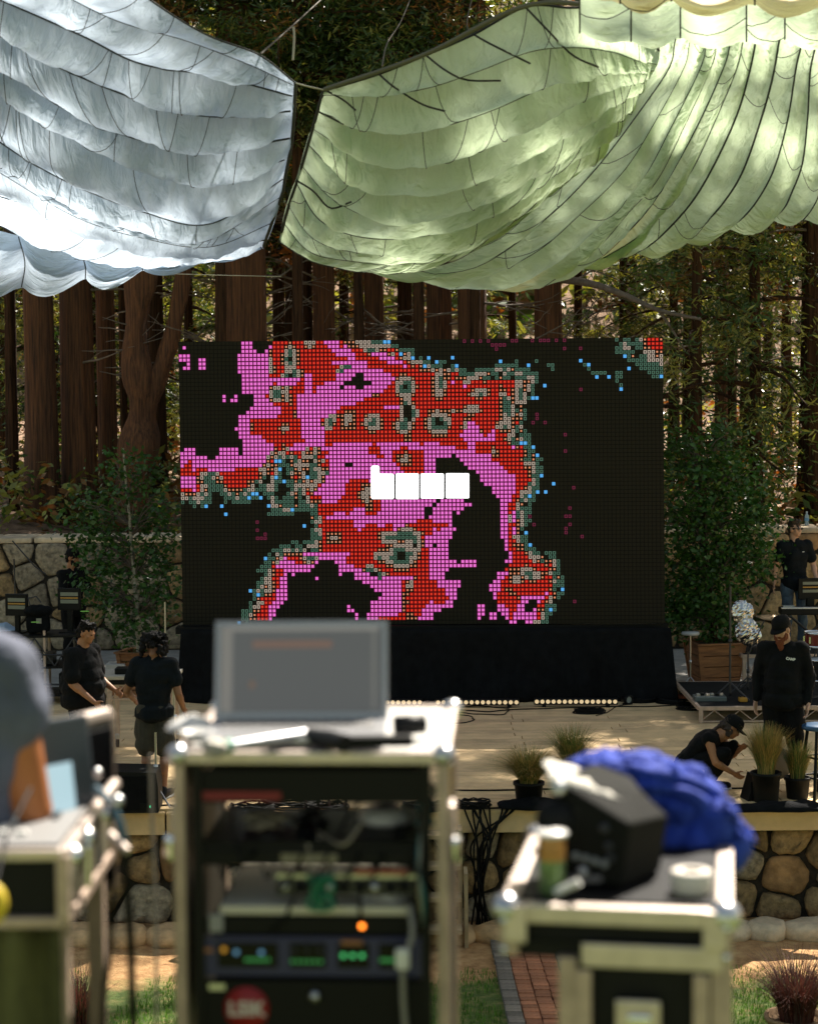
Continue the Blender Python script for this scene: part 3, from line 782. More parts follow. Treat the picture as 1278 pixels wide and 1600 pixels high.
# the underside beyond, in shadow, ending in scallops
low = [
 [(-60, 232), (0, 268), (120, 338), (230, 372), (330, 384), (430, 345)],
 [(-60, 290), (40, 318), (130, 360), (230, 386), (330, 392), (420, 372)],
 [(-60, 345), (0, 352), (60, 385), (150, 408), (260, 408), (412, 386)],
]
def off(L_, f): return [(a, b_, Yc(b_) + f) for a, b_ in L_]
sail(wc, [off(low[0], .0), off(low[1], .9), off(low[2], 1.5)], [.16, .16], cl_white, seed=7, cords=[0, 1, 1], thread=.2)
# scalloped far edge: each bay hangs between two seams running away from the camera
bays = [(-62, 0, 478, 26), (0, 130, 452, 30), (130, 225, 436, 22), (225, 335, 415, 18), (335, 412, 396, 12)]
def bay_edges(bx, topf, lowf):
    return [[(x, topf(x), Yc(topf(x)) + 1.2), (x + (lowf(x) - topf(x)) * .12, (topf(x) + lowf(x)) / 2, Yc(lowf(x)) + 1.2), (x + 4, lowf(x), Yc(lowf(x)) + 1.4)] for x in bx]
def tf(x): return float(np.interp(x, [-60, 0, 60, 150, 260, 412], [345, 352, 385, 403, 404, 384]))
def lf(x): return float(np.interp(x, [-60, 0, 30, 130, 225, 335, 412], [470, 455, 450, 436, 422, 404, 387]))
sail(wc, bay_edges([-60, 30, 130, 220, 320, 408], tf, lf), [.22, .26, .2, .16, .1], cl_white, n_al=30, n_bt=22, seed=9, thread=.3, name='edge_gore')

# ---- green canopy: swags on the left
gc = thing('parachute_canopy', 'pale green parachute canopy across the right side, swagged left and fanned right', 'canopy', (0, 0, 0), 0)
def Z(L_): return [(430 + a / 1.507, b_ / 1.507) for a, b_ in L_]
g1 = [
 [(116, 212), (245, 172), (350, 130), (465, 80), (590, 14), (690, 16), (775, 17), (860, 60), (905, 120)],
 [(112, 222), (240, 222), (360, 205), (480, 165), (600, 120), (700, 110), (790, 120), (850, 140), (900, 150)],
 [(103, 262), (230, 300), (370, 300), (500, 262), (620, 210), (720, 175), (800, 165), (860, 165), (893, 165)],
 [(86, 300), (200, 365), (350, 385), (500, 345), (630, 280), (740, 225), (810, 200), (855, 190), (880, 182)],
 [(74, 335), (170, 420), (310, 455), (480, 420), (620, 350), (720, 290), (790, 245), (835, 225), (862, 212)],
 [(60, 385), (140, 470), (270, 520), (440, 490), (590, 420), (690, 350), (760, 300), (805, 270), (838, 250)],
 [(48, 425), (110, 520), (230, 560), (390, 545), (540, 480), (640, 415), (715, 360), (770, 325), (802, 300)],
 [(28, 478), (90, 560), (190, 592), (340, 590), (480, 545), (580, 480), (660, 425), (720, 385), (755, 358)],
 [(18, 520), (80, 590), (170, 612), (300, 620), (430, 590), (530, 535), (600, 485), (650, 440), (690, 410)],
 [(10, 568), (60, 600), (110, 622), (200, 636), (300, 640), (380, 625), (450, 590), (520, 550), (560, 530)],
]
sail(gc, [yy(Z(s)) for s in g1], [.2, .25, .25, .24, .23, .2, .18, .13, .1], cl_green, seed=3, cords=[1.6, .5, .6, .4, .7, .4, .7, .4, .5, .8], thread=.5)
from mathutils.bvhtree import BVHTree
_bv = {}
def onto(root, px, py, Yd):
    if root.name not in _bv:
        vs, fs = [], []
        for ch in root.children:
            if not ch.name.startswith(('gore', 'edge_gore')): continue
            b0 = len(vs); vs += [v.co.copy() for v in ch.data.vertices]; fs += [[b0 + i for i in p.vertices] for p in ch.data.polygons]
        _bv[root.name] = BVHTree.FromPolygons(vs, fs)
    o_ = Vector((0, 0, CAMZ)); d = (at(px, py, 10) - o_).normalized(); h = _bv[root.name].ray_cast(o_, d)
    return (h[0] - d * .015) if h[0] is not None else at(px, py, Yd)
# short dark seam lines dropping from the top rope
mb = None
for a in ([(245, 175), (280, 205), (345, 245), (400, 262)], [(355, 130), (400, 165), (450, 188), (530, 190)], [(465, 80), (500, 100), (560, 130), (600, 150)], [(590, 18), (640, 70), (700, 130), (760, 158)], [(118, 212), (160, 235), (190, 260)], [(100, 262), (160, 292)], [(50, 425), (90, 450), (130, 490), (180, 475)]):
    P = [onto(gc, q[0], q[1], q[2]) for q in spline(yy(Z(a)), 14)]
    MB().tube(P, [.008] * 14, 5).build('seam_cord', cord_m, gc)
# fan of long gores, folded in the middle
fan = [
 [(892, 160), (800, 280), (700, 400), (560, 535), (380, 628), (205, 637)],
 [(925, 160), (850, 270), (750, 400), (640, 510), (500, 610), (300, 655)],
 [(960, 160), (890, 290), (820, 400), (720, 500), (600, 600), (410, 682)],
 [(1000, 158), (930, 300), (870, 410), (790, 500), (680, 600), (515, 684)],
 [(1025, 156), (960, 300), (900, 420), (830, 500), (750, 590), (622, 680)],
 [(1056, 153), (1000, 280), (930, 410), (870, 500), (800, 570), (700, 640)],
 [(1085, 160), (1040, 270), (985, 390), (930, 470), (860, 550), (765, 610)],
 [(1115, 168), (1085, 270), (1030, 390), (975, 480), (900, 560), (838, 600)],
 [(1170, 178), (1145, 270), (1100, 400), (1050, 480), (1000, 530), (932, 572)],
 [(1224, 160), (1205, 280), (1175, 390), (1140, 460), (1100, 510), (1052, 542)],
 [(1258, 165), (1252, 270), (1240, 380), (1215, 450), (1195, 490), (1160, 520)],
 [(1300, 165), (1300, 270), (1290, 380), (1280, 450), (1262, 490), (1240, 518)],
 [(1370, 165), (1370, 270), (1360, 380), (1350, 450), (1340, 490), (1320, 520)],
]
fan = [[(s[0][0] + 26, 40), (s[0][0] + 14, 100)] + s for s in fan]
sail(gc, [[(a, b_, Yc(b_) + .55 + .25 * (k % 2 if 1 < k < 6 else 0)) for a, b_ in Z(s)] for k, s in enumerate(fan)], [.14, .16, .2, .16, .14, .18, .2, .22, .22, .2, .18, .18], cl_green, n_al=90, n_bt=14, seed=5, cords=[0, 1, .6, .8, .6, 1.2, .8, 1.5, 1.5, 1.3, 1.3, 1, 1], thread=.42)
# ---- green scallops near the top right, then cream ones above
def band(parent, xs_, top, bot, Y0, Y1, sg, cloth, seed):
    cols = [[(x, top, Y0), (x, (top * .4 + b_ * .6), (Y0 + Y1) / 2), (x, b_, Y1)] for x, b_ in zip(xs_, bot)]
    sail(parent, cols, sg, cloth, n_al=40, n_bt=24, seed=seed, cord_r=.0065, thread=.5, name='edge_gore')
gc2 = thing('parachute_canopy', 'green-white scalloped canopy edge in the upper right, below the cream one', 'canopy', (0, 0, 0), 0)
band(gc2, [905, 985, 1062, 1165, 1225, 1300, 1400], -70, [52, 66, 60, 66, 62, 66, 60], 12.0, 13.6, [.1, .14, .22, .12, .16, .2], cl_green, 13)
cc = thing('parachute_canopy', 'cream scalloped canopy edge at the very top right', 'canopy', (0, 0, 0), 0)
band(cc, [900, 968, 1048, 1178, 1300, 1400], -120, [-22, 6, 2, 8, 2, 6], 11.0, 12.2, [.12, .14, .2, .2, .2], cl_cream, 15)

# ---- ropes
def rope(name, lab, pts, r=.008, m=None, n=20, cat='rope', parent=None):
    o = MB().tube(spline(pts, n) if len(pts) > 2 else [Vector(p) for p in pts], r, 6).build(name, m or rope_m, parent)
    if parent is None: tag(o, lab, cat)
    return o
A = lambda px, py, Y: tuple(at(px, py, Y))
rope('rope', 'short rope tying the white canopy tip to the corner of the green canopy', [A(462, 130, Yc(128)), A(485, 136, Yc(132)), A(508, 141, Yc(141))], .007)
rope('rope', 'taut rope rising from the white canopy up to the treetops between the two canopies', [A(408, 84, Yc(84)), A(462, 36, 18), A(510, -8, 22), A(600, -90, 30)], .008, m=mat('rope_weathered', (.10, .085, .065), .9))
rope('rope', 'curved rope climbing from the upper edge of the green canopy to a branch', [A(597, 104, Yc(104)), A(605, 68, 16), A(628, 30, 18), A(652, -30, 22)], .006, m=mat('rope_weathered', (), .9))
rope('rope', 'second rope climbing from the green canopy rim near its top corner', [A(736, 55, Yc(55)), A(730, 30, 15), A(745, -30, 18)], .004, m=mat('rope_weathered', (), .9))
rope('guy_line', 'thin pale line stretched across the trunks below the white canopy', [A(270, 428, 19), A(340, 430, 19), A(430, 432, 19), A(440, 432, 19)], .004)
o = rope('hanging_strap', 'frayed strap ends hanging from the rope between the canopies', [A(459, 42, 18), A(460, 60, 18), A(458, 94, 18)], .012, n=8, cat='strap')
o = rope('hanging_strap', 'thin dark strap hanging beside the trunk left of the rope knot', [A(436, 62, 18.5), A(435, 80, 18.5), A(436, 100, 18.5)], .008, m=bark_d, n=8, cat='strap')
rope('edge_rope', None, [A(116 / 1.507 + 430, 140, Yc(140) - .05), A(662, 86, Yc(86) - .05), A(822, 9, Yc(9) - .05), A(950, 10, Yc(10) - .05)], .018, m=mat('webbing', (.12, .11, .08), .8), parent=gc)
rope('edge_cord', None, [A(506, 141, Yc(141)), A(471, 262, Yc(262)), A(449, 330, Yc(330)), A(437, 378, Yc(378))], .014, m=cord_m, parent=gc)
rope('edge_cord', None, [A(462, 129, Yc(128)), A(457, 214, Yc(214)), A(446, 276, Yc(276)), A(440, 306, Yc(306)), A(412, 385, Yc(385))], .014, m=cord_m, parent=wc)
# ============================================================ LED SCREEN
TL, TR_, BL, BR = at(279, 534, 26.2), at(1035.5, 527, 25.75), at(286, 977, 26.2), at(1038.5, 974, 25.75)
scr = thing('led_screen', 'huge black video wall showing pink and red pixel blotches and a white block logo', 'video screen', ((BL.x + BR.x) / 2, 26.0, BL.z))
so_ = Vector(scr.location)
def SP(u, v, d=0.0):
    p = TL.lerp(TR_, u).lerp(BL.lerp(BR, u), v); return p - so_ + Vector((0, -d, 0))
led_black = mat('led_black', (.022, .020, .015), .55)
led_body = mat('led_body', (.006, .006, .006), .8, spec=.1)
NXc, NYc = 122, 70
mb = MB()
f = [SP(0, 0), SP(1, 0), SP(1, 1), SP(0, 1)]; bk = [p + Vector((0, .14, 0)) for p in f]
mb.add(f + bk, [(0, 1, 2, 3), (4, 7, 6, 5), (0, 4, 5, 1), (1, 5, 6, 2), (2, 6, 7, 3), (3, 7, 4, 0)]); mb.build('cabinet', led_body, scr)
# the pattern, given in photograph pixels
PK = [[(376,532),(398,532),(401,545),(406,549),(409,555),(414,552),(418,544),(424,541),(425,530),(590,528),(620,544),(648,560),(660,568),(700,580),(740,590),(800,590),(832,590),(815,612),(808,640),(812,660),(800,690),(826,700),(834,716),(828,750),(824,770),(812,792),(812,850),(832,870),(866,880),(868,920),(856,950),(844,972),(790,972),(784,955),(776,935),(762,912),(776,908),(778,898),(795,882),(793,855),(786,835),(784,790),(772,765),(757,752),(745,735),(730,728),(716,712),(684,714),(684,740),(600,740),(600,776),(726,776),(727,782),(738,784),(738,788),(726,790),(724,800),(708,800),(712,818),(714,830),(706,842),(702,858),(704,872),(720,876),(722,871),(746,872),(751,880),(746,888),(736,889),(736,884),(708,886),(708,892),(696,894),(697,902),(716,904),(722,910),(721,918),(716,928),(710,950),(680,954),(680,970),(577,972),(577,958),(584,938),(600,928),(588,922),(576,910),(560,905),(552,895),(536,888),(540,902),(532,902),(528,880),(522,873),(506,873),(496,884),(484,894),(460,898),(452,896),(450,934),(442,945),(430,965),(428,972),(394,972),(398,950),(412,935),(421,890),(430,880),(448,865),(455,862),(500,860),(504,850),(498,830),(498,800),(490,785),(482,770),(470,748),(440,742),(420,740),(405,745),(390,762),(365,772),(345,765),(330,738),(316,738),(316,775),(285,772),(282,712),(285,698),(291,698),(293,691),(296,698),(308,699),(309,710),(326,711),(328,717),(340,717),(341,706),(347,699),(376,698),(377,716),(382,716),(382,684),(374,678),(370,668),(376,648),(390,640),(400,632),(400,618),(382,612),(380,588),(370,574),(370,552),(380,550),(374,538)]]
HO = [[(529,604),(545,596),(552,592),(560,580),(571,581),(572,592),(583,594),(583,600),(571,602),(566,612),(558,602),(548,602),(536,606)], [(542,720),(555,720),(555,727),(542,727)], [(678,783),(688,781),(685,792),(676,800),(674,808),(666,812),(665,800),(671,793)], [(679,845),(686,845),(686,852),(679,852)], [(833,935),(842,930),(842,945),(826,958),(822,965),(823,948)], [(398,614),(399,622),(393,625),(393,614)]]
BITS = [[(287,538),(293,538),(293,545),(287,545)], [(281,551),(300,551),(300,565),(281,565)], [(294,564),(300,564),(300,576),(294,576)], [(288,570),(300,570),(300,577),(288,577)], [(313,556),(325,556),(325,577),(313,577)], [(350,614),(357,614),(357,626),(350,626)], [(362,620),(375,620),(375,627),(362,627)], [(369,614),(375,614),(375,626),(369,626)], [(546,942),(552,942),(552,955),(546,955)], [(546,949),(559,949),(559,955),(546,955)], [(558,960),(565,960),(565,967),(558,967)], [(747,946),(760,946),(760,965),(747,965)], [(747,964),(754,964),(754,971),(747,971)], [(766,959),(779,959),(779,966),(766,966)], [(496,899),(502,899),(502,905),(496,905)]]
RD = [[(425,533),(436,533),(436,528),(508,528),(520,548),(540,552),(556,546),(540,530),(560,530),(572,552),(610,565),(640,575),(628,562),(610,540),(600,528),(620,544),(660,568),(700,580),(832,588),(815,612),(808,640),(812,662),(804,690),(775,692),(775,670),(760,680),(752,678),(748,665),(735,655),(735,706),(720,700),(700,695),(690,692),(672,690),(665,694),(655,690),(630,690),(606,686),(582,690),(512,695),(512,640),(465,640),(465,690),(440,715),(432,715),(430,695),(412,688),(412,684),(392,676),(394,652),(440,650),(445,640),(425,628),(420,605),(425,600),(465,600),(470,590),(440,590),(426,590),(424,570)],
 [(476,588),(528,588),(528,560),(506,562),(476,562)],
 [(465,635),(515,635),(500,690),(465,690)],
 [(460,700),(515,700),(515,740),(500,765),(480,765),(466,740)],
 [(292,717),(303,717),(303,742),(292,742)], [(281,729),(303,729),(303,741),(281,741)], [(309,729),(316,729),(330,735),(425,728),(412,745),(392,768),(366,775),(345,765),(316,745),(318,775),(303,775),(309,760)], [(281,760),(303,764),(303,775),(281,775)],
 [(582,690),(592,692),(604,712),(582,712)], [(618,700),(642,700),(662,700),(666,740),(640,738),(625,730),(614,716)],
 [(490,770),(500,770),(508,780),(512,800),(505,830),(498,830),(484,795)], [(545,750),(580,748),(582,778),(600,780),(596,802),(575,802),(570,792),(556,795),(545,805),(530,785),(540,772)], [(505,790),(528,783),(540,790),(528,800),(508,805)],
 [(500,815),(558,813),(562,838),(562,858),(540,862),(512,864),(498,860)], [(562,830),(600,836),(652,812),(682,812),(680,832),(662,842),(674,862),(672,898),(655,905),(645,898),(600,902),(570,892),(545,880),(544,868),(556,858)], [(600,848),(625,820),(600,822),(575,818),(565,832)],
 [(440,868),(503,868),(490,880),(470,882),(450,872)], [(424,888),(446,890),(440,908),(434,930),(424,948),(420,970),(395,970),(400,950),(416,935),(421,905)],
 [(634,905),(672,902),(700,922),(704,938),(690,944),(676,936),(664,955),(655,970),(600,970),(596,962),(625,962),(632,950)], [(682,824),(692,824),(692,832),(682,832)], [(684,816),(702,814),(702,820),(684,820)],
 [(745,690),(795,690),(806,702),(830,704),(830,732),(822,770),(804,800),(806,850),(822,872),(870,882),(868,912),(855,925),(862,944),(848,965),(858,930),(820,930),(808,950),(806,970),(795,970),(795,945),(780,940),(782,918),(788,905),(798,898),(806,885),(802,870),(798,850),(796,820),(797,790),(806,770),(808,740),(800,738),(784,724),(770,718),(770,706),(748,708)]]
PKTOP = [[(508,530),(535,530),(540,548),(556,548),(562,562),(575,566),(580,575),(610,580),(622,596),(600,612),(560,628),(545,634),(520,640),(508,630),(500,600),(528,595),(528,585),(550,575),(545,560),(520,552)], [(510,561),(545,561),(545,567),(510,567)], [(478,583),(490,583),(490,612),(478,612)], [(468,612),(512,610),(530,640),(530,648),(506,650),(506,690),(480,694),(478,688),(470,660),(468,640)], [(594,632),(627,632),(633,641),(608,641)], [(720,597),(737,597),(737,603),(720,603)], [(708,590),(714,590),(714,597),(708,597)], [(722,674),(734,672),(734,686),(722,686)]]
# spots of dots / white / green laid over the red: (x, y, rx, ry, strength)
SPOT = [(456,560,17,30,3),(488,535,14,12,2),(434,615,16,17,3),(447,668,15,10,1.6),(590,535,60,16,2.4),(640,545,30,12,2.2),(636,604,22,24,3),(586,660,20,20,3),(633,664,20,18,2.8),(548,655,22,24,1.5),(690,600,14,36,2.6),(688,660,26,26,3.6),(752,614,24,12,2.2),(741,638,16,12,2.6),(815,620,14,50,2.6),(790,664,20,14,2.4),(720,640,60,7,1.4),(636,717,16,16,1.8),(578,764,18,14,1.9),(440,715,16,16,2.6),(630,868,34,26,3.6),(652,850,16,20,3),(598,868,16,14,2.4),(525,838,24,14,1.3),(636,940,8,24,1.2),(810,905,16,10,2.6),(820,890,34,10,1.4),(800,925,12,8,1.2),(802,684,14,14,2),(760,588,60,10,1.8)]
# outer fringes: green outside, white on the line, dots inside
FR = [[(585,526),(612,545),(645,560),(662,572),(700,578),(735,592),(770,582),(805,578),(822,585)], [(832,592),(822,615),(815,640),(812,665),(815,690)], [(826,700),(836,720),(832,760),(818,785),(814,820),(816,850),(832,866),(866,878),(872,900),(868,925),(856,950),(845,970)], [(285,775),(318,778),(318,742),(335,742),(350,764),(366,774),(392,768),(412,742),(430,712),(445,705),(460,712)], [(460,712),(470,735),(478,765),(492,790),(500,815),(500,850),(480,858),(448,862),(432,872),(422,890),(412,920),(404,945),(394,962)], [(484,706),(495,708),(502,725),(500,745),(488,758),(476,760),(472,738),(476,715),(484,706)], [(975,540),(1000,560),(1030,578)]]
HO2 = [[(433,745),(434,722),(443,712),(455,712),(460,722),(460,745),(466,765),(462,790),(430,792),(425,760)], [(477,735),(481,716),(492,714),(498,730),(494,748),(484,754),(478,748)]]
FR += [HO2[0] + [HO2[0][0]], HO2[1] + [HO2[1][0]]]
blues = [(605,532),(611,532),(629,551),(648,557),(673,557),(686,563),(710,557),(667,570),(716,570),(784,567),(827,574),(853,601),(833,625),(839,625),(816,695),(822,695),(835,701),(841,714),(848,746),(866,758),(842,766),(854,766),(842,771),(829,777),(823,834),(829,853),(880,923),(861,955),(435,718),(442,718),(442,731),(436,743),(448,750),(485,743),(400,769),(406,769),(394,775),(412,775),(326,789),(351,789),(357,801),(424,788),(461,795),(480,820),(420,870),(396,921),(403,927),(378,971),(907,567),(919,572),(932,592),(951,592),(969,610),(976,559),(982,578),(1031,590)]
mag = [(728,532),(740,536),(752,536),(764,536),(772,542),(778,542),(784,542),(790,542),(776,549),(806,536),(812,536),(832,536),(846,530),(852,530),(857,535),(874,530),(882,530),(881,547),(906,547),(906,611),(844,650),(844,657),(838,663),(851,663),(882,677),(882,683),(882,707),(895,764),(889,796),(889,809),(895,809),(895,821),(889,829),(889,835),(908,840),(829,810),(834,822),(897,941),(405,813),(405,826),(418,832),(418,838),(402,839),(408,839)]
greens = [(913,575),(919,578),(926,585),(932,585),(938,585),(944,585),(963,584),(969,584),(963,592),(969,592),(963,597),(969,603),(843,568),(868,571),(862,573),(868,578)]
def seg_d(x, y, a, b_):
    dx, dy = b_[0] - a[0], b_[1] - a[1]; t = max(0, min(1, ((x - a[0]) * dx + (y - a[1]) * dy) / (dx * dx + dy * dy)))
    return math.hypot(x - a[0] - t * dx, y - a[1] - t * dy)
K_, P_, R_, O_, W_, G_, B_, M_ = range(8)
cells = [[K_] * NXc for _ in range(NYc)]
def any_in(x, y, L_): return any(inpoly(x, y, q) for q in L_)
LOGO = [(583, 738, 619, 778), (621.8, 738, 657.5, 778), (660.3, 738, 696.6, 777), (699.6, 737.5, 736, 776.5)]
rl = random.Random(31)
for j in range(NYc):
    for i in range(NXc):
        u, v = (i + .5) / NXc, (j + .5) / NYc
        x = (279 + 7 * v) * (1 - u) + (1035.5 + 3 * v) * u; y = (534 - 7 * u) * (1 - v) + (977 - 3 * u) * v
        xj = x + 2.5 * noise.noise((i * .45, j * .45, 1)); yj = y + 2.5 * noise.noise((i * .45, j * .45, 7))
        c = K_; inside = any_in(xj, yj, PK) and not any_in(xj, yj, HO2)
        if inside:
            c = P_
            if any_in(xj, yj, RD) and not any_in(xj, yj, PKTOP): c = R_
        fd = min(seg_d(xj, yj, q[s_], q[s_ + 1]) for q in FR for s_ in range(len(q) - 1)) + 6 * noise.noise((i * .55, j * .55, 3))
        hole = any_in(xj, yj, HO)
        if not hole:
            if not inside:
                if fd < 4: c = rl.choice((W_, W_, W_, O_, G_))
                elif fd < 13: c = G_ if rl.random() < .85 else K_
            else:
                if fd < 3.5: c = rl.choice((W_, W_, W_, O_, G_))
                elif fd < 9: c = rl.choice((O_, W_, R_, O_))
        if c in (R_, P_) or inside:
            s_ = 0
            for (sx, sy, rx, ry, st_) in SPOT:
                q = math.hypot((x - sx) / rx, (y - sy) / ry)
                if q < 1: s_ = max(s_, (1 - q) * st_ + .35 * noise.noise((i * .8, j * .8, 5)))
            if c == R_ or s_ > 0: s_ = max(s_, (noise.noise((i * .2, j * .2, 12)) - .22) * 5.5 + .3 * noise.noise((i * .9, j * .9, 2)))
            if s_ > 1.9: c = G_
            elif s_ > 1.0: c = W_
            elif s_ > .45: c = O_
            elif s_ > .12: c = R_
        if s_ > 2.8 if (inside) else False: c = K_
        if hole: c = K_
        if any_in(x, y, BITS): c = P_
        if x > 985 and y < 600:
            q = math.hypot((x - 1026) / 40, (y - 534) / 52) + .25 * noise.noise((i * .5, j * .5, 9))
            if q < .33: c = R_
            elif q < .42: c = O_
            elif q < .66: c = rl.choice((W_, W_, G_))
            elif q < .98: c = G_ if rl.random() < .7 else K_
        cells[j][i] = c
def put(L_, t):
    for (x, y) in L_:
        v = (y - 531) / 444; u = (x - 279 - 7 * v) / (756.5 - 4 * v)
        i, j = int(u * NXc), int(v * NYc)
        if 0 <= i < NXc and 0 <= j < NYc: cells[j][i] = t
put(greens, G_); put(blues, B_); put(mag, M_)
def lmat(n_, c, r_, emit, estr): return mat(n_, c, r_, emit=emit, estr=estr * .56)
led = [lmat('led_pink', (0, 0, 0), 1, emit=(.80, .16, .60), estr=.76), lmat('led_red', (0, 0, 0), 1, emit=(.50, .008, .008), estr=.6), lmat('led_red_core', (0, 0, 0), 1, emit=(.9, .06, .02), estr=.68),
       lmat('led_peach', (0, 0, 0), 1, emit=(.85, .30, .15), estr=.62), lmat('led_ivory', (0, 0, 0), 1, emit=(.62, .50, .40), estr=.55), lmat('led_green', (0, 0, 0), 1, emit=(.085, .19, .13), estr=.55),
       lmat('led_blue', (0, 0, 0), 1, emit=(.10, .42, .85), estr=.7), lmat('led_maroon', (0, 0, 0), 1, emit=(.20, .02, .06), estr=.5), lmat('led_white', (0, 0, 0), 1, emit=(1, 1, 1), estr=1.6),
       mat('led_off', (.020, .017, .010), .7, spec=.15), lmat('led_magenta_edge', (0, 0, 0), 1, emit=(.22, .01, .10), estr=.5)]
mb = MB(); cw, ch = 1 / NXc, 1 / NYc
def q4(i, j, x0, y0, x1, y1, m_, d=.004):
    mb.cur = m_; a = [SP((i + p) * cw, (j + q) * ch, d) for p, q in ((x0, y0), (x1, y0), (x1, y1), (x0, y1))]; mb.add(a, [(0, 3, 2, 1)])
def ring(i, j, m_):
    q4(i, j, .12, .1, .88, .26, m_); q4(i, j, .12, .74, .88, .9, m_); q4(i, j, .12, .26, .34, .74, m_); q4(i, j, .66, .26, .88, .74, m_)
for j in range(NYc):
    for i in range(NXc):
        c = cells[j][i]; q4(i, j, .06, .06, .94, .94, 9, .002)
        if c == P_: q4(i, j, .04, .04, .96, .96, 10, .003); q4(i, j, .17, .16, .85, .84, 0)
        elif c == R_: q4(i, j, .12, .12, .88, .88, 1, .003); q4(i, j, .32, .32, .68, .68, 2)
        elif c == O_: q4(i, j, .28, .28, .72, .72, 3)
        elif c == W_: ring(i, j, 4)
        elif c == G_: ring(i, j, 5)
        elif c == B_: q4(i, j, .1, .1, .9, .9, 6)
        elif c == M_: ring(i, j, 7)
o = mb.build('pixel_grid', led, scr); o['kind'] = 'stuff'
def UV(x, y):
    v = (y - 531) / 444; return (x - 279 - 7 * v) / (756.5 - 4 * v), (y - (534 - 7 * (x - 279) / 756)) / 443.5
def rr(x0, y0, x1, y1, r=2.0):
    P = []
    for cx, cy, a0 in ((x1 - r, y0 + r, -90), (x1 - r, y1 - r, 0), (x0 + r, y1 - r, 90), (x0 + r, y0 + r, 180)):
        for k in range(4): a = R(a0 + k * 30); P.append((cx + r * math.cos(a), cy + r * math.sin(a)))
    return P
for k, (x0, y0, x1, y1) in enumerate(LOGO):
    P = rr(x0, y0, x1, y1)
    if k == 0: P = [(583, 728), (585, 726), (594, 726), (596, 728), (596, 737), (598, 738.5), (617, 738.5), (619, 740.5), (619, 776), (617, 778), (585, 778), (583, 776)]
    mb = MB(); vs = [SP(*UV(x, y), .008) for x, y in P]; mb.add(vs, [tuple(range(len(vs)))]); mb.build('logo_block', led[8], scr)
# bottom bumper frame and truss lip
mb = MB(); c = BL.lerp(BR, .5) - so_; mb.box((c.x, .0, c.z - .05), ((BR - BL).length + .1, .3, .09)); mb.build('base_beam', black_paint, scr)
for s_ in (-1, 1):
    MB().box((c.x + s_ * 2.2, .55, -BL.z / 2 - .02), (.3, .9, BL.z - .08)).build('support_leg', black_paint, scr)
# ---- black skirt cloth
sk = MB(); n_ = 260; topz = BL.z - .02; rows = 14
xl, xr = at(277, 1100, 25.75).x, at(1058, 1100, 25.6).x; xt0, xt1 = at(283, 985, 25.8).x, at(1046, 985, 25.7).x
vs = []; fs = []
for j in range(rows + 1):
    v = j / rows
    for i in range(n_ + 1):
        u = i / n_; x = (xt0 * (1 - u) + xt1 * u) * (1 - v) + (xl * (1 - u) + xr * u) * v
        fold = (.05 * noise.noise((u * 22, v * 1.5, 0)) + .03 * noise.noise((u * 60, v * .8, 4))) * (.3 + v) + .05 * v * v * noise.noise((u * 9, 3, v * 3))
        vs.append((x, 25.80 - .45 * u * .4 - .12 * v + fold * 1.6, topz * (1 - v) + .006 + .0 * u))
for j in range(rows):
    for i in range(n_): a = j * (n_ + 1) + i; fs.append((a, a + n_ + 1, a + n_ + 2, a + 1))
fab = mat('skirt_cloth', (.007, .0075, .0085), .9, var=.3, bump=.3, bscale=60, spec=.1)
o = sk.add(vs, fs, None, True).build('stage_skirt', fab); tag(o, 'long black cloth skirt hanging under the video screen down to the stage', 'skirt')
md = o.modifiers.new('t', 'SOLIDIFY'); md.thickness = .006
for (xx, yy_, lab) in ((xl - .0, 25.2, 'left'), (xr, 25.0, 'right')):
    pass
# ---- LED bars in front of the skirt
lens = mat('bar_lens', (.75, .62, .42), .25, emit=(.9, .65, .35), estr=.25)
barh = mat('bar_housing', (.02, .02, .022), .4)
def light_bar(px0, px1, py, Y, lab, n_l):
    a, b_ = on(px0, py + 8, 0), on(px1, py + 8, 0); a.y -= .14; b_.y -= .14; L_ = (b_ - a).length
    t = thing('light_bar', lab, 'light bar', ((a.x + b_.x) / 2, (a.y + b_.y) / 2, 0), math.atan2(b_.y - a.y, b_.x - a.x), 'light bars along the foot of the skirt')
    MB().box((0, .02, .075), (L_, .1, .085), bev=.01).build('housing', barh, t)
    for s_ in (-1, 1): MB().box((s_ * L_ * .38, .02, .016), (.05, .12, .032)).build('foot', barh, t)
    for k in range(n_l):
        x = -L_ / 2 + L_ * (k + .5) / n_l
        MB().lathe([(.0, 0), (.022, 0), (.026, .004), (.028, -.004)], 10, Matrix.Translation((x, -.034, .075)) @ Matrix.Rotation(R(90), 4, 'X')).build('lens', lens, t)
light_bar(833, 963, 1094, 24.6, 'right-hand black light bar with a row of round amber lenses in front of the skirt', 15)
light_bar(680, 810, 1095, 24.6, 'middle black light bar with amber lenses, partly behind the rack top', 15)
light_bar(560, 660, 1095, 24.7, 'left-hand light bar mostly hidden behind the laptop', 12)
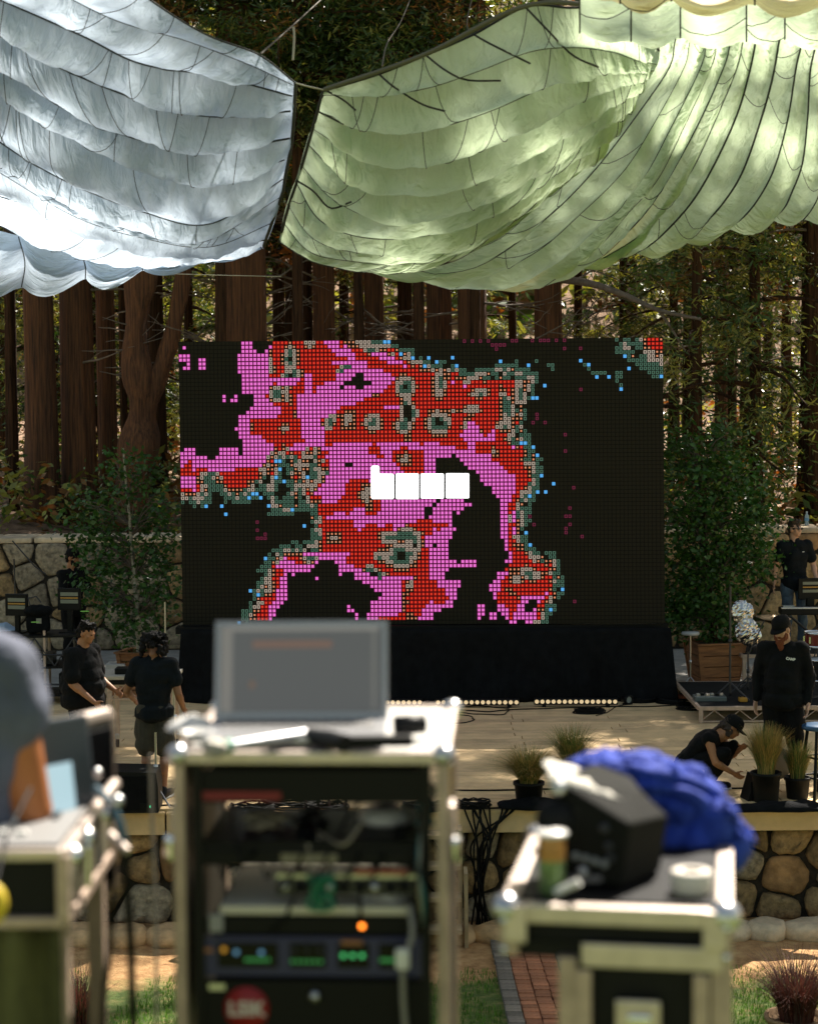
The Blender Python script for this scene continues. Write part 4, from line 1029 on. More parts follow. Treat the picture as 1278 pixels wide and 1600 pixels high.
# ============================================================ PEOPLE
skin = mat('skin_tan', (.38, .165, .075), .55, var=.12, vscale=20)
skin_l = mat('skin_light', (.50, .28, .19), .55, var=.12, vscale=20)
skin_d = mat('skin_brown', (.24, .105, .05), .5, var=.12, vscale=20)
cloth_k = mat('shirt_black', (.012, .013, .014), .9, var=.3, vscale=10, bump=.3, bscale=40)
cloth_n = mat('shirt_navy', (.012, .018, .024), .9, var=.3, bump=.3, bscale=40)
cloth_g = mat('shirt_slate', (.085, .095, .135), .9, var=.2, bump=.3, bscale=60)
short_k = mat('shorts_black', (.012, .012, .013), .9, var=.3)
short_o = mat('shorts_olive', (.040, .034, .022), .9, var=.3, bump=.3, bscale=50)
denim = mat('denim', (.05, .08, .12), .9, var=.3, vscale=16)
hair_k = mat('hair_black', (.008, .006, .005), .6, bump=.8, bscale=60)
hair_b = mat('hair_brown', (.035, .018, .010), .6, bump=.8, bscale=60)
beard_r = mat('beard_red', (.18, .045, .014), .8, bump=.9, bscale=70)
eye_m = mat('eye', (.02, .015, .012), .2); glass_k = mat('sunglasses', (.006, .006, .007), .12)
shoe_m = mat('shoe_black', (.015, .015, .017), .5); sole_m = mat('shoe_sole', (.6, .6, .6), .6)

def cap_(mb, a, b_, ra, rb, n=12, sq=1.0, k=5):
    """tapered limb piece with rounded ends; sq flattens it front to back"""
    a, b_ = Vector(a), Vector(b_); d = b_ - a; L_ = d.length
    if L_ < 1e-6: return
    q = d.to_track_quat('Z', 'Y').to_matrix().to_4x4(); prof = []
    for i in range(k + 1):
        t = -math.pi / 2 + math.pi / 2 * i / k; prof.append((ra * math.cos(t) + 1e-4, ra * math.sin(t)))
    for i in range(k + 1):
        t = math.pi / 2 * i / k; prof.append((rb * math.cos(t) + 1e-4, L_ + rb * math.sin(t)))
    M = Matrix.Translation(a) @ q @ (Matrix.Diagonal((1, sq, 1, 1)))
    b0 = len(mb.v); mb.lathe(prof, n, M); N = len(prof)
    mb.f.append([b0 + i for i in range(n)][::-1]); mb.mi.append(0); mb.smooth.append(True)
    mb.f.append([b0 + (N - 1) * n + i for i in range(n)]); mb.mi.append(0); mb.smooth.append(True)

def torso(mb, J, g=0.0, hem=None, belly=0.0):
    """stack of overlapping ellipsoids from pelvis to shoulders"""
    pe, ch, nk = J['pelvis'], J['chest'], J['neck']; fat = J.get('fat', 1.0)
    up = (ch - pe).normalized(); sx = (J['shR'] - J['shL']).normalized(); fr = sx.cross(up).normalized()
    M = Matrix((sx, -fr, up)).transposed()
    def e(c, rx, ry, rz): mb.ell((0, 0, 0), ((rx * fat + g), (ry * fat + g), (rz + g)), Matrix.Translation(c) @ M.to_4x4(), 16, 10)
    wd_ = .02 if belly > 0 else 0; e(pe, .165 + wd_ * .6, .125, .12); e(pe.lerp(ch, .33), .155 + wd_, .12 + belly, .14); e(pe.lerp(ch, .66), .165, .12 + belly * .6, .15)
    e(ch, .18, .12, .15); e(ch.lerp(nk, .45), .165, .095, .10)
    for s_ in ('L', 'R'): cap_(mb, ch.lerp(nk, .6), J['sh' + s_], .075 + g, .066 + g); cap_(mb, ch, J['sh' + s_].lerp(ch, .3), .10 + g, .07 + g)
    cap_(mb, ch.lerp(nk, .7), nk + (nk - ch) * .1, .075 + g * .7, .058 + g * .4)
    if hem is not None:
        for i in range(4):
            c = pe.lerp(hem, i / 3); e(c, .178, .14 + belly * .5, .07)

def hand(mb, w_, dir_, side, palm_n, curl=.5, s=1.0):
    d = dir_.normalized(); n_ = (palm_n - d * palm_n.dot(d)).normalized(); x = d.cross(n_)
    pc = w_ + d * .05 * s
    mb.ell((0, 0, 0), (.040 * s, .016 * s, .052 * s), Matrix.Translation(pc) @ Matrix((x, n_, d)).transposed().to_4x4(), 12, 8)
    for k, (off_, ln) in enumerate(((-.028, .068), (-.010, .078), (.009, .072), (.026, .056))):
        p = pc + d * .040 * s + x * off_ * s; dd = d.copy(); a = curl * .45
        for seg in range(3):
            dd = (dd * math.cos(a) + n_ * math.sin(a)).normalized(); p2 = p + dd * ln * s * (.44, .32, .24)[seg]
            cap_(mb, p, p2, .0095 * s * (1 - .08 * seg), .0088 * s * (1 - .1 * seg), 8, 1, 3); p = p2; n_2 = n_; a = curl * .75
            n_ = (n_ - dd * n_.dot(dd)).normalized()
        n_ = (palm_n - d * palm_n.dot(d)).normalized()
    t0 = pc - d * .02 * s + x * side * -.034 * s; td = (d * .7 + x * side * -.6 + n_ * .35).normalized()
    t1 = t0 + td * .038 * s; t2 = t1 + (td + d * .5).normalized() * .028 * s
    cap_(mb, t0, t1, .0125 * s, .011 * s, 8, 1, 3); cap_(mb, t1, t2, .011 * s, .009 * s, 8, 1, 3)

def head(mb, c, Mh, s=1.0):
    """Mh: columns right, back, up of the head"""
    T = Matrix.Translation(c) @ Mh.to_4x4()
    def e(p, r): mb.ell(p, r, T, 14, 10)
    e((0, .012, .03), (.074, .095, .088)); e((0, -.022, -.025), (.060, .070, .078)); e((0, -.050, -.075), (.036, .032, .026))
    e((0, -.075, .02), (.05, .018, .012)); e((0, -.088, -.012), (.012, .016, .028)); e((0, -.097, -.025), (.015, .014, .011))
    e((0, -.080, -.052), (.024, .010, .007)); e((0, -.078, -.062), (.020, .010, .006))
    for q in (-1, 1): e((q * .076, .008, -.008), (.010, .020, .031)); e((q * .042, -.055, -.015), (.02, .018, .02))
    cap_(mb, T @ Vector((0, .02, -.04)), T @ Vector((0, .03, -.12)), .056, .056)

def person(lab, loc, rz, J=None, height=1.8, skin_=skin, shirt=None, sleeve=.5, sleeve_r=.018, lower=None, leglen=.95, lower_r=.02, shoes=True, headrot=(0, 0, 0),
           hair=None, beard=None, cap=None, eyes=True, fat=1.0, belly=0.0, shirt_g=.018, curl=.5, glasses=False, hem=True, group=None, tank=False, full_sleeve=False):
    V_ = Vector
    D = dict(pelvis=V_((0, 0, .96)), chest=V_((0, 0, 1.30)), neck=V_((0, 0, 1.50)), head=V_((0, -.02, 1.665)),
             shL=V_((-.185, .0, 1.44)), shR=V_((.185, .0, 1.44)), elL=V_((-.245, .02, 1.15)), elR=V_((.245, .02, 1.15)), wrL=V_((-.26, -.06, .90)), wrR=V_((.26, -.06, .90)),
             hiL=V_((-.095, 0, .92)), hiR=V_((.095, 0, .92)), knL=V_((-.11, -.02, .50)), knR=V_((.11, -.02, .50)), anL=V_((-.12, .02, .085)), anR=V_((.12, .02, .085)),
             toL=V_((-.14, -.15, .035)), toR=V_((.14, -.15, .035)))
    D['fat'] = fat
    if J: D.update({k: V_(v) for k, v in J.items()})
    root = thing('person', lab, 'person', loc, rz, group); root.scale = (height / 1.8,) * 3
    mb = MB(); f_ = .5 + .5 * fat
    torso(mb, D, 0, None, belly)
    Mh = Euler(headrot).to_matrix(); head(mb, D['head'], Mh)
    cap_(mb, D['neck'] + V_((0, 0, -.04)), D['head'] + V_((0, .015, -.05)), .058 * f_, .055)
    for s_, sg in (('L', -1), ('R', 1)):
        cap_(mb, D['sh' + s_], D['el' + s_], .054 * f_, .040 * f_); cap_(mb, D['el' + s_], D['wr' + s_], .041 * f_, .027)
        m_ = D['el' + s_].lerp(D['wr' + s_], .28); cap_(mb, D['el' + s_], m_, .040 * f_, .042 * f_)
        d = (D['wr' + s_] - D['el' + s_]); hand(mb, D['wr' + s_], d, sg, D.get('palm' + s_, V_((-sg * 1.0, -.4, 0))), curl)
        cap_(mb, D['hi' + s_], D['kn' + s_], .088 * f_, .055 * f_); cap_(mb, D['kn' + s_], D['an' + s_], .053 * f_, .034)
        k1 = D['kn' + s_].lerp(D['an' + s_], .25); k2 = D['kn' + s_].lerp(D['an' + s_], .5); bk_ = V_((0, .018, 0)); cap_(mb, k1 + bk_, k2 + bk_, .050 * f_, .042 * f_)
        cap_(mb, D['an' + s_] + V_((0, .03, -.03)), D['to' + s_], .036, .028, 12, 1.0)
    remeshed('body', mb, skin_, root, .0095, 3)
    Tm = Matrix.Translation(D['head']) @ Mh.to_4x4()
    if shirt:
        mb = MB(); torso(mb, D, shirt_g, (D['hiL'] + D['hiR']) / 2 + V_((0, 0, -.03)) if hem else None, belly)
        if not tank:
            for s_ in ('L', 'R'):
                a, b_, c = D['sh' + s_], D['el' + s_], D['wr' + s_]
                if full_sleeve: cap_(mb, a, b_, .062 * f_ + .012, .052 * f_ + .01); cap_(mb, b_, b_.lerp(c, .93), .053 * f_ + .01, .040)
                else:
                    e_ = a.lerp(b_, sleeve); cap_(mb, a, e_, .058 * f_ + sleeve_r * .6, .056 * f_ + sleeve_r, 14, 1, 3)
        remeshed('shirt', mb, shirt, root, .011, 3, disp=.022, dscale=6)
    if lower:
        mb = MB(); pe = D['pelvis']; mb.ell(pe + V_((0, 0, -.01)), (.172 * fat + .008, .135 * fat + .008, .12), None, 16, 10)
        for s_ in ('L', 'R'):
            h_, k_, a_ = D['hi' + s_], D['kn' + s_], D['an' + s_]
            if leglen <= 1: e_ = h_.lerp(k_, leglen); cap_(mb, h_, e_, .10 * f_ + .004, .075 * f_ + lower_r, 14, 1, 2)
            else: cap_(mb, h_, k_, .098 * f_ + .004, .066 * f_ + .012); cap_(mb, k_, k_.lerp(a_, leglen - 1), .064 * f_ + .012, .055 + .012)
        remeshed('trousers' if leglen > 1 else 'shorts', mb, lower, root, .011, 3, disp=.02, dscale=7)
    if shoes:
        for s_ in ('L', 'R'):
            mb = MB(); a_, t_ = D['an' + s_], D['to' + s_]
            cap_(mb, a_ + V_((0, .035, -.035)), t_ + V_((0, -.01, .012)), .046, .040); cap_(mb, a_ + V_((0, .02, -.02)), a_ + V_((0, .01, .015)), .05, .047)
            remeshed('shoe', mb, shoe_m, root, .009, 2)
            d = t_ - a_; an = math.atan2(d.x, -d.y); c = a_.lerp(t_, .5)
            mb = MB(); mb.lathe([(.01, 0), (.046, 0), (.05, .012), (.048, .026), (.01, .026)], 18, Matrix.Translation((c.x, c.y, 0.0)) @ Matrix.Rotation(an, 4, 'Z') @ Matrix.Diagonal((1, 2.95, 1, 1))); mb.build('sole', sole_m, root)
    if eyes and not glasses:
        for q in (-1, 1): mb = MB(); mb.ell((q * .032, -.083, .008), (.012, .006, .006), Tm, 8, 6); mb.build('eye', eye_m, root)
    if glasses:
        mb = MB()
        for q in (-1, 1): mb.ell((q * .034, -.094, .010), (.028, .008, .019), Tm, 12, 8); mb.tube([(q * .06, -.085, .014), (q * .078, -.02, .012), (q * .08, .01, .008)], .003, 5, Tm)
        mb.tube([(-.01, -.1, .015), (.01, -.1, .015)], .003, 5, Tm); mb.build('sunglasses', glass_k, root)
    if hair:
        kind, hm = hair; mb = MB(); rnd = random.Random(len(lab))
        def e(p, r): mb.ell(p, r, Tm, 12, 8)
        e((0, .022, .045), (.084, .100, .090)); e((0, .045, .0), (.080, .078, .08))
        if kind == 'short':
            for k in range(16): a = rnd.uniform(0, 6.28); e((.06 * math.cos(a), .01 + .07 * math.sin(a), .095 + rnd.uniform(-.02, .03)), (.03, .03, .025))
            e((0, -.05, .085), (.065, .04, .03))
        if kind == 'curly':
            for k in range(70):
                a = rnd.uniform(0, 6.28); z = rnd.uniform(-.15, .11); r_ = .085 + .03 * (1 - abs(z) * 4 if z > 0 else 1)
                y = .03 + r_ * math.sin(a); x = r_ * 1.1 * math.cos(a)
                if y < -.02 and z < .05: continue
                e((x, y, z), (.03, .03, .035))
        if kind == 'pony':
            e((0, .09, .02), (.04, .04, .04))
            for k in range(7): e((.01 * math.sin(k), .11 + .006 * k, -.02 - .028 * k), (.028 - .001 * k, .026, .03))
            for q in (-1, 1): e((q * .07, .0, -.04), (.018, .04, .06))
        remeshed('hair', mb, hm, root, .009, 1, disp=.02, dscale=28)
    if beard:
        mb = MB(); ln = beard[1]
        def e(p, r): mb.ell(p, r, Tm, 12, 8)
        for q in (-1, 1): e((q * .058, -.03, -.055), (.016, .032, .045)); e((q * .035, -.066, -.075), (.026, .022, .028)); e((q * .02, -.098, -.043), (.022, .008, .008))
        e((0, -.072, -.095), (.042, .032, .028)); 
        for k in range(int(ln / .02)): e((0, -.072 + .002 * k, -.105 - .02 * k), (.044 - .0035 * k, .032, .024))
        remeshed('beard', mb, beard[0], root, .007, 1, disp=.012, dscale=40)
    if cap:
        m_, back = cap; rot = Tm @ Matrix.Rotation(math.pi if back else 0, 4, 'Z')
        mb = MB(); mb.lathe([(.093, .035), (.096, .055), (.093, .09), (.078, .122), (.045, .142), (.0, .148)], 20, rot @ Matrix.Diagonal((.92, 1.12, 1, 1)) @ Matrix.Translation((0, .006, 0)))
        mb.build('cap_crown', m_, root)
        mb = MB(); P = []; nn = 10
        for k in range(nn + 1):
            a = math.pi * (1.12 + .76 * k / nn); P.append(((.086 * math.cos(a)), .0 + .1 * math.sin(a)))
        vs = []; 
        for (x, y) in P: vs.append((x, y, .045)); 
        for (x, y) in P: vs.append((x * 1.02, y * 1.05 - .072 * (1 - (x / .09) ** 2), .030 - .012 * abs(x / .09)))
        fs = [(k, k + 1, nn + 2 + k, nn + 1 + k) for k in range(nn)]
        mb.add(vs, fs, rot, True); o = mb.build('cap_brim', m_, root); md = o.modifiers.new('s', 'SOLIDIFY'); md.thickness = .004
    return root, D, Tm

cap_k = mat('cap_black', (.012, .012, .012), .85, bump=.3)
# bearded man at the right, head bowed
p = on(1222, 1236, 0)
m1, D1, T1 = person('bearded man in black sweatshirt and black cap looking down behind the grass pots', p, R(-16), height=1.86, skin_=skin_l,
    J=dict(head=(-.01, -.085, 1.635), elL=(-.255, .03, 1.16), elR=(.26, .03, 1.16), wrL=(-.265, -.03, .91), wrR=(.25, -.08, .90), knL=(-.10, -.03, .5), knR=(.12, -.02, .5)),
    headrot=(R(20), 0, R(-24)), shirt=cloth_k, full_sleeve=True, lower=short_k, leglen=.98, fat=1.10, belly=.05, shirt_g=.018, beard=(beard_r, .17), cap=(cap_k, False), hair=('none', hair_b))
def text_mesh(body, size, m, parent, M, name='lettering', ext=.0008, bold=0.0):
    cu = bpy.data.curves.new('t', 'FONT'); cu.body = body; cu.size = size; cu.extrude = ext; cu.offset = bold; cu.align_x = 'CENTER'; cu.align_y = 'CENTER'; cu.resolution_u = 3
    o = bpy.data.objects.new('t', cu); sc.collection.objects.link(o); dg = bpy.context.evaluated_depsgraph_get()
    me = bpy.data.meshes.new_from_object(o.evaluated_get(dg)); bpy.data.objects.remove(o); me.name = name; me.materials.clear(); me.materials.append(m)
    me.transform(M); q = bpy.data.objects.new(name, me); sc.collection.objects.link(q)
    if parent is not None: q.parent = parent
    return q
white_p = mat('print_white', (.65, .65, .62), .7)
text_mesh('CAMP', .034, white_p, m1, Matrix.Translation((.09, -.205, 1.36)) @ Matrix.Rotation(R(90), 4, 'X') @ Matrix.Rotation(R(-8), 4, 'Z'), bold=.002)
# man in shorts seen from behind, left
p = on(244, 1247, 0)
person('curly dark haired man in dark tee and olive shorts, seen from behind', p, R(178), height=1.74, skin_=skin_d,
    J=dict(elR=(.30, -.05, 1.14), wrR=(.27, -.26, 1.02), elL=(-.26, .03, 1.12), wrL=(-.30, -.10, .93), head=(0, -.06, 1.645), hiL=(-.09, 0, .92), knL=(-.10, -.02, .5), anL=(-.09, .05, .085), toL=(-.14, -.12, .035),
           knR=(.10, -.03, .5), anR=(.10, -.01, .085), toR=(.12, -.18, .035)),
    headrot=(R(22), 0, 0), shirt=cloth_n, sleeve=.55, sleeve_r=.03, lower=short_o, leglen=.88, lower_r=.045, fat=1.08, hair=('curly', hair_k), eyes=False)
# man in black tee at the left, turned to the right
p = on(133, 1225, 0)
person('heavy-set man in black tee with short black hair and a yellow wristband, facing right', p, R(62), height=1.76, skin_=skin,
    J=dict(elL=(-.25, -.05, 1.14), wrL=(-.20, -.30, .95), elR=(.27, .0, 1.14), wrR=(.20, -.28, 1.02), head=(0, -.06, 1.655)),
    headrot=(R(14), 0, R(5)), shirt=cloth_k, sleeve=.75, sleeve_r=.035, lower=short_k, leglen=1.8, fat=1.28, belly=.06, shirt_g=.03, hair=('short', hair_k), beard=None)
# man in dark polo with sunglasses
p = at(1240, 1038, 27.0); 
m4, D4, T4 = person('man in dark polo shirt with sunglasses and wavy brown hair standing behind the keyboard', (p.x, 27.0, .5), R(8), height=1.84, skin_=skin_l,
    J=dict(elL=(-.27, .02, 1.16), wrL=(-.30, -.02, .92), elR=(.27, .0, 1.16), wrR=(.26, -.16, .95)),
    headrot=(0, 0, R(28)), shirt=cloth_n, sleeve=.6, sleeve_r=.025, lower=denim, leglen=1.9, hair=('short', hair_b), glasses=True)
MB().box((.07, -.155, 1.36), (.03, .004, .01)).build('chest_emblem', white_p, m4)
# crouching crew member in cap
p = on(1092, 1236, 0)
person('crouching stagehand in black sleeveless top and black cap reaching towards the grass pots', p, R(70), height=1.76, skin_=skin,
    J=dict(pelvis=(0, .14, .28), chest=(0, -.06, .52), neck=(0, -.22, .63), head=(0, -.34, .69), shL=(-.18, -.13, .60), shR=(.18, -.17, .60), elL=(-.24, -.22, .36), wrL=(-.12, -.38, .24),
           elR=(.22, -.30, .36), wrR=(.10, -.42, .46), hiL=(-.10, .12, .28), hiR=(.10, .12, .28), knL=(-.16, -.30, .45), knR=(.16, -.32, .46), anL=(-.14, -.06, .085), anR=(.14, -.08, .085), toL=(-.16, -.24, .035), toR=(.16, -.26, .035)),
    headrot=(R(34), 0, R(10)), shirt=cloth_k, tank=True, hem=False, lower=short_k, leglen=1.85, hair=('pony', hair_b), cap=(cap_k, False), shirt_g=.012)
# man in cap behind the left consoles
p = at(117, 1085, 28.5)
person('man in black shirt and dark cap standing behind the monitors at the back left', (p.x, 28.5, 0.02), R(48), height=1.86, skin_=skin,
    J=dict(elL=(-.25, -.10, 1.18), wrL=(-.22, -.33, 1.12), elR=(.25, -.05, 1.16), wrR=(.22, -.25, 1.02)), headrot=(R(4), 0, R(18)), shirt=cloth_k, sleeve=.8, lower=short_k, leglen=1.9, cap=(cap_k, False), hair=('none', hair_k), beard=(hair_k, .02))
# blurred operator in front, only shoulder and arm inside the picture
p = at(-138, 1500, 3.95)
person('blurred sound operator in slate grey tee, shoulder and bent arm at the left edge', (p.x, 3.95, 2.06), R(176), height=1.92, skin_=mat('skin_sunburnt', (.40, .135, .04), .5),
    J=dict(shL=(-.185, .0, 1.385), chest=(.02, 0, 1.27), neck=(.03, -.05, 1.54), head=(.08, -.15, 1.68), elL=(-.232, -.03, 1.11), wrL=(-.07, -.24, 1.10), elR=(.25, -.02, 1.10), wrR=(.16, -.28, 1.04)),
    shirt=cloth_g, sleeve=.26, sleeve_r=.030, lower=short_k, leglen=1.9, fat=1.34, hair=('short', hair_k), shirt_g=.022)
# ============================================================ STAGE PROPS
wood = mat('cedar_planks', (.30, .13, .05), .7, var=.35, vscale=4, stretch=(1, 1, 6), bump=.3)
soil = mat('soil', (.05, .035, .02), 1, var=.4)
nurs = mat('nursery_pot', (.018, .018, .018), .6)
def bar(mb, a, b_, r, n=6): mb.tube([Vector(a), Vector(b_)], r, n); return mb

# ---- wooden tapered planter box with planks
def planter(name, lab, loc, rz, w0, w1, h, np_=4, label_group=None):
    t = thing(name, lab, 'planter', loc, rz)
    for s_ in range(4):
        Ms = Matrix.Rotation(s_ * math.pi / 2, 4, 'Z')
        for k in range(np_):
            z0, z1 = h * k / np_ + .006, h * (k + 1) / np_ - .006
            a, b_ = w0 / 2 + (w1 - w0) / 2 * z0 / h, w0 / 2 + (w1 - w0) / 2 * z1 / h; th = .022
            vs = [(-a, -a, z0), (a, -a, z0), (b_, -b_, z1), (-b_, -b_, z1), (-a + th, -a + th, z0), (a - th, -a + th, z0), (b_ - th, -b_ + th, z1), (-b_ + th, -b_ + th, z1)]
            MB().add(vs, [(0, 1, 2, 3), (7, 6, 5, 4), (0, 4, 5, 1), (1, 5, 6, 2), (2, 6, 7, 3), (3, 7, 4, 0)], Ms).build('plank', wood, t)
        MB().add([(-w0 / 2 - .012, -w0 / 2 - .012, 0), (-w0 / 2 + .05, -w0 / 2 - .018, 0), (-w1 / 2 + .05, -w1 / 2 - .018, h), (-w1 / 2 - .012, -w1 / 2 - .012, h),
                  (-w0 / 2 - .012, -w0 / 2 + .0, 0), (-w0 / 2 + .05, -w0 / 2 + .0, 0), (-w1 / 2 + .05, -w1 / 2 + .0, h), (-w1 / 2 - .012, -w1 / 2 + .0, h)],
                 [(0, 1, 2, 3), (7, 6, 5, 4), (0, 4, 5, 1), (1, 5, 6, 2), (2, 6, 7, 3), (3, 7, 4, 0)], Ms).build('corner_batten', wood, t)
        MB().box((0, -w1 / 2 - .005, h + .012), (w1 + .05, .06, .024), Ms, bev=.004).build('rim', wood, t)
    MB().box((0, 0, h - .05), (w1 - .06, w1 - .06, .03)).build('soil', soil, t); return t
planter('planter_box', 'tapered cedar planter box holding the bushy tree right of the skirt', (bp2.x, Yr, .0), R(10), .52, .68, .62)
planter('planter_box', 'cedar planter box under the slender young tree at the left', (bp.x, Yb, .0), R(-14), .40, .5, .46)

# ---- potted ornamental grasses on the stage edge
g_str = mat('grass_straw', (.46, .30, .09), .7, transl=.3, attr=True); g_grn = mat('grass_green', (.10, .16, .03), .7, transl=.3, attr=True)
g_red = mat('grass_red', (.16, .045, .03), .7, transl=.3, attr=True)
def grass_pot(lab, px, py, z, r, hp, hg, m_, m2, nb, lean, seed, cat='potted grass', potm=nurs, name='potted_grass', group='potted grasses along the stage edge', wd=.006):
    p = on(px, py, z); t = thing(name, lab, cat, (p.x, p.y, z), 0, group)
    MB().lathe([(.0, 0), (r * .8, 0), (r * .82, .01), (r * .96, hp - .03), (r * 1.05, hp - .03), (r * 1.05, hp), (r * .93, hp), (r * .9, hp - .04), (0, hp - .04)], 20).build('pot', potm, t)
    rs = np.random.RandomState(seed); 
    for k, (mm, q) in enumerate(((m_, .65), (m2, .35))):
        N = int(nb * q); a = rs.rand(N) * 6.283; rr_ = r * .55 * np.sqrt(rs.rand(N)); P = np.stack([rr_ * np.cos(a), rr_ * np.sin(a), np.full(N, hp - .04)], 1)
        seg = 5; az = a + rs.normal(0, .6, N); H = hg * (.55 + .5 * rs.rand(N)); ln = lean * (.15 + .9 * rs.rand(N))
        V = np.zeros((N, seg + 1, 2, 3))
        for s_ in range(seg + 1):
            u = s_ / seg; out_ = ln * H * u ** 1.8; zz = H * (u - .38 * ln * u ** 2.6); w_ = wd * (1 - .85 * u)
            c = P + np.stack([np.cos(az) * out_, np.sin(az) * out_, zz], 1); sd_ = np.stack([-np.sin(az), np.cos(az), az * 0], 1) * w_ / 2
            V[:, s_, 0] = c - sd_; V[:, s_, 1] = c + sd_
        b0 = (np.arange(N) * (seg + 1) * 2)[:, None]; q_ = np.concatenate([np.stack([b0[:, 0] + 2 * s_, b0[:, 0] + 2 * s_ + 1, b0[:, 0] + 2 * s_ + 3, b0[:, 0] + 2 * s_ + 2], 1) for s_ in range(seg)])
        npmesh('blades', V.reshape(-1, 3), q_, [mm], t, cols=np.tile(rs.rand(N), seg))
    return t
grass_pot('round clump of fine brownish-green grass in a black pot, left of the blue jacket', 826, 1258, .0, .15, .24, .46, g_str, g_grn, 2600, 1.35, 1)
grass_pot('green upright grass clump showing just above the blue jacket', 893, 1230, 0, .15, .22, .52, g_grn, g_str, 1700, .8, 2)
grass_pot('tall straw-coloured grass in a black pot beside the crouching stagehand', 1196, 1252, 0, .15, .30, .56, g_str, g_grn, 2200, .5, 3)
grass_pot('smaller green grass in a black pot next to the bar stool', 1245, 1247, 0, .13, .22, .44, g_grn, g_str, 1300, .5, 4)
grass_pot('sparse tufted grass at the right edge behind the stool legs', 1288, 1236, 0, .12, .2, .28, g_grn, g_str, 500, .6, 6)
terra = mat('clay_pot', (.36, .22, .11), .8, var=.2, bump=.2)
grass_pot('large clay pot of arching purple-red grass on the lawn at the right', 1243, 1668, -1.2, .24, .42, .62, g_red, mat('grass_brown', (.13, .07, .05), .7, transl=.3, attr=True), 900, 1.05, 7, potm=terra, group='clay pots on the lawn', wd=.009)
grass_pot('clay pot of spiky dark red grass on the lawn at the left, behind the desk', 126, 1660, -1.2, .19, .34, .50, g_red, mat('grass_dark', (.04, .05, .02), .7, transl=.3, attr=True), 600, .75, 8, potm=terra, group='clay pots on the lawn', wd=.009)

# ---- black fabric heaps / dark boxes around the pots
def heap(lab, px, py, z, rx, ry, rz_, m_, seed, name='black_cloth', cat='cloth', dy=0):
    p = on(px, py, z); t = MB()
    t.ell((0, 0, 0), (rx, ry, rz_), None, 40, 20)
    for i, v in enumerate(t.v):
        q = 1 + .35 * nz(v, 5.5, seed) + .18 * abs(nz(v, 14, seed + 3)); t.v[i] = Vector((v.x * q, v.y * q, max(0.004, v.z * q * (1 - .3 * abs(v.x / rx)))))
    o = t.build(name, m_, None, True); o.location = (p.x, p.y + dy, z); tag(o, lab, cat); return o
heap('crumpled black cloth draped on the stage edge beneath the right-hand grass pots', 1228, 1266, 0.0, .62, .12, .10, fab, 3)
heap('small crumpled black cloth around the foot of the round grass pot', 832, 1262, 0, .34, .16, .12, fab, 9)
p = on(1181, 1248, 0)
t = thing('floor_monitor', 'small black box standing left of the tall straw grass pot', 'speaker', (p.x, p.y, 0), R(12)); 
MB().ext([(-.13, 0), (.14, 0), (.14, .24), (-.05, .26)], -.1, .12).build('cabinet', black_paint, t); MB().box((0, -.104, .11), (.2, .006, .17)).build('grille', black_matte, t)
p = on(200, 1270, 0); 
t = thing('wedge_monitor', 'large black wedge floor monitor in front of the man in shorts', 'speaker', (p.x, p.y + .16, 0), R(2))
MB().ext([(-.30, 0.0), (.30, 0.0), (.30, .25), (.28, .40), (-.30, .42)], -.18, .28).build('cabinet', mat('speaker_paint', (.022, .021, .018), .6, var=.2, bump=.2, bscale=90), t)
MB().box((.0, -.183, .2), (.52, .006, .34)).build('grille', black_matte, t)
MB().box((.19, -.188, .06), (.14, .008, .07)).build('socket_plate', black_paint, t)
MB().box((.22, -.194, .065), (.010, .004, .022)).build('power_light', mat('led_on_green', (0, 0, 0), 1, emit=(.05, .8, .35), estr=.8), t)
# ---- big foot of pale disc behind grass (round reflector/cajon edge)
o = MB().lathe([(0, 0), (.17, .0), (.175, .01), (.17, .02), (0, .02)], 28, Matrix.Rotation(R(84), 4, 'X')).build('round_board', mat('pale_board', (.42, .36, .26), .7))
p = on(1218, 1240, 0); o.location = (p.x, p.y + .25, .27); tag(o, 'pale round board leaning behind the tall straw grass', 'board')

# ---- bar stool
p = on(1276, 1246, 0)
t = thing('bar_stool', 'black bar stool with blue padded seat at the right edge of the stage', 'stool', (p.x + .02, p.y, 0), R(20))
MB().lathe([(0, .70), (.17, .70), (.18, .715), (.175, .74), (.15, .752), (0, .756)], 24).build('seat', mat('seat_blue', (.03, .08, .16), .35), t)
for k in range(4):
    a = R(45 + 90 * k); MB().tube([(.12 * math.cos(a), .12 * math.sin(a), .70), (.21 * math.cos(a), .21 * math.sin(a), 0)], .017, 8).build('leg', black_paint, t)
for zz in (.22, .42):
    r_ = .12 + .09 * (1 - zz / .7)
    for k in range(4):
        a, b_ = R(45 + 90 * k), R(135 + 90 * k); MB().tube([(r_ * math.cos(a), r_ * math.sin(a), zz), (r_ * math.cos(b_), r_ * math.sin(b_), zz)], .010, 6).build('rung', black_paint, t)

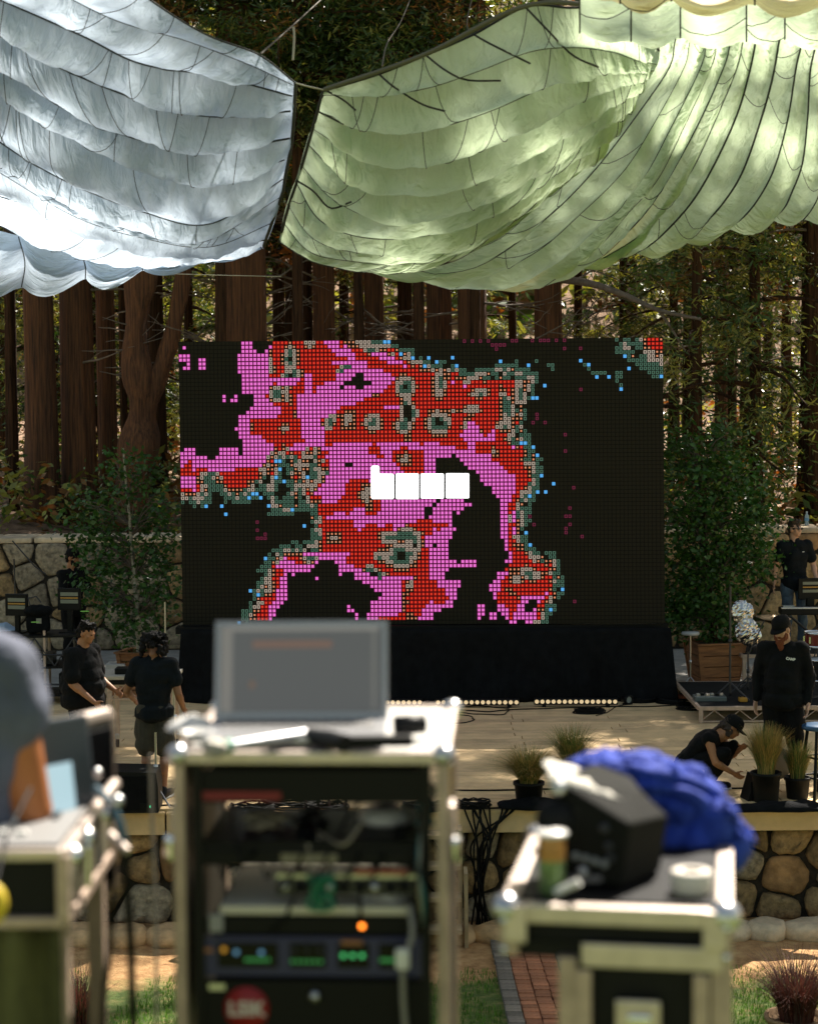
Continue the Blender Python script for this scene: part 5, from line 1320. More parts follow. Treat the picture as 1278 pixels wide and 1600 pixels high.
# ---- risers with truss edge
def riser(lab, x0, x1, y0, y1, h, top_m, name='stage_riser'):
    t = thing(name, lab, 'riser', ((x0 + x1) / 2, (y0 + y1) / 2, 0)); w_, d_ = x1 - x0, y1 - y0
    MB().box((0, 0, h - .012), (w_ - .02, d_ - .02, .024)).build('deck', top_m, t)
    for s_ in (-1, 1):
        MB().box((0, s_ * (d_ / 2 - .0), h - .024), (w_, .04, .05), bev=.004).build('rail', alu_dull, t)
        MB().box((0, s_ * (d_ / 2 - .0), .022), (w_, .03, .02)).build('rail', alu_dull, t)
        n_ = max(2, int(w_ / .16)); mb = MB()
        for k in range(n_):
            xa = -w_ / 2 + .03 + (w_ - .06) * k / n_; xb = -w_ / 2 + .03 + (w_ - .06) * (k + 1) / n_
            a, b_ = ((xa, .035), (xb, h - .05)) if k % 2 == 0 else ((xa, h - .05), (xb, .035))
            mb.tube([(a[0], s_ * d_ / 2, a[1]), (b_[0], s_ * d_ / 2, b_[1])], .007, 5)
        mb.build('truss_web', alu_dull, t)
        MB().box((s_ * (w_ / 2), 0, h - .024), (.04, d_, .05), bev=.004).build('rail', alu_dull, t)
    for sx in (-1, 1):
        for sy in (-1, 1): MB().box((sx * (w_ / 2 - .02), sy * (d_ / 2), h / 2), (.05, .05, h - .01), bev=.003).build('corner_post', alu_dull, t)
    return t
r1a = on(1092, 1130, 0); carpet = mat('riser_carpet', (.02, .021, .022), .95, var=.3)
riser('low black drum riser with silver zigzag truss edge at the right', r1a.x, r1a.x + 2.44, r1a.y, r1a.y + 2.1, .21, carpet)
riser('higher dark riser at the back right under the keyboard player', r1a.x + 1.0, r1a.x + 3.4, 26.45, 27.6, .5, carpet)
RZ = .21; ry = r1a.y
# ---- stands, cymbals, foil-covered drum, keyboard
def stand_(lab, x, y, z, h, r=.012, spread=.28, name='stand', cat='stand', tilt=0, m_=dark_metal):
    t = thing(name, lab, cat, (x, y, z)); MB().tube([(0, 0, .08), (tilt, 0, h)], r, 8).build('pole', m_, t)
    for k in range(3): a = R(80 + 120 * k); MB().tube([(0, 0, .22), (spread * math.cos(a), spread * math.sin(a), .012)], r * .8, 6).build('leg', m_, t)
    MB().lathe([(r, .5 * h), (r * 1.9, .5 * h), (r * 1.9, .5 * h + .05), (r, .5 * h + .05)], 10).build('clutch', m_, t)
    return t
q = at(1140, 1075, ry + .55); stand_('tall black microphone stand rising in front of the wooden planter', q.x, q.y, RZ, 1.45, .014)
q = at(1078, 1075, 26.3); t = stand_('silver stand with small round top beside the black skirt', q.x, 26.3, 0, .80, .010, .2, m_=steel)
MB().lathe([(0, .80), (.12, .80), (.125, .815), (.12, .84), (0, .845)], 20).build('top_pad', mat('pad_grey', (.5, .48, .45), .5), t)
q = at(1168, 1070, ry + 1.0); t = stand_('cymbal stand carrying the dull bronze cymbal above the bearded man', q.x, q.y, RZ, .55, .011)
MB().tube([(0, 0, .5), (.22, 0, .98)], .008, 6).build('boom', dark_metal, t)
c0 = at(1208, 963, ry + .9)
o = MB().lathe([(.0, .02), (.03, .018), (.05, .004), (.2, -.012), (.225, -.018), (.2, -.014), (.05, .001), (0, .012)], 32).build('cymbal', mat('cymbal_bronze', (.30, .22, .14), .35, .8, var=.3)); o.location = c0; o.rotation_euler = (R(4), R(3), 0); tag(o, 'dull bronze cymbal tilted above the bearded man\'s cap', 'cymbal')
foil = mat('foil', (.62, .62, .61), .22, 1.0)
def foilblob(lab, px, py, Y, rx, rz_, seed):
    p_ = at(px, py, Y); t_ = MB(); t_.ell((0, 0, 0), (rx, rx * .6, rz_), None, 44, 30)
    for i, v in enumerate(t_.v):
        k = 1 + .28 * nz(v, 8, seed) + .16 * nz(v, 19, seed) + .10 * nz(v, 45, seed); t_.v[i] = v * k
    o_ = t_.build('foil_cover', foil, None, False); o_.location = p_; tag(o_, lab, 'foil')
foilblob('round crumpled silver foil disc shining behind the mic stand', 1160, 957, ry + 1.35, .15, .16, 1)
foilblob('loose crumpled silver foil hanging under the round foil disc', 1168, 988, ry + 1.30, .17, .17, 5)
q = at(1185, 1060, ry + 1.5); stand_('black cymbal stand half hidden behind the bearded man', q.x, q.y, RZ, .8)
# yellow pedal and effects
q = at(1160, 1066, ry + .35)
t = thing('effects_pedal', 'small mustard yellow effects pedal on the drum riser', 'pedal', (q.x, q.y, RZ + .0)); MB().box((0, 0, .03), (.1, .13, .05), bev=.01).build('casing', mat('pedal_yellow', (.45, .22, .02), .5), t)
for s_ in (-1, 1): MB().lathe([(.012, .055), (.012, .07), (0, .07)], 10, Matrix.Translation((s_ * .025, .03, 0))).build('knob', black_paint, t)
q = at(1108, 1070, ry + .5); t = thing('pedal_board', 'flat grey box of effects with silver fittings at the riser\'s left corner', 'effects board', (q.x, q.y, RZ)); MB().box((0, 0, .03), (.40, .26, .06), bev=.01).build('casing', mat('pedal_grey', (.12, .14, .14), .5, .3), t)
for k in range(6): MB().box((-.15 + .06 * k, -.02 + .04 * (k % 2), .075), (.045, .07, .03), bev=.005).build('module', (steel, black_paint, alu)[k % 3], t)
# small snare at right edge, dark red shell
def drum(lab, px, py, Y, z, r, h, shell, tilt=0):
    p_ = at(px, py, Y); t_ = thing('drum', lab, 'drum', (p_.x, Y, z)); M = Matrix.Rotation(tilt, 4, 'X')
    MB().lathe([(r, 0), (r, h)], 28, M).build('shell', shell, t_)
    MB().lathe([(0, h + .004), (r * .97, h + .004)], 28, M).build('drum_head', mat('drum_head', (.6, .6, .58), .5), t_)
    for zz in (0, h): MB().lathe([(r + .002, zz - .012), (r + .012, zz - .012), (r + .012, zz + .012), (r + .002, zz + .012), (r + .002, zz - .012)], 28, M).build('hoop', chrome, t_)
    for k in range(8): a = R(45 * k); MB().box(((r + .012) * math.cos(a), (r + .012) * math.sin(a), h / 2), (.02, .02, h * .5), M).build('lug', chrome, t_)
    for k in range(3): a = R(30 + 120 * k); MB().tube([(0, 0, -.02), (.2 * math.cos(a), .2 * math.sin(a), -(z - RZ))], .009, 6).build('leg', dark_metal, t_)
drum('dark red drum with chrome hoops at the right edge behind the bearded man', 1276, 1005, ry + .8, .86, .16, .17, mat('drum_red', (.12, .015, .015), .2))
drum('black floor drum low at the right edge behind the stool', 1282, 1085, ry + .6, .45, .18, .26, black_paint)
# keyboard rig at right
q = at(1252, 955, 26.6)
t = thing('keyboard', 'black stage keyboard with a pale striped back panel in front of the man in sunglasses', 'keyboard', (q.x, 26.5, 1.10), R(-3))
MB().box((.05, 0, 0), (.75, .3, .09), bev=.01).build('body', black_paint, t)
for k in range(18): MB().box((-.30 + .036 * k, -.10, .05), (.032, .1, .014)).build('key', laminate, t)
MB().box((-.2, .05, .06), (.16, .1, .02), bev=.004).build('control_panel', steel, t)
t2 = thing('music_monitor', 'small black monitor with green-grey and amber stripes at the right edge', 'monitor', (at(1266, 922, 26.7).x, 26.75, 1.2), R(4))
mon_g = mat('panel_sage', (.20, .21, .16), .6); mon_o = mat('panel_amber', (.42, .22, .04), .5)
MB().box((0, 0, .18), (.34, .05, .30), bev=.01).build('casing', black_paint, t2)
for k, (mm, z_) in enumerate(((mon_g, .26), (mon_o, .205), (mon_g, .15))): MB().box((0.02, -.028, z_), (.26, .006, .04 if mm is mon_g else .018)).build('stripe', mm, t2)
MB().box((0, 0, -.02), (.1, .1, .14)).build('stand', black_paint, t2)
q = at(1262, 1000, 26.4); t = thing('keyboard_stand', 'dark folding stand under the keyboard at the right edge', 'stand', (q.x + .05, 26.45, .5))
for s_ in (-1, 1):
    for a in ((-.3, .3), (.3, -.3)): MB().tube([(a[0], s_ * .12, 0.02), (a[1], s_ * .12, .54)], .014, 6).build('tube', dark_metal, t)
# bottle on the wall
q = at(1274, 812, 30.6); t = thing('water_bottle', 'clear water bottle standing on top of the right stone wall', 'bottle', (q.x, 31.3, 1.96))
MB().lathe([(0, 0), (.033, 0), (.035, .02), (.032, .08), (.035, .1), (.035, .15), (.014, .19), (.014, .21), (0, .21)], 14).build('body', mat('clear_plastic', (.55, .65, .7), .15, transl=.5), t)
MB().lathe([(.016, .205), (.016, .225), (0, .226)], 10).build('bottle_cap', laminate, t); MB().lathe([(.0355, .07), (.0355, .12)], 14).build('paper_label', mat('label_blue', (.15, .35, .55), .5), t)

# ---- left work table with truss legs on casters
tA = on(200, 1160, 0); TY = 22.2; xa, xb = at(160, 1100, TY).x, at(282, 1100, TY).x; HZ = .92
t = thing('work_table', 'pale-topped work table with truss frame and caster legs at the left', 'table', ((xa + xb) / 2, TY, 0)); w_ = xb - xa
MB().box((0, 0, HZ - .02), (w_, .6, .04), bev=.004).build('table_top', mat('table_top_pale', (.40, .37, .30), .6), t)
MB().box((0, -.29, HZ - .07), (w_, .03, .05)).build('apron', black_paint, t)
mb = MB(); n_ = 6
for k in range(n_):
    x0, x1 = -w_ / 2 + w_ * k / n_, -w_ / 2 + w_ * (k + 1) / n_; a, b_ = (HZ - .26, HZ - .11) if k % 2 else (HZ - .11, HZ - .26)
    mb.tube([(x0, -.28, a), (x1, -.28, b_)], .008, 5)
mb.build('truss_web', alu_dull, t)
for z_ in (HZ - .105, HZ - .265): MB().box((0, -.28, z_), (w_, .03, .02)).build('rail', alu_dull, t)
for sx in (-.42, .42):
    for sy in (-.26, .26):
        g = MB().box((sx * w_ + (.06 if sx < 0 else 0), sy, .53), (.055, .055, .74)).build('leg', alu_dull, t)
        MB().lathe([(.0, 0), (.055, 0), (.055, .03), (0, .03)], 16, Matrix.Translation((sx * w_ + (.06 if sx < 0 else 0) - .015, sy, .055)) @ Matrix.Rotation(R(90), 4, 'Y')).build('wheel', black_rubber, g)
        MB().box((sx * w_ + (.06 if sx < 0 else 0), sy, .13), (.05, .07, .07), bev=.01).build('fork', steel, g)
for k, (dx, w2, h2, mm) in enumerate(((-.2, .16, .07, black_paint), (.0, .2, .05, steel), (.2, .15, .09, black_paint))):
    o = MB().box((0, 0, h2 / 2), (w2, .2, h2), bev=.01).build('small_device', mm); o.location = ((xa + xb) / 2 + dx, TY - .05, HZ); tag(o, ('small black device at the left end of the work table', 'flat silver device in the middle of the work table', 'black gadget at the right end of the work table')[k], 'device')
# white laminate box at the back
q = at(168, 1053, 26.5); o = MB().box((0, 0, .16), (.28, .34, .32), bev=.01).build('white_box', laminate); o.location = (q.x, 27.4, 0); tag(o, 'bright white box standing on the patio between the two men at the left', 'box')
q = at(191, 1040, 26); t = thing('wooden_crate', 'small wooden crate behind the work table at the left', 'crate', (q.x, 26.3, 0), R(8))
for z_ in (.05, .17, .29): 
    for s_ in (-1, 1): MB().box((0, s_ * .17, z_), (.34, .02, .1)).build('slat', wood, t); MB().box((s_ * .17, 0, z_), (.02, .32, .1)).build('slat', wood, t)
MB().box((0, 0, .01), (.3, .3, .02)).build('bottom', wood, t)
q = at(253, 1000, 25.5); stand_('bright metal pole stand in front of the stone wall left of the screen', q.x, 25.9, 0, 1.35, .012, .25, m_=steel)
q = at(272, 1100, 22.6); t = stand_('silver adjustable pole standing at the right end of the work table', at(272, 1100, 21.5).x, 21.5, 0, .98, .018, .16, m_=steel)
stand_('thin microphone stand behind the rack case at the left', at(240, 1200, 18.95).x, 19.15, 0, .75, .012, .2, m_=steel)

# ---- left back rig: dark racks, truss, monitors
rx0 = at(0, 1060, 26).x; rx1 = at(150, 1060, 26).x
t = thing('equipment_cart', 'dark scaffold cart loaded with stage gear at the far left', 'cart', ((rx0 + rx1) / 2, 26.0, 0), R(5)); w_ = rx1 - rx0
for z_ in (.12, .5, .92): MB().box((0, 0, z_), (w_, .7, .03)).build('shelf', black_paint, t)
for sx in (-.5, .0, .5):
    for sy in (-.33, .33): MB().tube([(sx * w_ * .96, sy, 0.05), (sx * w_ * .96, sy, 1.0)], .018, 8).build('upright', dark_metal if sx else alu_dull, t)
for k in range(5): 
    x0 = -w_ / 2 + w_ * k / 5; MB().tube([(x0, -.34, .52 if k % 2 else .9), (x0 + w_ / 5, -.34, .9 if k % 2 else .52)], .011, 6).build('brace', dark_metal, t)
for z_ in (.30, .70): MB().tube([(-w_ / 2, -.345, z_), (w_ / 2, -.345, z_ - .05)], .014, 6).build('rail', dark_metal, t)
rnd = random.Random(19)
def gear(lab, cx_, z_, w2, h2, d2, m_, details=True, name='rack_unit', yy_=26.0):
    g = thing(name, lab, 'equipment', (cx_, yy_, z_), R(rnd.uniform(-6, 6)))
    MB().box((0, 0, h2 / 2), (w2, d2, h2), bev=.01).build('casing', m_, g)
    if details:
        MB().box((0, -d2 / 2 - .003, h2 * .55), (w2 * .86, .006, h2 * .6)).build('front_panel', dark_metal, g)
        for k in range(5): MB().lathe([(.010, 0), (.010, .014), (0, .014)], 8, Matrix.Translation((-w2 * .34 + w2 * .17 * k, -d2 / 2 - .004, h2 * .55)) @ Matrix.Rotation(R(90), 4, 'X')).build('knob', steel if k % 2 else black_paint, g)
    return g
X = lambda px: at(px, 1000, 26).x
gear('black amplifier on the lower shelf of the far left cart', X(40), .14, .42, .22, .4, black_paint)
gear('grey-fronted rack unit on the middle shelf of the far left cart', X(60), .52, .45, .14, .4, dark_metal)
gear('small black unit at the right end of the middle cart shelf', X(118), .52, .3, .16, .3, black_paint)
gear('black mixer box on the lower right shelf of the cart', X(115), .14, .34, .26, .4, black_paint)
def striped(lab, px, py, rz):
    p_ = at(px, py, 26.0); g = thing('striped_monitor', lab, 'monitor', (p_.x, 26.0, .935), rz)
    hh = p_.z - .935
    MB().box((0, 0, hh), (.32, .06, .30), bev=.01).build('casing', black_paint, g)
    for mm, dz in ((mon_g, .07), (mon_o, .018), (mon_g, -.03)): MB().box((.01, -.034, hh + dz), (.25, .006, .05 if mm is mon_g else .02)).build('stripe', mm, g)
    MB().box((0, .02, hh / 2 - .06), (.06, .06, max(.05, hh - .1))).build('neck', black_paint, g); MB().box((0, 0, .008), (.24, .2, .016)).build('foot', black_paint, g)
striped('left-hand small black monitor with sage and amber stripes on the cart', 27, 945, R(-14))
striped('right-hand small black monitor with sage and amber stripes on the cart', 109, 936, R(-10))
p = at(59, 925, 25.9); t = thing('hooded_console', 'black hooded console draped with dark cloth between the two striped monitors', 'console', (p.x, 25.9, .935))
mb = MB(); mb.ell((0, 0, .31), (.20, .16, .085), None, 24, 12); mb.box((0, .02, .16), (.30, .2, .3), bev=.04); remeshed('hood', mb, fab, t, .012, 3, disp=.02, dscale=7)
MB().box((.03, -.09, .18), (.07, .01, .07)).build('badge', mat('badge_pale', (.25, .25, .2), .6), t)
MB().tube([(-.1, 0, .38), (-.13, .02, .48), (-.02, .02, .50), (.05, 0, .42)], .010, 6).build('carry_handle', dark_metal, t)
q = at(14, 905, 26.4); stand_('black tripod boom stand crossing the stone wall at the far left', q.x + .08, 26.5, 0, 1.9, .011, .35, tilt=-.02)
MB().tube([at(20, 845, 26.4), at(55, 885, 26.4), at(72, 897, 26.4)], .010, 6).build('boom_arm', dark_metal); o = bpy.data.objects['boom_arm']; tag(o, 'thin black boom arm slanting down across the left stone wall', 'boom arm')
heap('folded pale blue cloth lying on the cart at the far left edge', 12, 1020, 0, .2, .12, .1, mat('cloth_paleblue', (.32, .42, .55), .9), 5, name='pale_cloth'); o = bpy.data.objects['pale_cloth']; o.location = (at(8, 936, 26.2).x, 26.2, .94)
for k, (px, py) in enumerate(((56, 972), (133, 955))):
    o = MB().box((0, 0, 0), (.11, .02, .012)).build('glow_tape', mat('tape_green', (.25, .6, .12), .5)); o.location = at(px, py, 25.62) ; tag(o, ('short strip of lime green tape under the hooded console', 'short strip of lime green tape at the right end of the cart top')[k], 'tape')

# ---- round spotlight and cable heaps
q = on(980, 1101, 0); t = thing('floor_spotlight', 'small black spotlight lying at the right end of the light bars', 'spotlight', (q.x, q.y, .07), R(30))
MB().lathe([(.0, -.1), (.04, -.1), (.06, .0), (.065, .05), (.05, .05), (.04, .02), (0, .02)], 16, Matrix.Rotation(R(90), 4, 'X')).build('housing', black_paint, t)
MB().lathe([(0, .03), (.045, .03)], 14, Matrix.Rotation(R(90), 4, 'X')).build('lens', mat('lens_grey', (.3, .33, .3), .15), t); MB().box((0, 0, -.055), (.13, .05, .025)).build('yoke', black_paint, t)
cab = mat('cable_black', (.010, .010, .010), .5)
def cable(lab, pts, r=.006, z=.0, wob=.05, n=50, seed=0, m_=None, name='cable', group=None):
    """pts: photograph pixels on the floor"""
    P = spline([tuple(on(a, b_, z)) for a, b_ in pts], n); rnd_ = random.Random(seed); a = rnd_.uniform(0, 9)
    P = [(p_[0] + wob * noise.noise((i * .22, a, 0)), p_[1] + wob * noise.noise((i * .22, a, 5)), z + r + .001) for i, p_ in enumerate(P)]
    o_ = MB().tube(P, r, 5).build(name, m_ or cab, None); tag(o_, lab, 'cable', group); return o_
def coil(lab, px, py, z, r, n_, seed, thick=.007, m_=None, name='cable_coil', sq=.6):
    p_ = on(px, py, z); rnd_ = random.Random(seed); P = []
    for i in range(n_ * 20):
        a = 2 * math.pi * i / 20; k = i // 20; rr_ = r * (1 + .22 * noise.noise((i * .06, seed, 0)))
        P.append((p_.x + rr_ * math.cos(a) + .05 * noise.noise((k * 1.3, seed, 3)), p_.y + rr_ * sq * math.sin(a) + .05 * noise.noise((k * 1.7, seed, 8)), z + thick + .012 * k * rnd_.uniform(.6, 1)))
    o_ = MB().tube(P, thick, 5).build(name, m_ or cab); tag(o_, lab, 'cable'); return o_
cable('black cable snaking along the stage in front of the light bars', [(600, 1106), (700, 1109), (760, 1113), (800, 1109), (880, 1107), (960, 1105), (1030, 1104), (1090, 1100)], .008)
cable('black cable looping left of the middle light bar on the pale boards', [(700, 1108), (740, 1104), (790, 1108), (785, 1117), (740, 1116), (700, 1112)], .007, seed=3)
cable('second loop of black cable beside the rack top corner', [(705, 1117), (735, 1120), (735, 1128), (705, 1131), (690, 1128)], .007, seed=4)
coil('flat coil of black cable on the boards in front of the right light bar', 920, 1114, 0, .19, 5, 1, .009)
cable('black cable curling from the flat coil up to the spotlight', [(930, 1119), (950, 1113), (962, 1105), (975, 1102)], .006, seed=5, wob=.01)
for k, (px, py, r) in enumerate(((1025, 1090, .22), (1060, 1098, .3), (1000, 1097, .2), (1085, 1108, .24), (1075, 1085, .25))):
    coil(('tangle of black cable just right of the spotlight', 'wide tangle of black cable by the right end of the skirt', 'small tangle of black cable by the spotlight', 'coiled black cable against the drum riser corner', 'black cable pile behind the riser corner')[k], px, py, 0, r, 6, 20 + k, .008)
o = MB().box((0, 0, .02), (.3, .16, .04), bev=.015).build('orange_cover', mat('cover_rust', (.25, .06, .02), .7)); q = on(1075, 1094, 0); o.location = (q.x, q.y, .03); tag(o, 'flat rust-orange cover among the cables beside the planter', 'cover')
cable('thin black cable running straight across the front of the stage', [(705, 1236), (780, 1236), (860, 1234), (950, 1232), (1140, 1233), (1180, 1231)], .009, wob=.01, seed=6)
cable('black cable along the stage edge above the fascia', [(560, 1268), (640, 1262), (705, 1262), (760, 1264), (830, 1262), (900, 1260)], .009, wob=.05, seed=7)
cable('black cable lying behind the wedge monitor', [(165, 1120), (166, 1175), (172, 1200), (180, 1212)], .008, wob=.01, seed=8)
cable('black cable looping from the wedge monitor past the shoe', [(200, 1265), (235, 1262), (262, 1259), (290, 1262), (340, 1258)], .008, wob=.03, seed=9)
cable('black cable curling beside the black shoe', [(262, 1240), (275, 1232), (276, 1224)], .007, wob=.01, seed=10)
for k, (px, py, r) in enumerate(((395, 1270, .22), (455, 1262, .28), (510, 1268, .2), (740, 1262, .16), (660, 1266, .2))):
    coil(('heap of coiled black cable at the stage edge seen through the rack', 'large pile of coiled black cable seen through the rack', 'right coil of black cable seen through the rack', 'loose black coil on the stage edge beside the round grass', 'black coil on the stage edge behind the rack\'s right post')[k], px, py, 0, r, 8, 40 + k, .008)
# bundle of cables dropping off the stage
rnd = random.Random(2)
for k in range(13):
    x0 = rnd.uniform(725, 800); top = on(x0, 1262, 0); drop = [(top.x, 19.05, .012), (top.x + rnd.uniform(-.03, .03), 18.93, -.03)]
    xm = at(rnd.uniform(735, 768), 1340, 18.9).x; drop += [(xm, 18.9 - rnd.uniform(0, .06), -.35), (at(rnd.uniform(738, 756), 1400, 18.9).x, 18.88 - rnd.uniform(0, .08), -.8), (at(rnd.uniform(735, 775), 1440, 18.9).x, 18.84, -1.15)]
    o = MB().tube(spline(drop, 30), .010, 5).build('hanging_cable', cab); tag(o, 'one of the black cables spilling down the stone wall beside the wooden post', 'cable', 'cables spilling down over the stone wall')
for k in range(5):
    x0 = 735 + 25 * k
    P = [(at(715 + rnd.uniform(0, 10), 1320, 19.0).x, 19.08, -.215 + .012 * k), (at(790, 1320, 19.0).x, 19.08, -.21 + rnd.uniform(0, .02)), (at(860, 1318, 19.0).x, 19.1, -.215)]
    o = MB().tube(spline(P, 16), .010, 5).build('ledge_cable', cab); tag(o, 'one of the black cables lying on the ledge under the stage fascia', 'cable', 'cables along the ledge below the fascia')
# ---- tan wooden step stringers beside the wall
t = thing('wooden_steps', 'tan wooden steps leading up to the stage, just right of the rack', 'steps', (at(640, 1400, 18.7).x, 18.65, -1.2))
sx = at(719, 1400, 18.7).x - t.location.x; tanw = mat('step_wood', (.40, .29, .16), .75, var=.2, vscale=5, bump=.2)
MB().box((sx + .0, 0.05, .53), (.04, .28, 1.06)).build('stringer', tanw, t); MB().box((sx + .045, -.30, .36), (.035, .3, .72)).build('stringer', tanw, t)
MB().box((-sx, 0.05, .53), (.04, .28, 1.06)).build('stringer', tanw, t)
for k in range(4): MB().box((0, .1 - .2 * k, .98 - .26 * k), (sx * 2, .24, .04)).build('tread', tanw, t)
# ---- bundle of stands seen through the rack
for k, px in enumerate((480, 497, 512, 527, 541)):
    q = at(px, 1260, 19.0); o = MB().tube([(0, 0, 0), (rnd.uniform(-.03, .03), 0, .30), (rnd.uniform(.0, .09), .03, .52)], .014, 7).build('upright_pole', black_rubber if k % 2 else mat('pole_rosy', (.2, .1, .09), .6)); o.location = (q.x, 18.85, -.25 + .25 * (k > 9)); tag(o, 'one of the short upright poles seen through the open rack', 'pole', 'upright poles seen through the rack')
# ============================================================ FOREGROUND
case_blk = mat('case_laminate', (.014, .014, .014), .5, var=.2, bump=.15, bscale=90)
def flat(v): return (v.x, v.y, v.z)
# ---------- rack case. local frame: origin at the front top centre, x right, y back, z up
RY = 4.0; ro = at(485, 1180, RY); SR = RY / F
rack = thing('rack_case', 'open road-case rack full of audio gear with a white top, front centre', 'rack case', (ro.x, ro.y, ro.z), R(-3))
W2 = 430 * SR / 2; D_ = .60; HR = 1.12
def rx(px): return (px - 485) * SR
def rz_(py): return (1180 - py) * SR
MB().box((0, D_ / 2, -.006), (W2 * 2 - .02, D_ - .01, .018)).build('top_panel', laminate, rack)
for sx in (-1, 1):
    MB().box((sx * (W2 - .008), D_ / 2, -HR / 2), (.010, D_ - .02, HR)).build('side_panel', case_blk, rack)
    MB().box((sx * (W2 - .008), 0, -HR / 2), (.024, .028, HR), bev=.004).build('edge_extrusion', alu_dull, rack)
    MB().box((sx * (W2 - .008), D_, -HR / 2), (.024, .028, HR), bev=.004).build('edge_extrusion', alu_dull, rack)
    MB().box((sx * (W2 - .006), D_ / 2, -.004), (.026, D_ - .02, .026), bev=.004).build('edge_extrusion', alu, rack)
    MB().box((sx * (W2 - .045), .02, -HR / 2), (.02, .016, HR - .04)).build('rack_rail', black_paint, rack)
    for yy_ in (0, D_):
        q = MB().ell((sx * (W2 - .006), yy_, 0.0), (.026, .026, .024), None, 14, 10).build('ball_corner', steel, rack)
    # butterfly latch, bright, on the outer side
    o = MB().box((sx * (W2 + .015), .03, rz_(1332)), (.030, .05, .055), bev=.012).build('latch', chrome, rack)
    MB().box((sx * (W2 + .008), .05, rz_(1332) + .04), (.014, .08, .11), bev=.006).build('latch_plate', alu, rack)
MB().box((0, 0, -.004), (W2 * 2 - .03, .026, .026), bev=.004).build('edge_extrusion', alu, rack)
MB().box((0, D_, -.004), (W2 * 2 - .03, .026, .026), bev=.004).build('edge_extrusion', alu, rack)
MB().box((0, D_ / 2, -HR), (W2 * 2, D_, .03)).build('bottom_panel', case_blk, rack)
for sx in (-1, 1):
    for sy in (.06, D_ - .06):
        MB().lathe([(0, -.02), (.05, -.02), (.05, .02), (0, .02)], 16, Matrix.Translation((sx * (W2 - .08), sy, -HR - .065)) @ Matrix.Rotation(R(90), 4, 'Y')).build('caster', black_rubber, rack)
UW = W2 * 2 - .10
def unit(lab, y0, y1, m_, depth=.4, name='rack_unit'):
    g = thing(name, lab, 'rack unit', rack.location, R(-3))
    zc = (rz_(y0) + rz_(y1)) / 2; h = rz_(y0) - rz_(y1)
    MB().box((0, .03 + depth / 2, zc), (UW - .04, depth, h - .006), bev=.003).build('casing', m_, g)
    MB().box((0, .024, zc), (UW, .008, h - .004), bev=.002).build('face_plate', m_, g); return g, zc, h
g, zc, h = unit('black drawer at the top of the rack with a dark red strip', 1205, 1262, mat('unit_black', (.010, .010, .010), .5))
MB().box((rx(372), .018, rz_(1248)), (128 * SR, .004, 13 * SR)).build('red_strip', mat('strip_red', (.20, .005, .012), .5), g)
# open shelf with clutter
t = thing('rack_shelf', 'thin shelf in the rack carrying loose cables and a white reel', 'rack shelf', rack.location, R(-3))
MB().box((0, .2, rz_(1327)), (UW, .34, .006)).build('tray', black_paint, t); MB().box((0, .03, rz_(1334)), (UW, .006, 14 * SR)).build('lip', black_paint, t)
t = thing('cable_reel', 'white cable reel with a dark centre lying on the rack\'s open shelf', 'reel', rack.location, R(-3))
MB().lathe([(.018, 0), (.05, 0), (.062, .008), (.058, .022), (.04, .034), (.022, .036), (.018, .03)], 24, Matrix.Translation((rx(592), .22, rz_(1324)))).build('winding', laminate, t)
MB().lathe([(0, .036), (.024, .037)], 20, Matrix.Translation((rx(592), .22, rz_(1324)))).build('centre_disc', mat('reel_blue', (.02, .025, .07), .5), t)
def lump(lab, px, py, y_, r, m_, seed, cat='cable', name='cable_clump'):
    c = Vector((rx(px), y_, rz_(py))); rnd_ = random.Random(seed); P = []
    for i in range(70): P.append((c.x + r[0] * math.sin(i * .55 + seed) * (.6 + .4 * math.sin(i * .13)), c.y + r[1] * math.cos(i * .47 + seed), c.z + r[2] * math.sin(i * .31 + seed * 2)))
    o_ = MB().tube(P, .004, 5).build(name, m_); o_.location = rack.location; o_.rotation_euler = (0, 0, R(-3)); tag(o_, lab, cat)
lump('tan-grey cable bundle at the left of the rack\'s open shelf', 400, 1308, .16, (.05, .06, .014), mat('cable_tan', (.30, .25, .18), .6), 1)
lump('dark cable bundle in the middle of the rack\'s open shelf', 475, 1308, .16, (.04, .06, .02), cab, 2)
lump('teal and grey cable bundle at the right end of the rack\'s open shelf', 660, 1290, .2, (.02, .04, .04), mat('cable_teal', (.03, .16, .18), .5), 3)
g, zc, h = unit('thin black switch unit below the rack\'s open shelf', 1334, 1362, mat('unit_black', (), 0), .22)
MB().box((rx(480), .017, zc), (90 * SR, .004, 15 * SR)).build('label_plate', mat('plate_khaki', (.20, .17, .11), .6), g)
MB().box((rx(595), .012, rz_(1368)), (85 * SR, .012, 7 * SR)).build('red_cable_tie', mat('tie_red', (.35, .05, .02), .5), g)
t = thing('connector_strip', 'row of grey connectors on a narrow black panel in the middle of the rack', 'patch panel', rack.location, R(-3))
MB().box((rx(540), .03, rz_(1392)), (230 * SR, .01, 30 * SR)).build('plate', dark_metal, t); MB().box((rx(540), .02, rz_(1376)), (225 * SR, .014, 5 * SR)).build('bar', steel, t)
for k in range(9): MB().lathe([(.0, .0), (.010, .0), (.010, .016), (0, .016)], 10, Matrix.Translation((rx(440 + k * 24), .024, rz_(1394))) @ Matrix.Rotation(R(90), 4, 'X')).build('socket', black_paint if k % 3 else steel, t)
lump('green and grey cables looping in front of the connector panel', 500, 1400, .0, (.03, .012, .035), mat('cable_green', (.02, .20, .10), .5), 4)
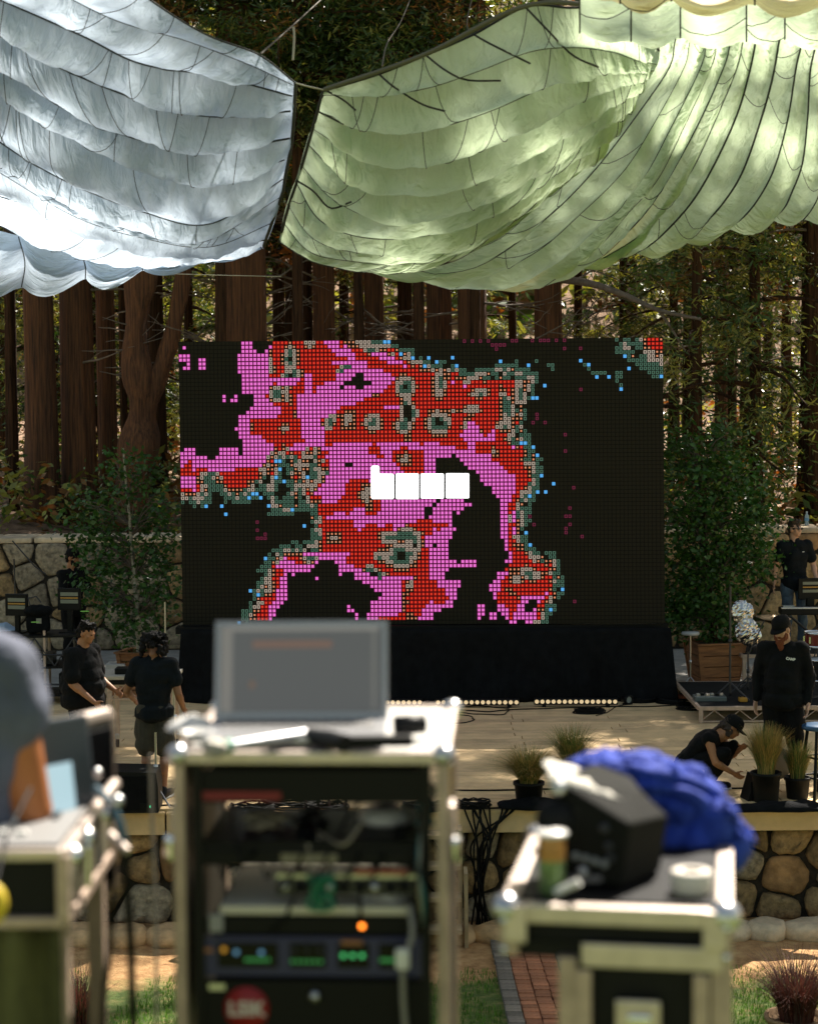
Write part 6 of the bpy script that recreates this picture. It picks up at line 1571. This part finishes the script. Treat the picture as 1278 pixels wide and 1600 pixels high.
for k, a in enumerate((430, 470, 520, 560, 610)): 
    o = MB().tube(spline([(rx(a), .01, rz_(1400)), (rx(a + 12), -.03, rz_(1385)), (rx(a + 30), -.03, rz_(1360)), (rx(a + 40), .02, rz_(1340))], 14), .0032, 5).build('patch_cable', cab); o.location = rack.location; o.rotation_euler = (0, 0, R(-3)); tag(o, 'one of the short black patch cables linking the panel to the switch unit', 'cable', 'patch cables inside the rack')
t = thing('rack_shelf', 'pale shelf across the lower middle of the rack with crumpled white paper', 'rack shelf', rack.location, R(-3))
MB().box((rx(485), .2, rz_(1433)), (300 * SR, .36, 14 * SR), bev=.004).build('tray', mat('shelf_pale', (.62, .56, .44), .6), t)
mb = MB(); mb.ell((rx(590), .12, rz_(1424)), (.07, .06, .018), None, 30, 14)
for i, v in enumerate(mb.v): mb.v[i] = v + Vector((.008 * nz(v, 60), .008 * nz(v, 50, 3), .014 * nz(v, 45, 8)))
o = mb.build('crumpled_paper', laminate, None, True); o.location = rack.location; o.rotation_euler = (0, 0, R(-3)); tag(o, 'crumpled white paper lying on the pale shelf of the rack', 'paper')
g, zc, h = unit('black rack unit with one glowing orange button', 1442, 1473, mat('unit_black', (), 0))
o = MB().lathe([(0, .004), (.0048, .003), (.0055, 0)], 14, Matrix.Translation((rx(563), .018, rz_(1457))) @ Matrix.Rotation(R(90), 4, 'X')).build('indicator_light', mat('lamp_orange', (0, 0, 0), 1, emit=(1, .22, .02), estr=2.4), g)
MB().box((rx(331), .012, rz_(1452)), (22 * SR, .012, 28 * SR), bev=.002).build('grey_tag', mat('tag_grey', (.3, .29, .28), .6), g)
blue_u = mat('unit_indigo', (.018, .018, .075), .45)
g, zc, h = unit('wide indigo blue rack unit with small green and amber displays', 1474, 1541, blue_u)
disp_k = mat('display_black', (.008, .010, .008), .25)
for a, b_ in ((332, 428), (448, 505), (524, 574), (590, 634)): MB().box(((rx(a) + rx(b_)) / 2, .018, rz_(1505)), ((b_ - a) * SR, .004, 40 * SR), bev=.001).build('display', disp_k, g)
def dot(px, py, r, m_, nm='lamp'): MB().lathe([(0, .003), (r * .8, .0025), (r, 0)], 12, Matrix.Translation((rx(px), .015, rz_(py))) @ Matrix.Rotation(R(90), 4, 'X')).build(nm, m_, g)
L1 = mat('lamp_green', (0, 0, 0), 1, emit=(.10, .75, .22), estr=.4); L2 = mat('lamp_dimgreen', (0, 0, 0), 1, emit=(.03, .16, .04), estr=.6); L3 = mat('lamp_bluish', (0, 0, 0), 1, emit=(.15, .35, .5), estr=.3); L4 = mat('lamp_amber', (0, 0, 0), 1, emit=(.5, .25, .03), estr=.4)
for px in (533, 548, 563): dot(px, 1504, .005, L1)
for px in (362, 402): dot(px, 1500, .0055, L3)
for px in (342,): dot(px, 1496, .006, L4)
for k in range(6): dot(452 + k * 9, 1514, .004, L2); dot(378 + k * 7, 1512, .004, L2); dot(594 + k * 6, 1511, .004, L2)
for px in (456, 476, 496): dot(px, 1497, .006, dark_metal, 'knob')
MB().box((rx(547), .016, rz_(1483)), (34 * SR, .004, 7 * SR)).build('amber_label', mat('label_amber', (.35, .14, .05), .6), g)
MB().box((rx(315), .016, rz_(1497)), (18 * SR, .004, 7 * SR)).build('amber_label', mat('label_amber', (), 0), g)
g, zc, h = unit('black drawer at the bottom of the rack with a round red sticker', 1545, 1640, mat('unit_black', (), 0))
o = MB().lathe([(0, .001), (36 * SR, .001), (36 * SR, 0)], 30, Matrix.Translation((rx(377), .0175, rz_(1592))) @ Matrix.Rotation(R(90), 4, 'X')).build('round_sticker', mat('sticker_red', (.30, .012, .012), .5), g)
text_mesh('LSIK', .042, mat('sticker_print', (.62, .55, .5), .6), g, Matrix.Translation((rx(377), .0150, rz_(1593))) @ Matrix.Rotation(R(90), 4, 'X'), bold=.0015)
o = MB().lathe([(0, .014), (.010, .012), (.013, .004), (.013, 0)], 16, Matrix.Translation((rx(487), .018, rz_(1570))) @ Matrix.Rotation(R(90), 4, 'X')).build('lock', steel, g)
MB().box((rx(330), .017, rz_(1557)), (26 * SR, .003, 9 * SR)).build('small_plate', steel, g)
# cables down the right inside
o = MB().tube(spline([(rx(640), .0, rz_(1420)), (rx(645), -.03, rz_(1460)), (rx(632), -.04, rz_(1500)), (rx(630), -.03, rz_(1560)), (rx(636), -.02, rz_(1650))], 24), .006, 6).build('grey_lead', mat('lead_grey', (.30, .28, .25), .6)); o.location = rack.location; o.rotation_euler = (0, 0, R(-3)); tag(o, 'grey lead hanging down inside the right of the rack with a pale plug', 'cable')
MB().box((rx(630), -.045, rz_(1495)), (.030, .02, .045), bev=.008).build('plug', laminate, o)
for k in range(4):
    o = MB().tube(spline([(rx(655 + 4 * k), .05, rz_(1280)), (rx(660 - 3 * k), .0, rz_(1340)), (rx(650 + 6 * k), -.01, rz_(1400)), (rx(662), .02, rz_(1460))], 20), .005, 5).build('side_cable', (cab, mat('cable_tan', (), 0), mat('cable_teal', (), 0), cab)[k]); o.location = rack.location; o.rotation_euler = (0, 0, R(-3)); tag(o, ('black cable nearest the rack\'s right post', 'tan cable dangling beside the rack\'s right post', 'teal cable dangling inside the rack\'s right post', 'second black cable inside the rack\'s right post')[k], 'cable')
# tangle of thin cables inside the rack
rnd = random.Random(66)
for k in range(26):
    x0 = rnd.uniform(330, 640); y0 = rnd.uniform(1275, 1400); x1 = x0 + rnd.uniform(-110, 110); x1 = min(648, max(322, x1)); y1 = y0 + rnd.uniform(10, 80)
    dp = rnd.uniform(.0, .3)
    o = MB().tube(spline([(rx(x0), dp, rz_(y0)), (rx(x0 * .6 + x1 * .4), dp - .03, rz_(y1 + rnd.uniform(0, 18))), (rx(x1), dp + .05, rz_(y1 - rnd.uniform(0, 30)))], 16), .0035, 5).build('thin_cable', [cab, cab, mat('cable_tan', (), 0), mat('cable_brown', (.10, .06, .03), .6)][k % 4]); o.location = rack.location; o.rotation_euler = (0, 0, R(-3)); tag(o, 'one of the thin tangled cables sagging inside the open middle of the rack', 'cable', 'thin tangled cables inside the rack')
# yellow tape on the side
MB().box((W2 + .001, .22, rz_(1255)), (.004, .03, .10)).build('yellow_tape', mat('tape_yellow', (.5, .33, .02), .6), rack)

# ---------- things on the rack top
TOPZ = ro.z + .014
def topobj(px, py, dz=0): # world point on the rack top plane
    return on(px, py, TOPZ + dz)
lp = topobj(470, 1135); lapm = mat('laptop_silver', (.36, .36, .37), .35, .6)
lap = thing('laptop', 'open grey laptop with a dim screen standing on the rack top', 'laptop', (lp.x, lp.y, TOPZ), R(-1))
lw = 274 / F * lp.y
MB().box((.0, -.12, .010), (lw, .24, .016), bev=.004).build('base', lapm, lap)
for r_ in range(5):
    for c_ in range(14): MB().box((-lw * .43 + lw * .86 * (c_ + .5) / 14, -.035 - .021 * r_, .0195), (lw * .86 / 14 - .004, .016, .003)).build('key', mat('key_grey', (.22, .21, .2), .6), lap)
MB().box((0, -.19, .0185), (.11, .065, .001)).build('touchpad', mat('touchpad', (.3, .3, .31), .3), lap)
Ml = Matrix.Translation((0, .004, .016)) @ Matrix.Rotation(R(-14), 4, 'X'); lh = .222
MB().box((0, .004, lh / 2), (lw, .007, lh), Ml, bev=.003).build('lid', lapm, lap)
dm = bpy.data.materials.new('laptop_display'); dm.use_nodes = True
b = dm.node_tree.nodes['Principled BSDF']; b.inputs['Base Color'].default_value = (.028, .028, .026, 1); b.inputs['Roughness'].default_value = .35; b.inputs['Emission Color'].default_value = (.5, .51, .5, 1); b.inputs['Emission Strength'].default_value = .06
MB().box((0, -.0005, lh / 2 + .002), (lw - .022, .002, lh - .026), Ml).build('display', dm, lap)
def scr_bar(x, z, w_, h_, col, e=.1):
    e *= .45; MB().box((x, -.0022, z), (w_, .0006, h_), Ml).build('screen_panel', mat('scr_%d_%d' % (int(x * 999), int(z * 999)), (.1, .1, .1), .4, emit=col, estr=e), lap)
scr_bar(-lw * .43, lh / 2, .026, lh * .86, (.75, .7, .62), .16); scr_bar(0, lh * .92, lw * .9, .010, (.8, .76, .68), .18); scr_bar(-.02, lh * .76, lw * .46, .016, (.75, .35, .22), .14); scr_bar(-.11, lh * .35, .012, .016, (.8, .4, .2), .12); scr_bar(lw * .42, lh / 2, .006, lh * .8, (.7, .68, .6), .14)
# microphone lying on the top
a, b_ = topobj(352, 1166, .018), topobj(478, 1148, .018)
mic = thing('microphone', 'handheld microphone with silver body and green ring lying before the laptop', 'microphone', flat(a), 0)
v = b_ - a; 
MB().tube([Vector((0, 0, 0)), v * .2, v * .85, v], [.008, .010, .012, .013], 16).build('handle', mat('mic_silver', (.42, .42, .44), .4, .6), mic)
MB().ell(v * -.12, (.026, .022, .022), None, 18, 12).build('grille', mat('mic_grille', (.5, .47, .42), .4, .8, bump=.6, bscale=300), mic)
MB().tube([v * .0, v * .07], .0145, 14).build('green_ring', mat('ring_green', (.01, .25, .14), .4), mic)
a2 = topobj(540, 1162, .02) - a; MB().tube([v * 1.02 + Vector((0, 0, -.003)), a2.lerp(v, .4), a2], [.016, .021, .019], 14).build('tail', black_paint, mic)
o = MB().box((0, 0, .012), (.15, .03, .024), bev=.006).build('black_remote', black_paint); q = topobj(590, 1168); o.location = (q.x, q.y + .01, TOPZ); o.rotation_euler = (0, 0, R(2)); tag(o, 'flat black remote lying in front of the laptop\'s right corner', 'remote')
q = topobj(640, 1148); t = thing('dark_roll', 'short black cylinder lying on the rack top right of the laptop', 'roll', (q.x, q.y, TOPZ + .022), R(8)); MB().lathe([(0, -.035), (.021, -.035), (.022, 0), (.021, .035), (0, .035)], 18, Matrix.Rotation(R(90), 4, 'Y')).build('body', black_paint, t); MB().lathe([(0, .0355), (.013, .0355), (.013, .038), (0, .038)], 14, Matrix.Rotation(R(90), 4, 'Y')).build('end_cap', dark_metal, t)
heap('crumpled white cloth on the rack top left of the laptop', 300, 1140, TOPZ, .045, .05, .028, laminate, 12, name='white_cloth')
q = topobj(308, 1158); t = thing('white_cup', 'low white dish at the front left corner of the rack top', 'dish', (q.x, q.y, TOPZ)); MB().lathe([(0, 0), (.022, 0), (.034, .018), (.036, .022), (.033, .02), (.02, .004), (0, .004)], 22).build('bowl', laminate, t)
# ---------- right-hand flight case
CY = 3.6; co = at(960, 1415, CY); SC = CY / F; CR_ = R(-9.5)
case = thing('flight_case', 'black flight case with broad aluminium edges and butterfly latches, front right', 'flight case', (co.x, co.y, co.z), CR_)
CW, CD, CH = 355 * SC, .60, .75
CL = (874 - 960) * SC
MB().box((0, CD / 2, -.055), (CW - .012, CD - .012, .10)).build('lid_box', case_blk, case)
MB().box(((CL + CW / 2) / 2, CD / 2, -CH / 2 - .052), (CW / 2 - CL - .012, CD - .012, CH - .12)).build('body', case_blk, case)
def ex(c, d, m_=None): MB().box(c, d, bev=.004).build('edge_extrusion', m_ or alu, case)
for sy in (0, CD):
    for z_ in (-.018, ): ex((0, sy, z_), (CW, .030, .036))
    ex((CW / 2 - .012, sy, -CH / 2), (.040, .030, CH - .04), alu_dull); ex((-CW / 2 + .012, sy, -.055), (.036, .030, .09), alu_dull); ex((CL + .014, sy, -CH / 2 - .05), (.034, .030, CH - .10), alu_dull)
for sx in (-1, 1):
    ex((sx * (CW / 2 - .008), CD / 2, -.018), (.034, CD - .02, .036))
    for sy in (0, CD): MB().ell((sx * (CW / 2 - .006), sy, -.012), (.032, .032, .030), None, 14, 10).build('ball_corner', steel, case)
for z_, h_ in ((-62 * SC - .018, .052), (-(1465 - 1415) * SC, .012)): pass
MB().box(((CL * .7 + CW / 2) / 2, -.012, -(1492 - 1415) * SC), (CW / 2 - CL * .7 - .02, .016, .046), bev=.004).build('lid_extrusion', alu, case)
MB().box((0, -.014, -(1474 - 1415) * SC - .0), (CW - .05, .010, .003)).build('lid_gap', black_paint, case)
for sx in (-1, 1): 
    MB().box((CW / 2 - .05 if sx > 0 else CL + .045, -.014, -(1550 - 1415) * SC - .11), (.030, .012, .30), bev=.003).build('front_extrusion', alu_dull, case)
    MB().box((sx * (CW / 2 - .025), -.020, -(1445 - 1415) * SC), (.045, .012, .075), bev=.006).build('corner_brace', alu, case)
    for z_ in (-.03, -.085): MB().lathe([(0, .006), (.006, .005), (.007, 0)], 10, Matrix.Translation((sx * (CW / 2 - .004), -.026, z_)) @ Matrix.Rotation(R(90), 4, 'X')).build('rivet', chrome, case)
lat = MB().box((.045, -.018, -(1588 - 1415) * SC), (.085, .010, .065), bev=.008).build('latch_dish', alu, case)
MB().box((.048, -.028, -(1590 - 1415) * SC), (.045, .012, .018), bev=.004).build('latch_wing', chrome, lat)
for sx in (-1, 1):
    for sy in (.06, CD - .06): MB().lathe([(0, -.02), (.05, -.02), (.05, .02), (0, .02)], 16, Matrix.Translation((CW / 2 - .06 if sx > 0 else CL + .05, sy, -CH - .05)) @ Matrix.Rotation(R(90), 4, 'Y')).build('caster', black_rubber, case)
CT = co.z + .002
def ct(px, py, dz=0): return on(px, py, CT + dz)
MB().box((0, CD / 2, -.001), (CW - .06, CD - .05, .006)).build('top_panel', case_blk, case)
# loudspeaker lying on the case
q = ct(945, 1392); spk = thing('loudspeaker', 'black powered loudspeaker with knobs on its back panel, lying on the flight case', 'speaker', (q.x, q.y, CT + .004), R(0))
s2 = q.y / F
def lx(px, py): return ((px - 945) * s2, (1392 - py) * s2)
spm = mat('speaker_olive', (.016, .016, .011), .85, var=.15, bump=.25, bscale=160)
prof_l = [lx(862, 1238), lx(1062, 1258)]
# panel side (left, facing camera-left) and long flank (right)
fl = [Vector((*([lx(850, 1350)[0]]), .0, 0))]
A0, A1, A2, A3 = lx(845, 1345), lx(968, 1398), lx(985, 1290), lx(870, 1228)
B1, B2, B3 = lx(1045, 1385), lx(1062, 1300), lx(1015, 1262)
zmin = min(A0[1], A1[1])
def P3(p, y): return Vector((p[0], y, max(0.0, p[1])))
vs = [P3((A0[0], .03), .06), P3((A1[0], 0), 0), P3(A2, .01), P3((A3[0], A3[1]), .09), P3((B1[0], 0.0), .13), P3((B2[0], B2[1] + .0), .14), P3((B3[0], B3[1] + .0), .18),
      P3((A0[0] + .10, .02), .28), P3((A3[0] + .10, A3[1] * .97), .28), P3((B1[0], .01), .30), P3((B3[0], B3[1]), .30)]
fs = [(0, 1, 2, 3), (1, 4, 5, 2), (2, 5, 6), (2, 6, 10, 8, 3), (0, 3, 8, 7), (7, 8, 10, 9), (4, 9, 10, 6, 5), (0, 7, 9, 4, 1)]
o = MB().add(vs, fs).build('cabinet', spm, spk); md = o.modifiers.new('b', 'BEVEL'); md.width = .008; md.segments = 2; md.limit_method = 'ANGLE'
n_ = (vs[1] - vs[0]).cross(vs[3] - vs[0]).normalized(); 
if n_.y > 0: n_ = -n_
ex_ = (vs[1] - vs[0]).normalized(); ez_ = n_.cross(ex_); ez_ = ez_ if ez_.z > 0 else -ez_
Mp = Matrix((ex_, ez_, n_)).transposed().to_4x4()
def pan(u, v_, d=.002): return vs[0] + (vs[1] - vs[0]) * u + (vs[3] - vs[0]) * v_ + n_ * d
def knob(u, v_, r, h_, m_, nm='knob'): MB().lathe([(0, h_), (r * .85, h_), (r, 0), (0, 0)], 16, Matrix.Translation(pan(u, v_)) @ Mp).build(nm, m_, spk)
for u, v_, r, h_ in ((.72, .60, .011, .012), (.80, .42, .009, .010), (.84, .30, .009, .010)): knob(u, v_, r, h_, dark_metal)
for k in range(4): knob(.42 + .12 * k, .22, .008, .006, mat('socket_grey', (.25, .26, .27), .4), 'socket')
knob(.55, .02 + .06, .010, .02, steel, 'jack_plug')
for v_ in (.72, .62, .52, .42): 
    for u in (.38, .5, .62): MB().box(tuple(pan(u, v_, .0015)), (.012, .0015, .003)).build('marking', mat('marking', (.2, .2, .2), .6), spk)
MB().box(tuple(pan(.6, -.04 + .05, .006)), (.07, .008, .014), bev=.003).build('handle_bar', mat('handle_grey', (.12, .11, .12), .4), spk)
knob(.10, .55, .040, .016, black_rubber, 'port'); knob(.10, .9, .016, .02, steel, 'side_knob')
# cream sheet painting in the sunlight on the speaker's top
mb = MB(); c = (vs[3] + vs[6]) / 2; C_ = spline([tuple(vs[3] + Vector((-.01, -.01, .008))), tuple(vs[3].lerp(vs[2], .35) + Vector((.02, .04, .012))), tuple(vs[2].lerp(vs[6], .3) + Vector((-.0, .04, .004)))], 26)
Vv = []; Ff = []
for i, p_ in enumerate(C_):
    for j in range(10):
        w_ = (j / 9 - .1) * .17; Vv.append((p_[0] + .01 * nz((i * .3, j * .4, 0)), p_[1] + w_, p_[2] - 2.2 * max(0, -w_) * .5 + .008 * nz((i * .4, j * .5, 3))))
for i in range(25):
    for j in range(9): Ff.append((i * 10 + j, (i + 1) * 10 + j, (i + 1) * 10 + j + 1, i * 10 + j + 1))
o = MB().add(Vv, Ff, None, True).build('sunlit_top', mat('sunlit_sheet', (.68, .64, .56), .9, bump=.5, bscale=90)); o.location = spk.location; md = o.modifiers.new('s', 'SOLIDIFY'); md.thickness = .006; tag(o, 'cream sheet added as sunlight on the top of the black loudspeaker', 'sunlit_sheet')
# blue jacket
q = ct(1030, 1335); jk = MB(); Yj = q.y + .16
jkm = mat('jacket_blue', (.012, .040, .33), .85, var=.3, vscale=14, bump=.35, bscale=60)
def je(px, py, rx_, ry_, rz__, dy=0): p_ = at(px, py, Yj + dy); jk.ell((p_.x - q.x, p_.y - Yj, p_.z - CT), (rx_, ry_, rz__), None, 24, 14)
for a in ((900, 1222, .05, .08, .035), (950, 1205, .08, .09, .04), (1010, 1215, .09, .1, .055), (1060, 1245, .08, .1, .07), (1105, 1280, .065, .09, .075), (1140, 1320, .04, .07, .055), (1060, 1310, .10, .10, .08), (1000, 1290, .09, .1, .09), (930, 1260, .07, .09, .06), (895, 1270, .05, .07, .06), (1010, 1350, .11, .10, .05), (1100, 1330, .06, .08, .06)): je(*a)
o = remeshed('blue_jacket', jk, jkm, None, .007, 14)
for v in o.data.vertices:
    p_ = v.co; q_ = 3.2 * noise.noise((p_.x * 7, p_.y * 7, p_.z * 7)); f_ = abs(math.sin(26 * p_.x + 34 * p_.z + 12 * p_.y + 2.2 * q_)) ** .8
    v.co = p_ + v.normal * (.026 * f_ - .014 + .012 * noise.noise((p_.x * 16, p_.y * 16, p_.z * 16))); o.location = (q.x, Yj, CT + .0); tag(o, 'crumpled royal blue jacket piled behind and over the black loudspeaker', 'jacket')
# tall can, tape roll, marker
q = ct(862, 1396); t = thing('drink_can', 'tall slim can with orange and green print and a pale top, left of the loudspeaker', 'can', (q.x, q.y, CT)); r_ = 21 * q.y / F; hc = 100 * q.y / F
MB().lathe([(0, 0), (r_ * .85, 0), (r_, .006), (r_, hc * .55)], 24).build('lower_print', mat('can_green', (.16, .24, .10), .35, .3, var=.4, vscale=30), t)
MB().lathe([(r_, hc * .55), (r_, hc * .88), (r_ * .9, hc * .93)], 24).build('upper_print', mat('can_orange', (.42, .20, .05), .35, .3, var=.3, vscale=30), t)
MB().lathe([(0, hc), (r_ * 1.15, hc), (r_ * 1.25, hc * .97), (r_ * 1.2, hc * .93), (r_ * .9, hc * .925)], 24).build('lid', laminate, t)
q = ct(1080, 1395); t = thing('tape_roll', 'roll of white tape lying at the right front of the flight case', 'tape roll', (q.x, q.y, CT + .002), 0)
MB().lathe([(.018, 0), (.038, 0), (.040, .003), (.040, .040), (.037, .043), (.018, .043), (.018, 0)], 26).build('tape', mat('tape_white', (.66, .60, .52), .7), t)
MB().lathe([(.0175, .001), (.0175, .042)], 20).build('core', mat('card', (.3, .2, .1), .8), t)
a, b_ = ct(868, 1395, .01), ct(905, 1378, .035); o = MB().tube([a, b_], .008, 10).build('marker_pen', laminate); tag(o, 'white marker pen leaning between the can and the loudspeaker', 'pen')

# ---------- left operator desk
DY = 3.7; do = at(40, 1335, DY); SD = DY / F
desk = thing('console_case', 'open flight case desk with bright metal edges at the lower left, under a tilted screen', 'console case', (do.x, do.y, do.z), R(0))
dw = .46; xr_ = 60 * SD; dd = .56; dh = 102 * SD
MB().box((xr_ - dw / 2, dd / 2, -dh / 2 - .008), (dw - .01, dd - .01, dh)).build('tray', case_blk, desk)
for sy in (0, dd):
    for z_ in (0, -dh - .008): MB().box((xr_ - dw / 2, sy, z_), (dw, .022, .022), bev=.004).build('edge_extrusion', alu if z_ == 0 else alu_dull, desk)
for z_ in (0, -dh - .008): MB().box((xr_, dd / 2, z_), (.024, dd, .022), bev=.004).build('edge_extrusion', alu if z_ == 0 else alu_dull, desk)
MB().box((xr_ + .002, dd / 2, -dh / 2), (.006, dd - .04, dh - .02)).build('side_plate', mat('plate_olive', (.20, .18, .12), .5, .4), desk)
for sy in (0, dd): MB().box((xr_, sy, -dh / 2), (.026, .026, dh), bev=.004).build('edge_extrusion', alu_dull, desk)
MB().box((xr_ - dw / 2, dd / 2, .008), (dw - .03, dd - .04, .016), bev=.003).build('work_surface', mat('desk_grey', (.22, .215, .21), .55), desk)
for yy_ in (.04, .2, .42): MB().ell((xr_ + .012, yy_, -.012), (.022, .024, .020), None, 14, 10).build('ball_corner', chrome, desk)
o = MB().box((xr_ + .02, .16, -.06), (.016, .03, .09), bev=.006).build('latch', chrome, desk)
MB().tube([(xr_ + .012, .30, .02), (xr_ + .012, .58, .02)], .014, 12).build('grab_bar', alu, desk)
for k in range(5): MB().box((xr_ - .18 + .04 * (k % 3), .10 + .05 * (k // 3), .02), (.022, .022, .012), bev=.004).build('button', laminate, desk)
for k in range(16): MB().box((xr_ - .42 + .024 * (k % 16), .26, .018), (.012, .05, .010)).build('fader', black_paint if k % 2 else dark_metal, desk)
# raised lid
lm = Matrix.Translation((xr_ - .02, dd - .12, 0)) @ Matrix.Rotation(R(4), 4, 'X')
p0 = at(140, 1400, 4.2); 
lid = thing('case_lid', 'upright dark case lid with one bright metal corner behind the desk screen', 'case lid', (at(138, 1400, 4.25).x, 4.25, at(138, 1400, 4.25).z), R(62))
lhgt = (1400 - 1118) / F * 4.25
MB().box((0, 0, lhgt / 2), (.16, .03, lhgt), bev=.003).build('panel', mat('lid_olive', (.035, .033, .018), .6), lid); MB().box((0, -.02, lhgt / 2), (.12, .02, lhgt - .05)).build('lining', black_matte, lid)
MB().box((0, 0, lhgt), (.17, .036, .03), bev=.01).build('top_edge', alu, lid)
for sx in (-1, 1): MB().box((sx * .08, 0, lhgt / 2), (.014, .036, lhgt), bev=.003).build('side_edge', alu_dull, lid)
# tilted screen
ms = thing('desk_screen', 'tilted flat screen glowing pale blue behind the operator\'s arm', 'screen', (at(82, 1300, 4.0).x, 4.0, at(82, 1300, 4.0).z), R(50))
Mt = Matrix.Rotation(R(-8), 4, 'X')
MB().box((0, 0, .07), (.24, .024, .33), Mt, bev=.006).build('casing', mat('casing_slate', (.05, .06, .07), .5), ms)
MB().box((-.02, -.0135, .045), (.16, .002, .19), Mt).build('display', mat('display_paleblue', (.1, .12, .13), .3, emit=(.42, .60, .66), estr=.42), ms)
MB().box((0, .05, -.12), (.06, .05, .10)).build('mount', black_paint, ms)
# blue cable, hanging cables, bracket
P = [at(*a) for a in ((150, 1232, 3.95), (172, 1255, 3.9), (188, 1290, 3.88), (196, 1330, 3.88), (200, 1400, 3.9), (205, 1480, 3.95), (207, 1560, 4.0), (212, 1680, 4.05))]
o = MB().tube(spline([tuple(p_) for p_ in P[:4]], 24), .0095, 8).build('blue_cable', mat('cable_petrol', (.015, .06, .09), .5)); tag(o, 'thick petrol-blue cable arching over the back corner of the desk', 'cable')
o = MB().tube(spline([tuple(p_) for p_ in P[3:]], 24), .0085, 8).build('hanging_lead', cab); tag(o, 'black lead hanging straight down right of the desk', 'cable')
o = MB().tube(spline([A(178, 1400, 3.95), A(170, 1500, 4.0), A(163, 1560, 4.0), A(160, 1680, 4.0)], 20), .006, 8).build('hanging_lead', cab); tag(o, 'thinner black lead hanging just left of the straight one', 'cable')
o = MB().tube(spline([A(236, 1180, 4.6), A(238, 1280, 4.6), A(243, 1400, 4.6), A(246, 1680, 4.6)], 20), .004, 8).build('hanging_lead', mat('lead_grey', (), 0)); tag(o, 'thin grey lead hanging between the desk and the rack', 'cable')
o = MB().tube([A(172, 1303, 3.9), A(200, 1330, 3.85)], .008, 10).build('latch_arm', alu); tag(o, 'small bright metal strut at the back right corner of the desk', 'strut')
MB().ell((0, 0, 0), (.014, .014, .014), Matrix.Translation(Vector(A(184, 1252, 3.88)))).build('clip', steel); o = bpy.data.objects['clip']; tag(o, 'round silver clip on the petrol-blue cable', 'clip')
MB().ell((0, 0, 0), (.012, .012, .012), Matrix.Translation(Vector(A(152, 1208, 4.2)))).build('lid_rivet', steel, None); o = bpy.data.objects['lid_rivet']; tag(o, 'round bright stud low on the right side of the case lid', 'stud')
# curtain of camouflage cloth below, yellow bundle
cm = mat('camo_cloth', (.018, .022, .014), .9, col2=(.12, .115, .045), vscale=7, stretch=(1, 1, .35))
mb = MB(); vs = []; fs = []
for j in range(16):
    for i in range(60):
        u, v_ = i / 59, j / 15; vs.append((xr_ - dw + .02 + u * (dw - .03) , .03 + .02 * math.sin(u * 30) + .02 * nz((u * 6, v_ * 2, 0)), -dh - .02 - v_ * .75))
for j in range(15):
    for i in range(59): a = j * 60 + i; fs.append((a, a + 60, a + 61, a + 1))
o = mb.add(vs, fs, None, True).build('camo_curtain', cm); o.location = desk.location; o.rotation_euler = desk.rotation_euler; tag(o, 'mottled dark green cloth hanging down under the operator\'s desk', 'cloth')
md = o.modifiers.new('s', 'SOLIDIFY'); md.thickness = .004
for sx in (.02, dw - .03):
    for sy in (.06, dd - .06): MB().box((xr_ - sx, sy, -dh - .50), (.035, .035, .96)).build('leg', alu_dull, desk)
q = at(-8, 1412, 3.45); y_ = MB(); y_.ell((0, 0, 0), (.024, .024, .038), None, 20, 14); o = y_.build('yellow_bundle', mat('bundle_yellow', (.62, .45, .02), .6), None, True); o.location = q; tag(o, 'bright yellow bundle poking in at the lower left edge', 'bundle')
MB().tube([(0, 0, .03), (.0, .12, .10), (.02, .25, .16)], .004, 6).build('tie_cord', cab, o)
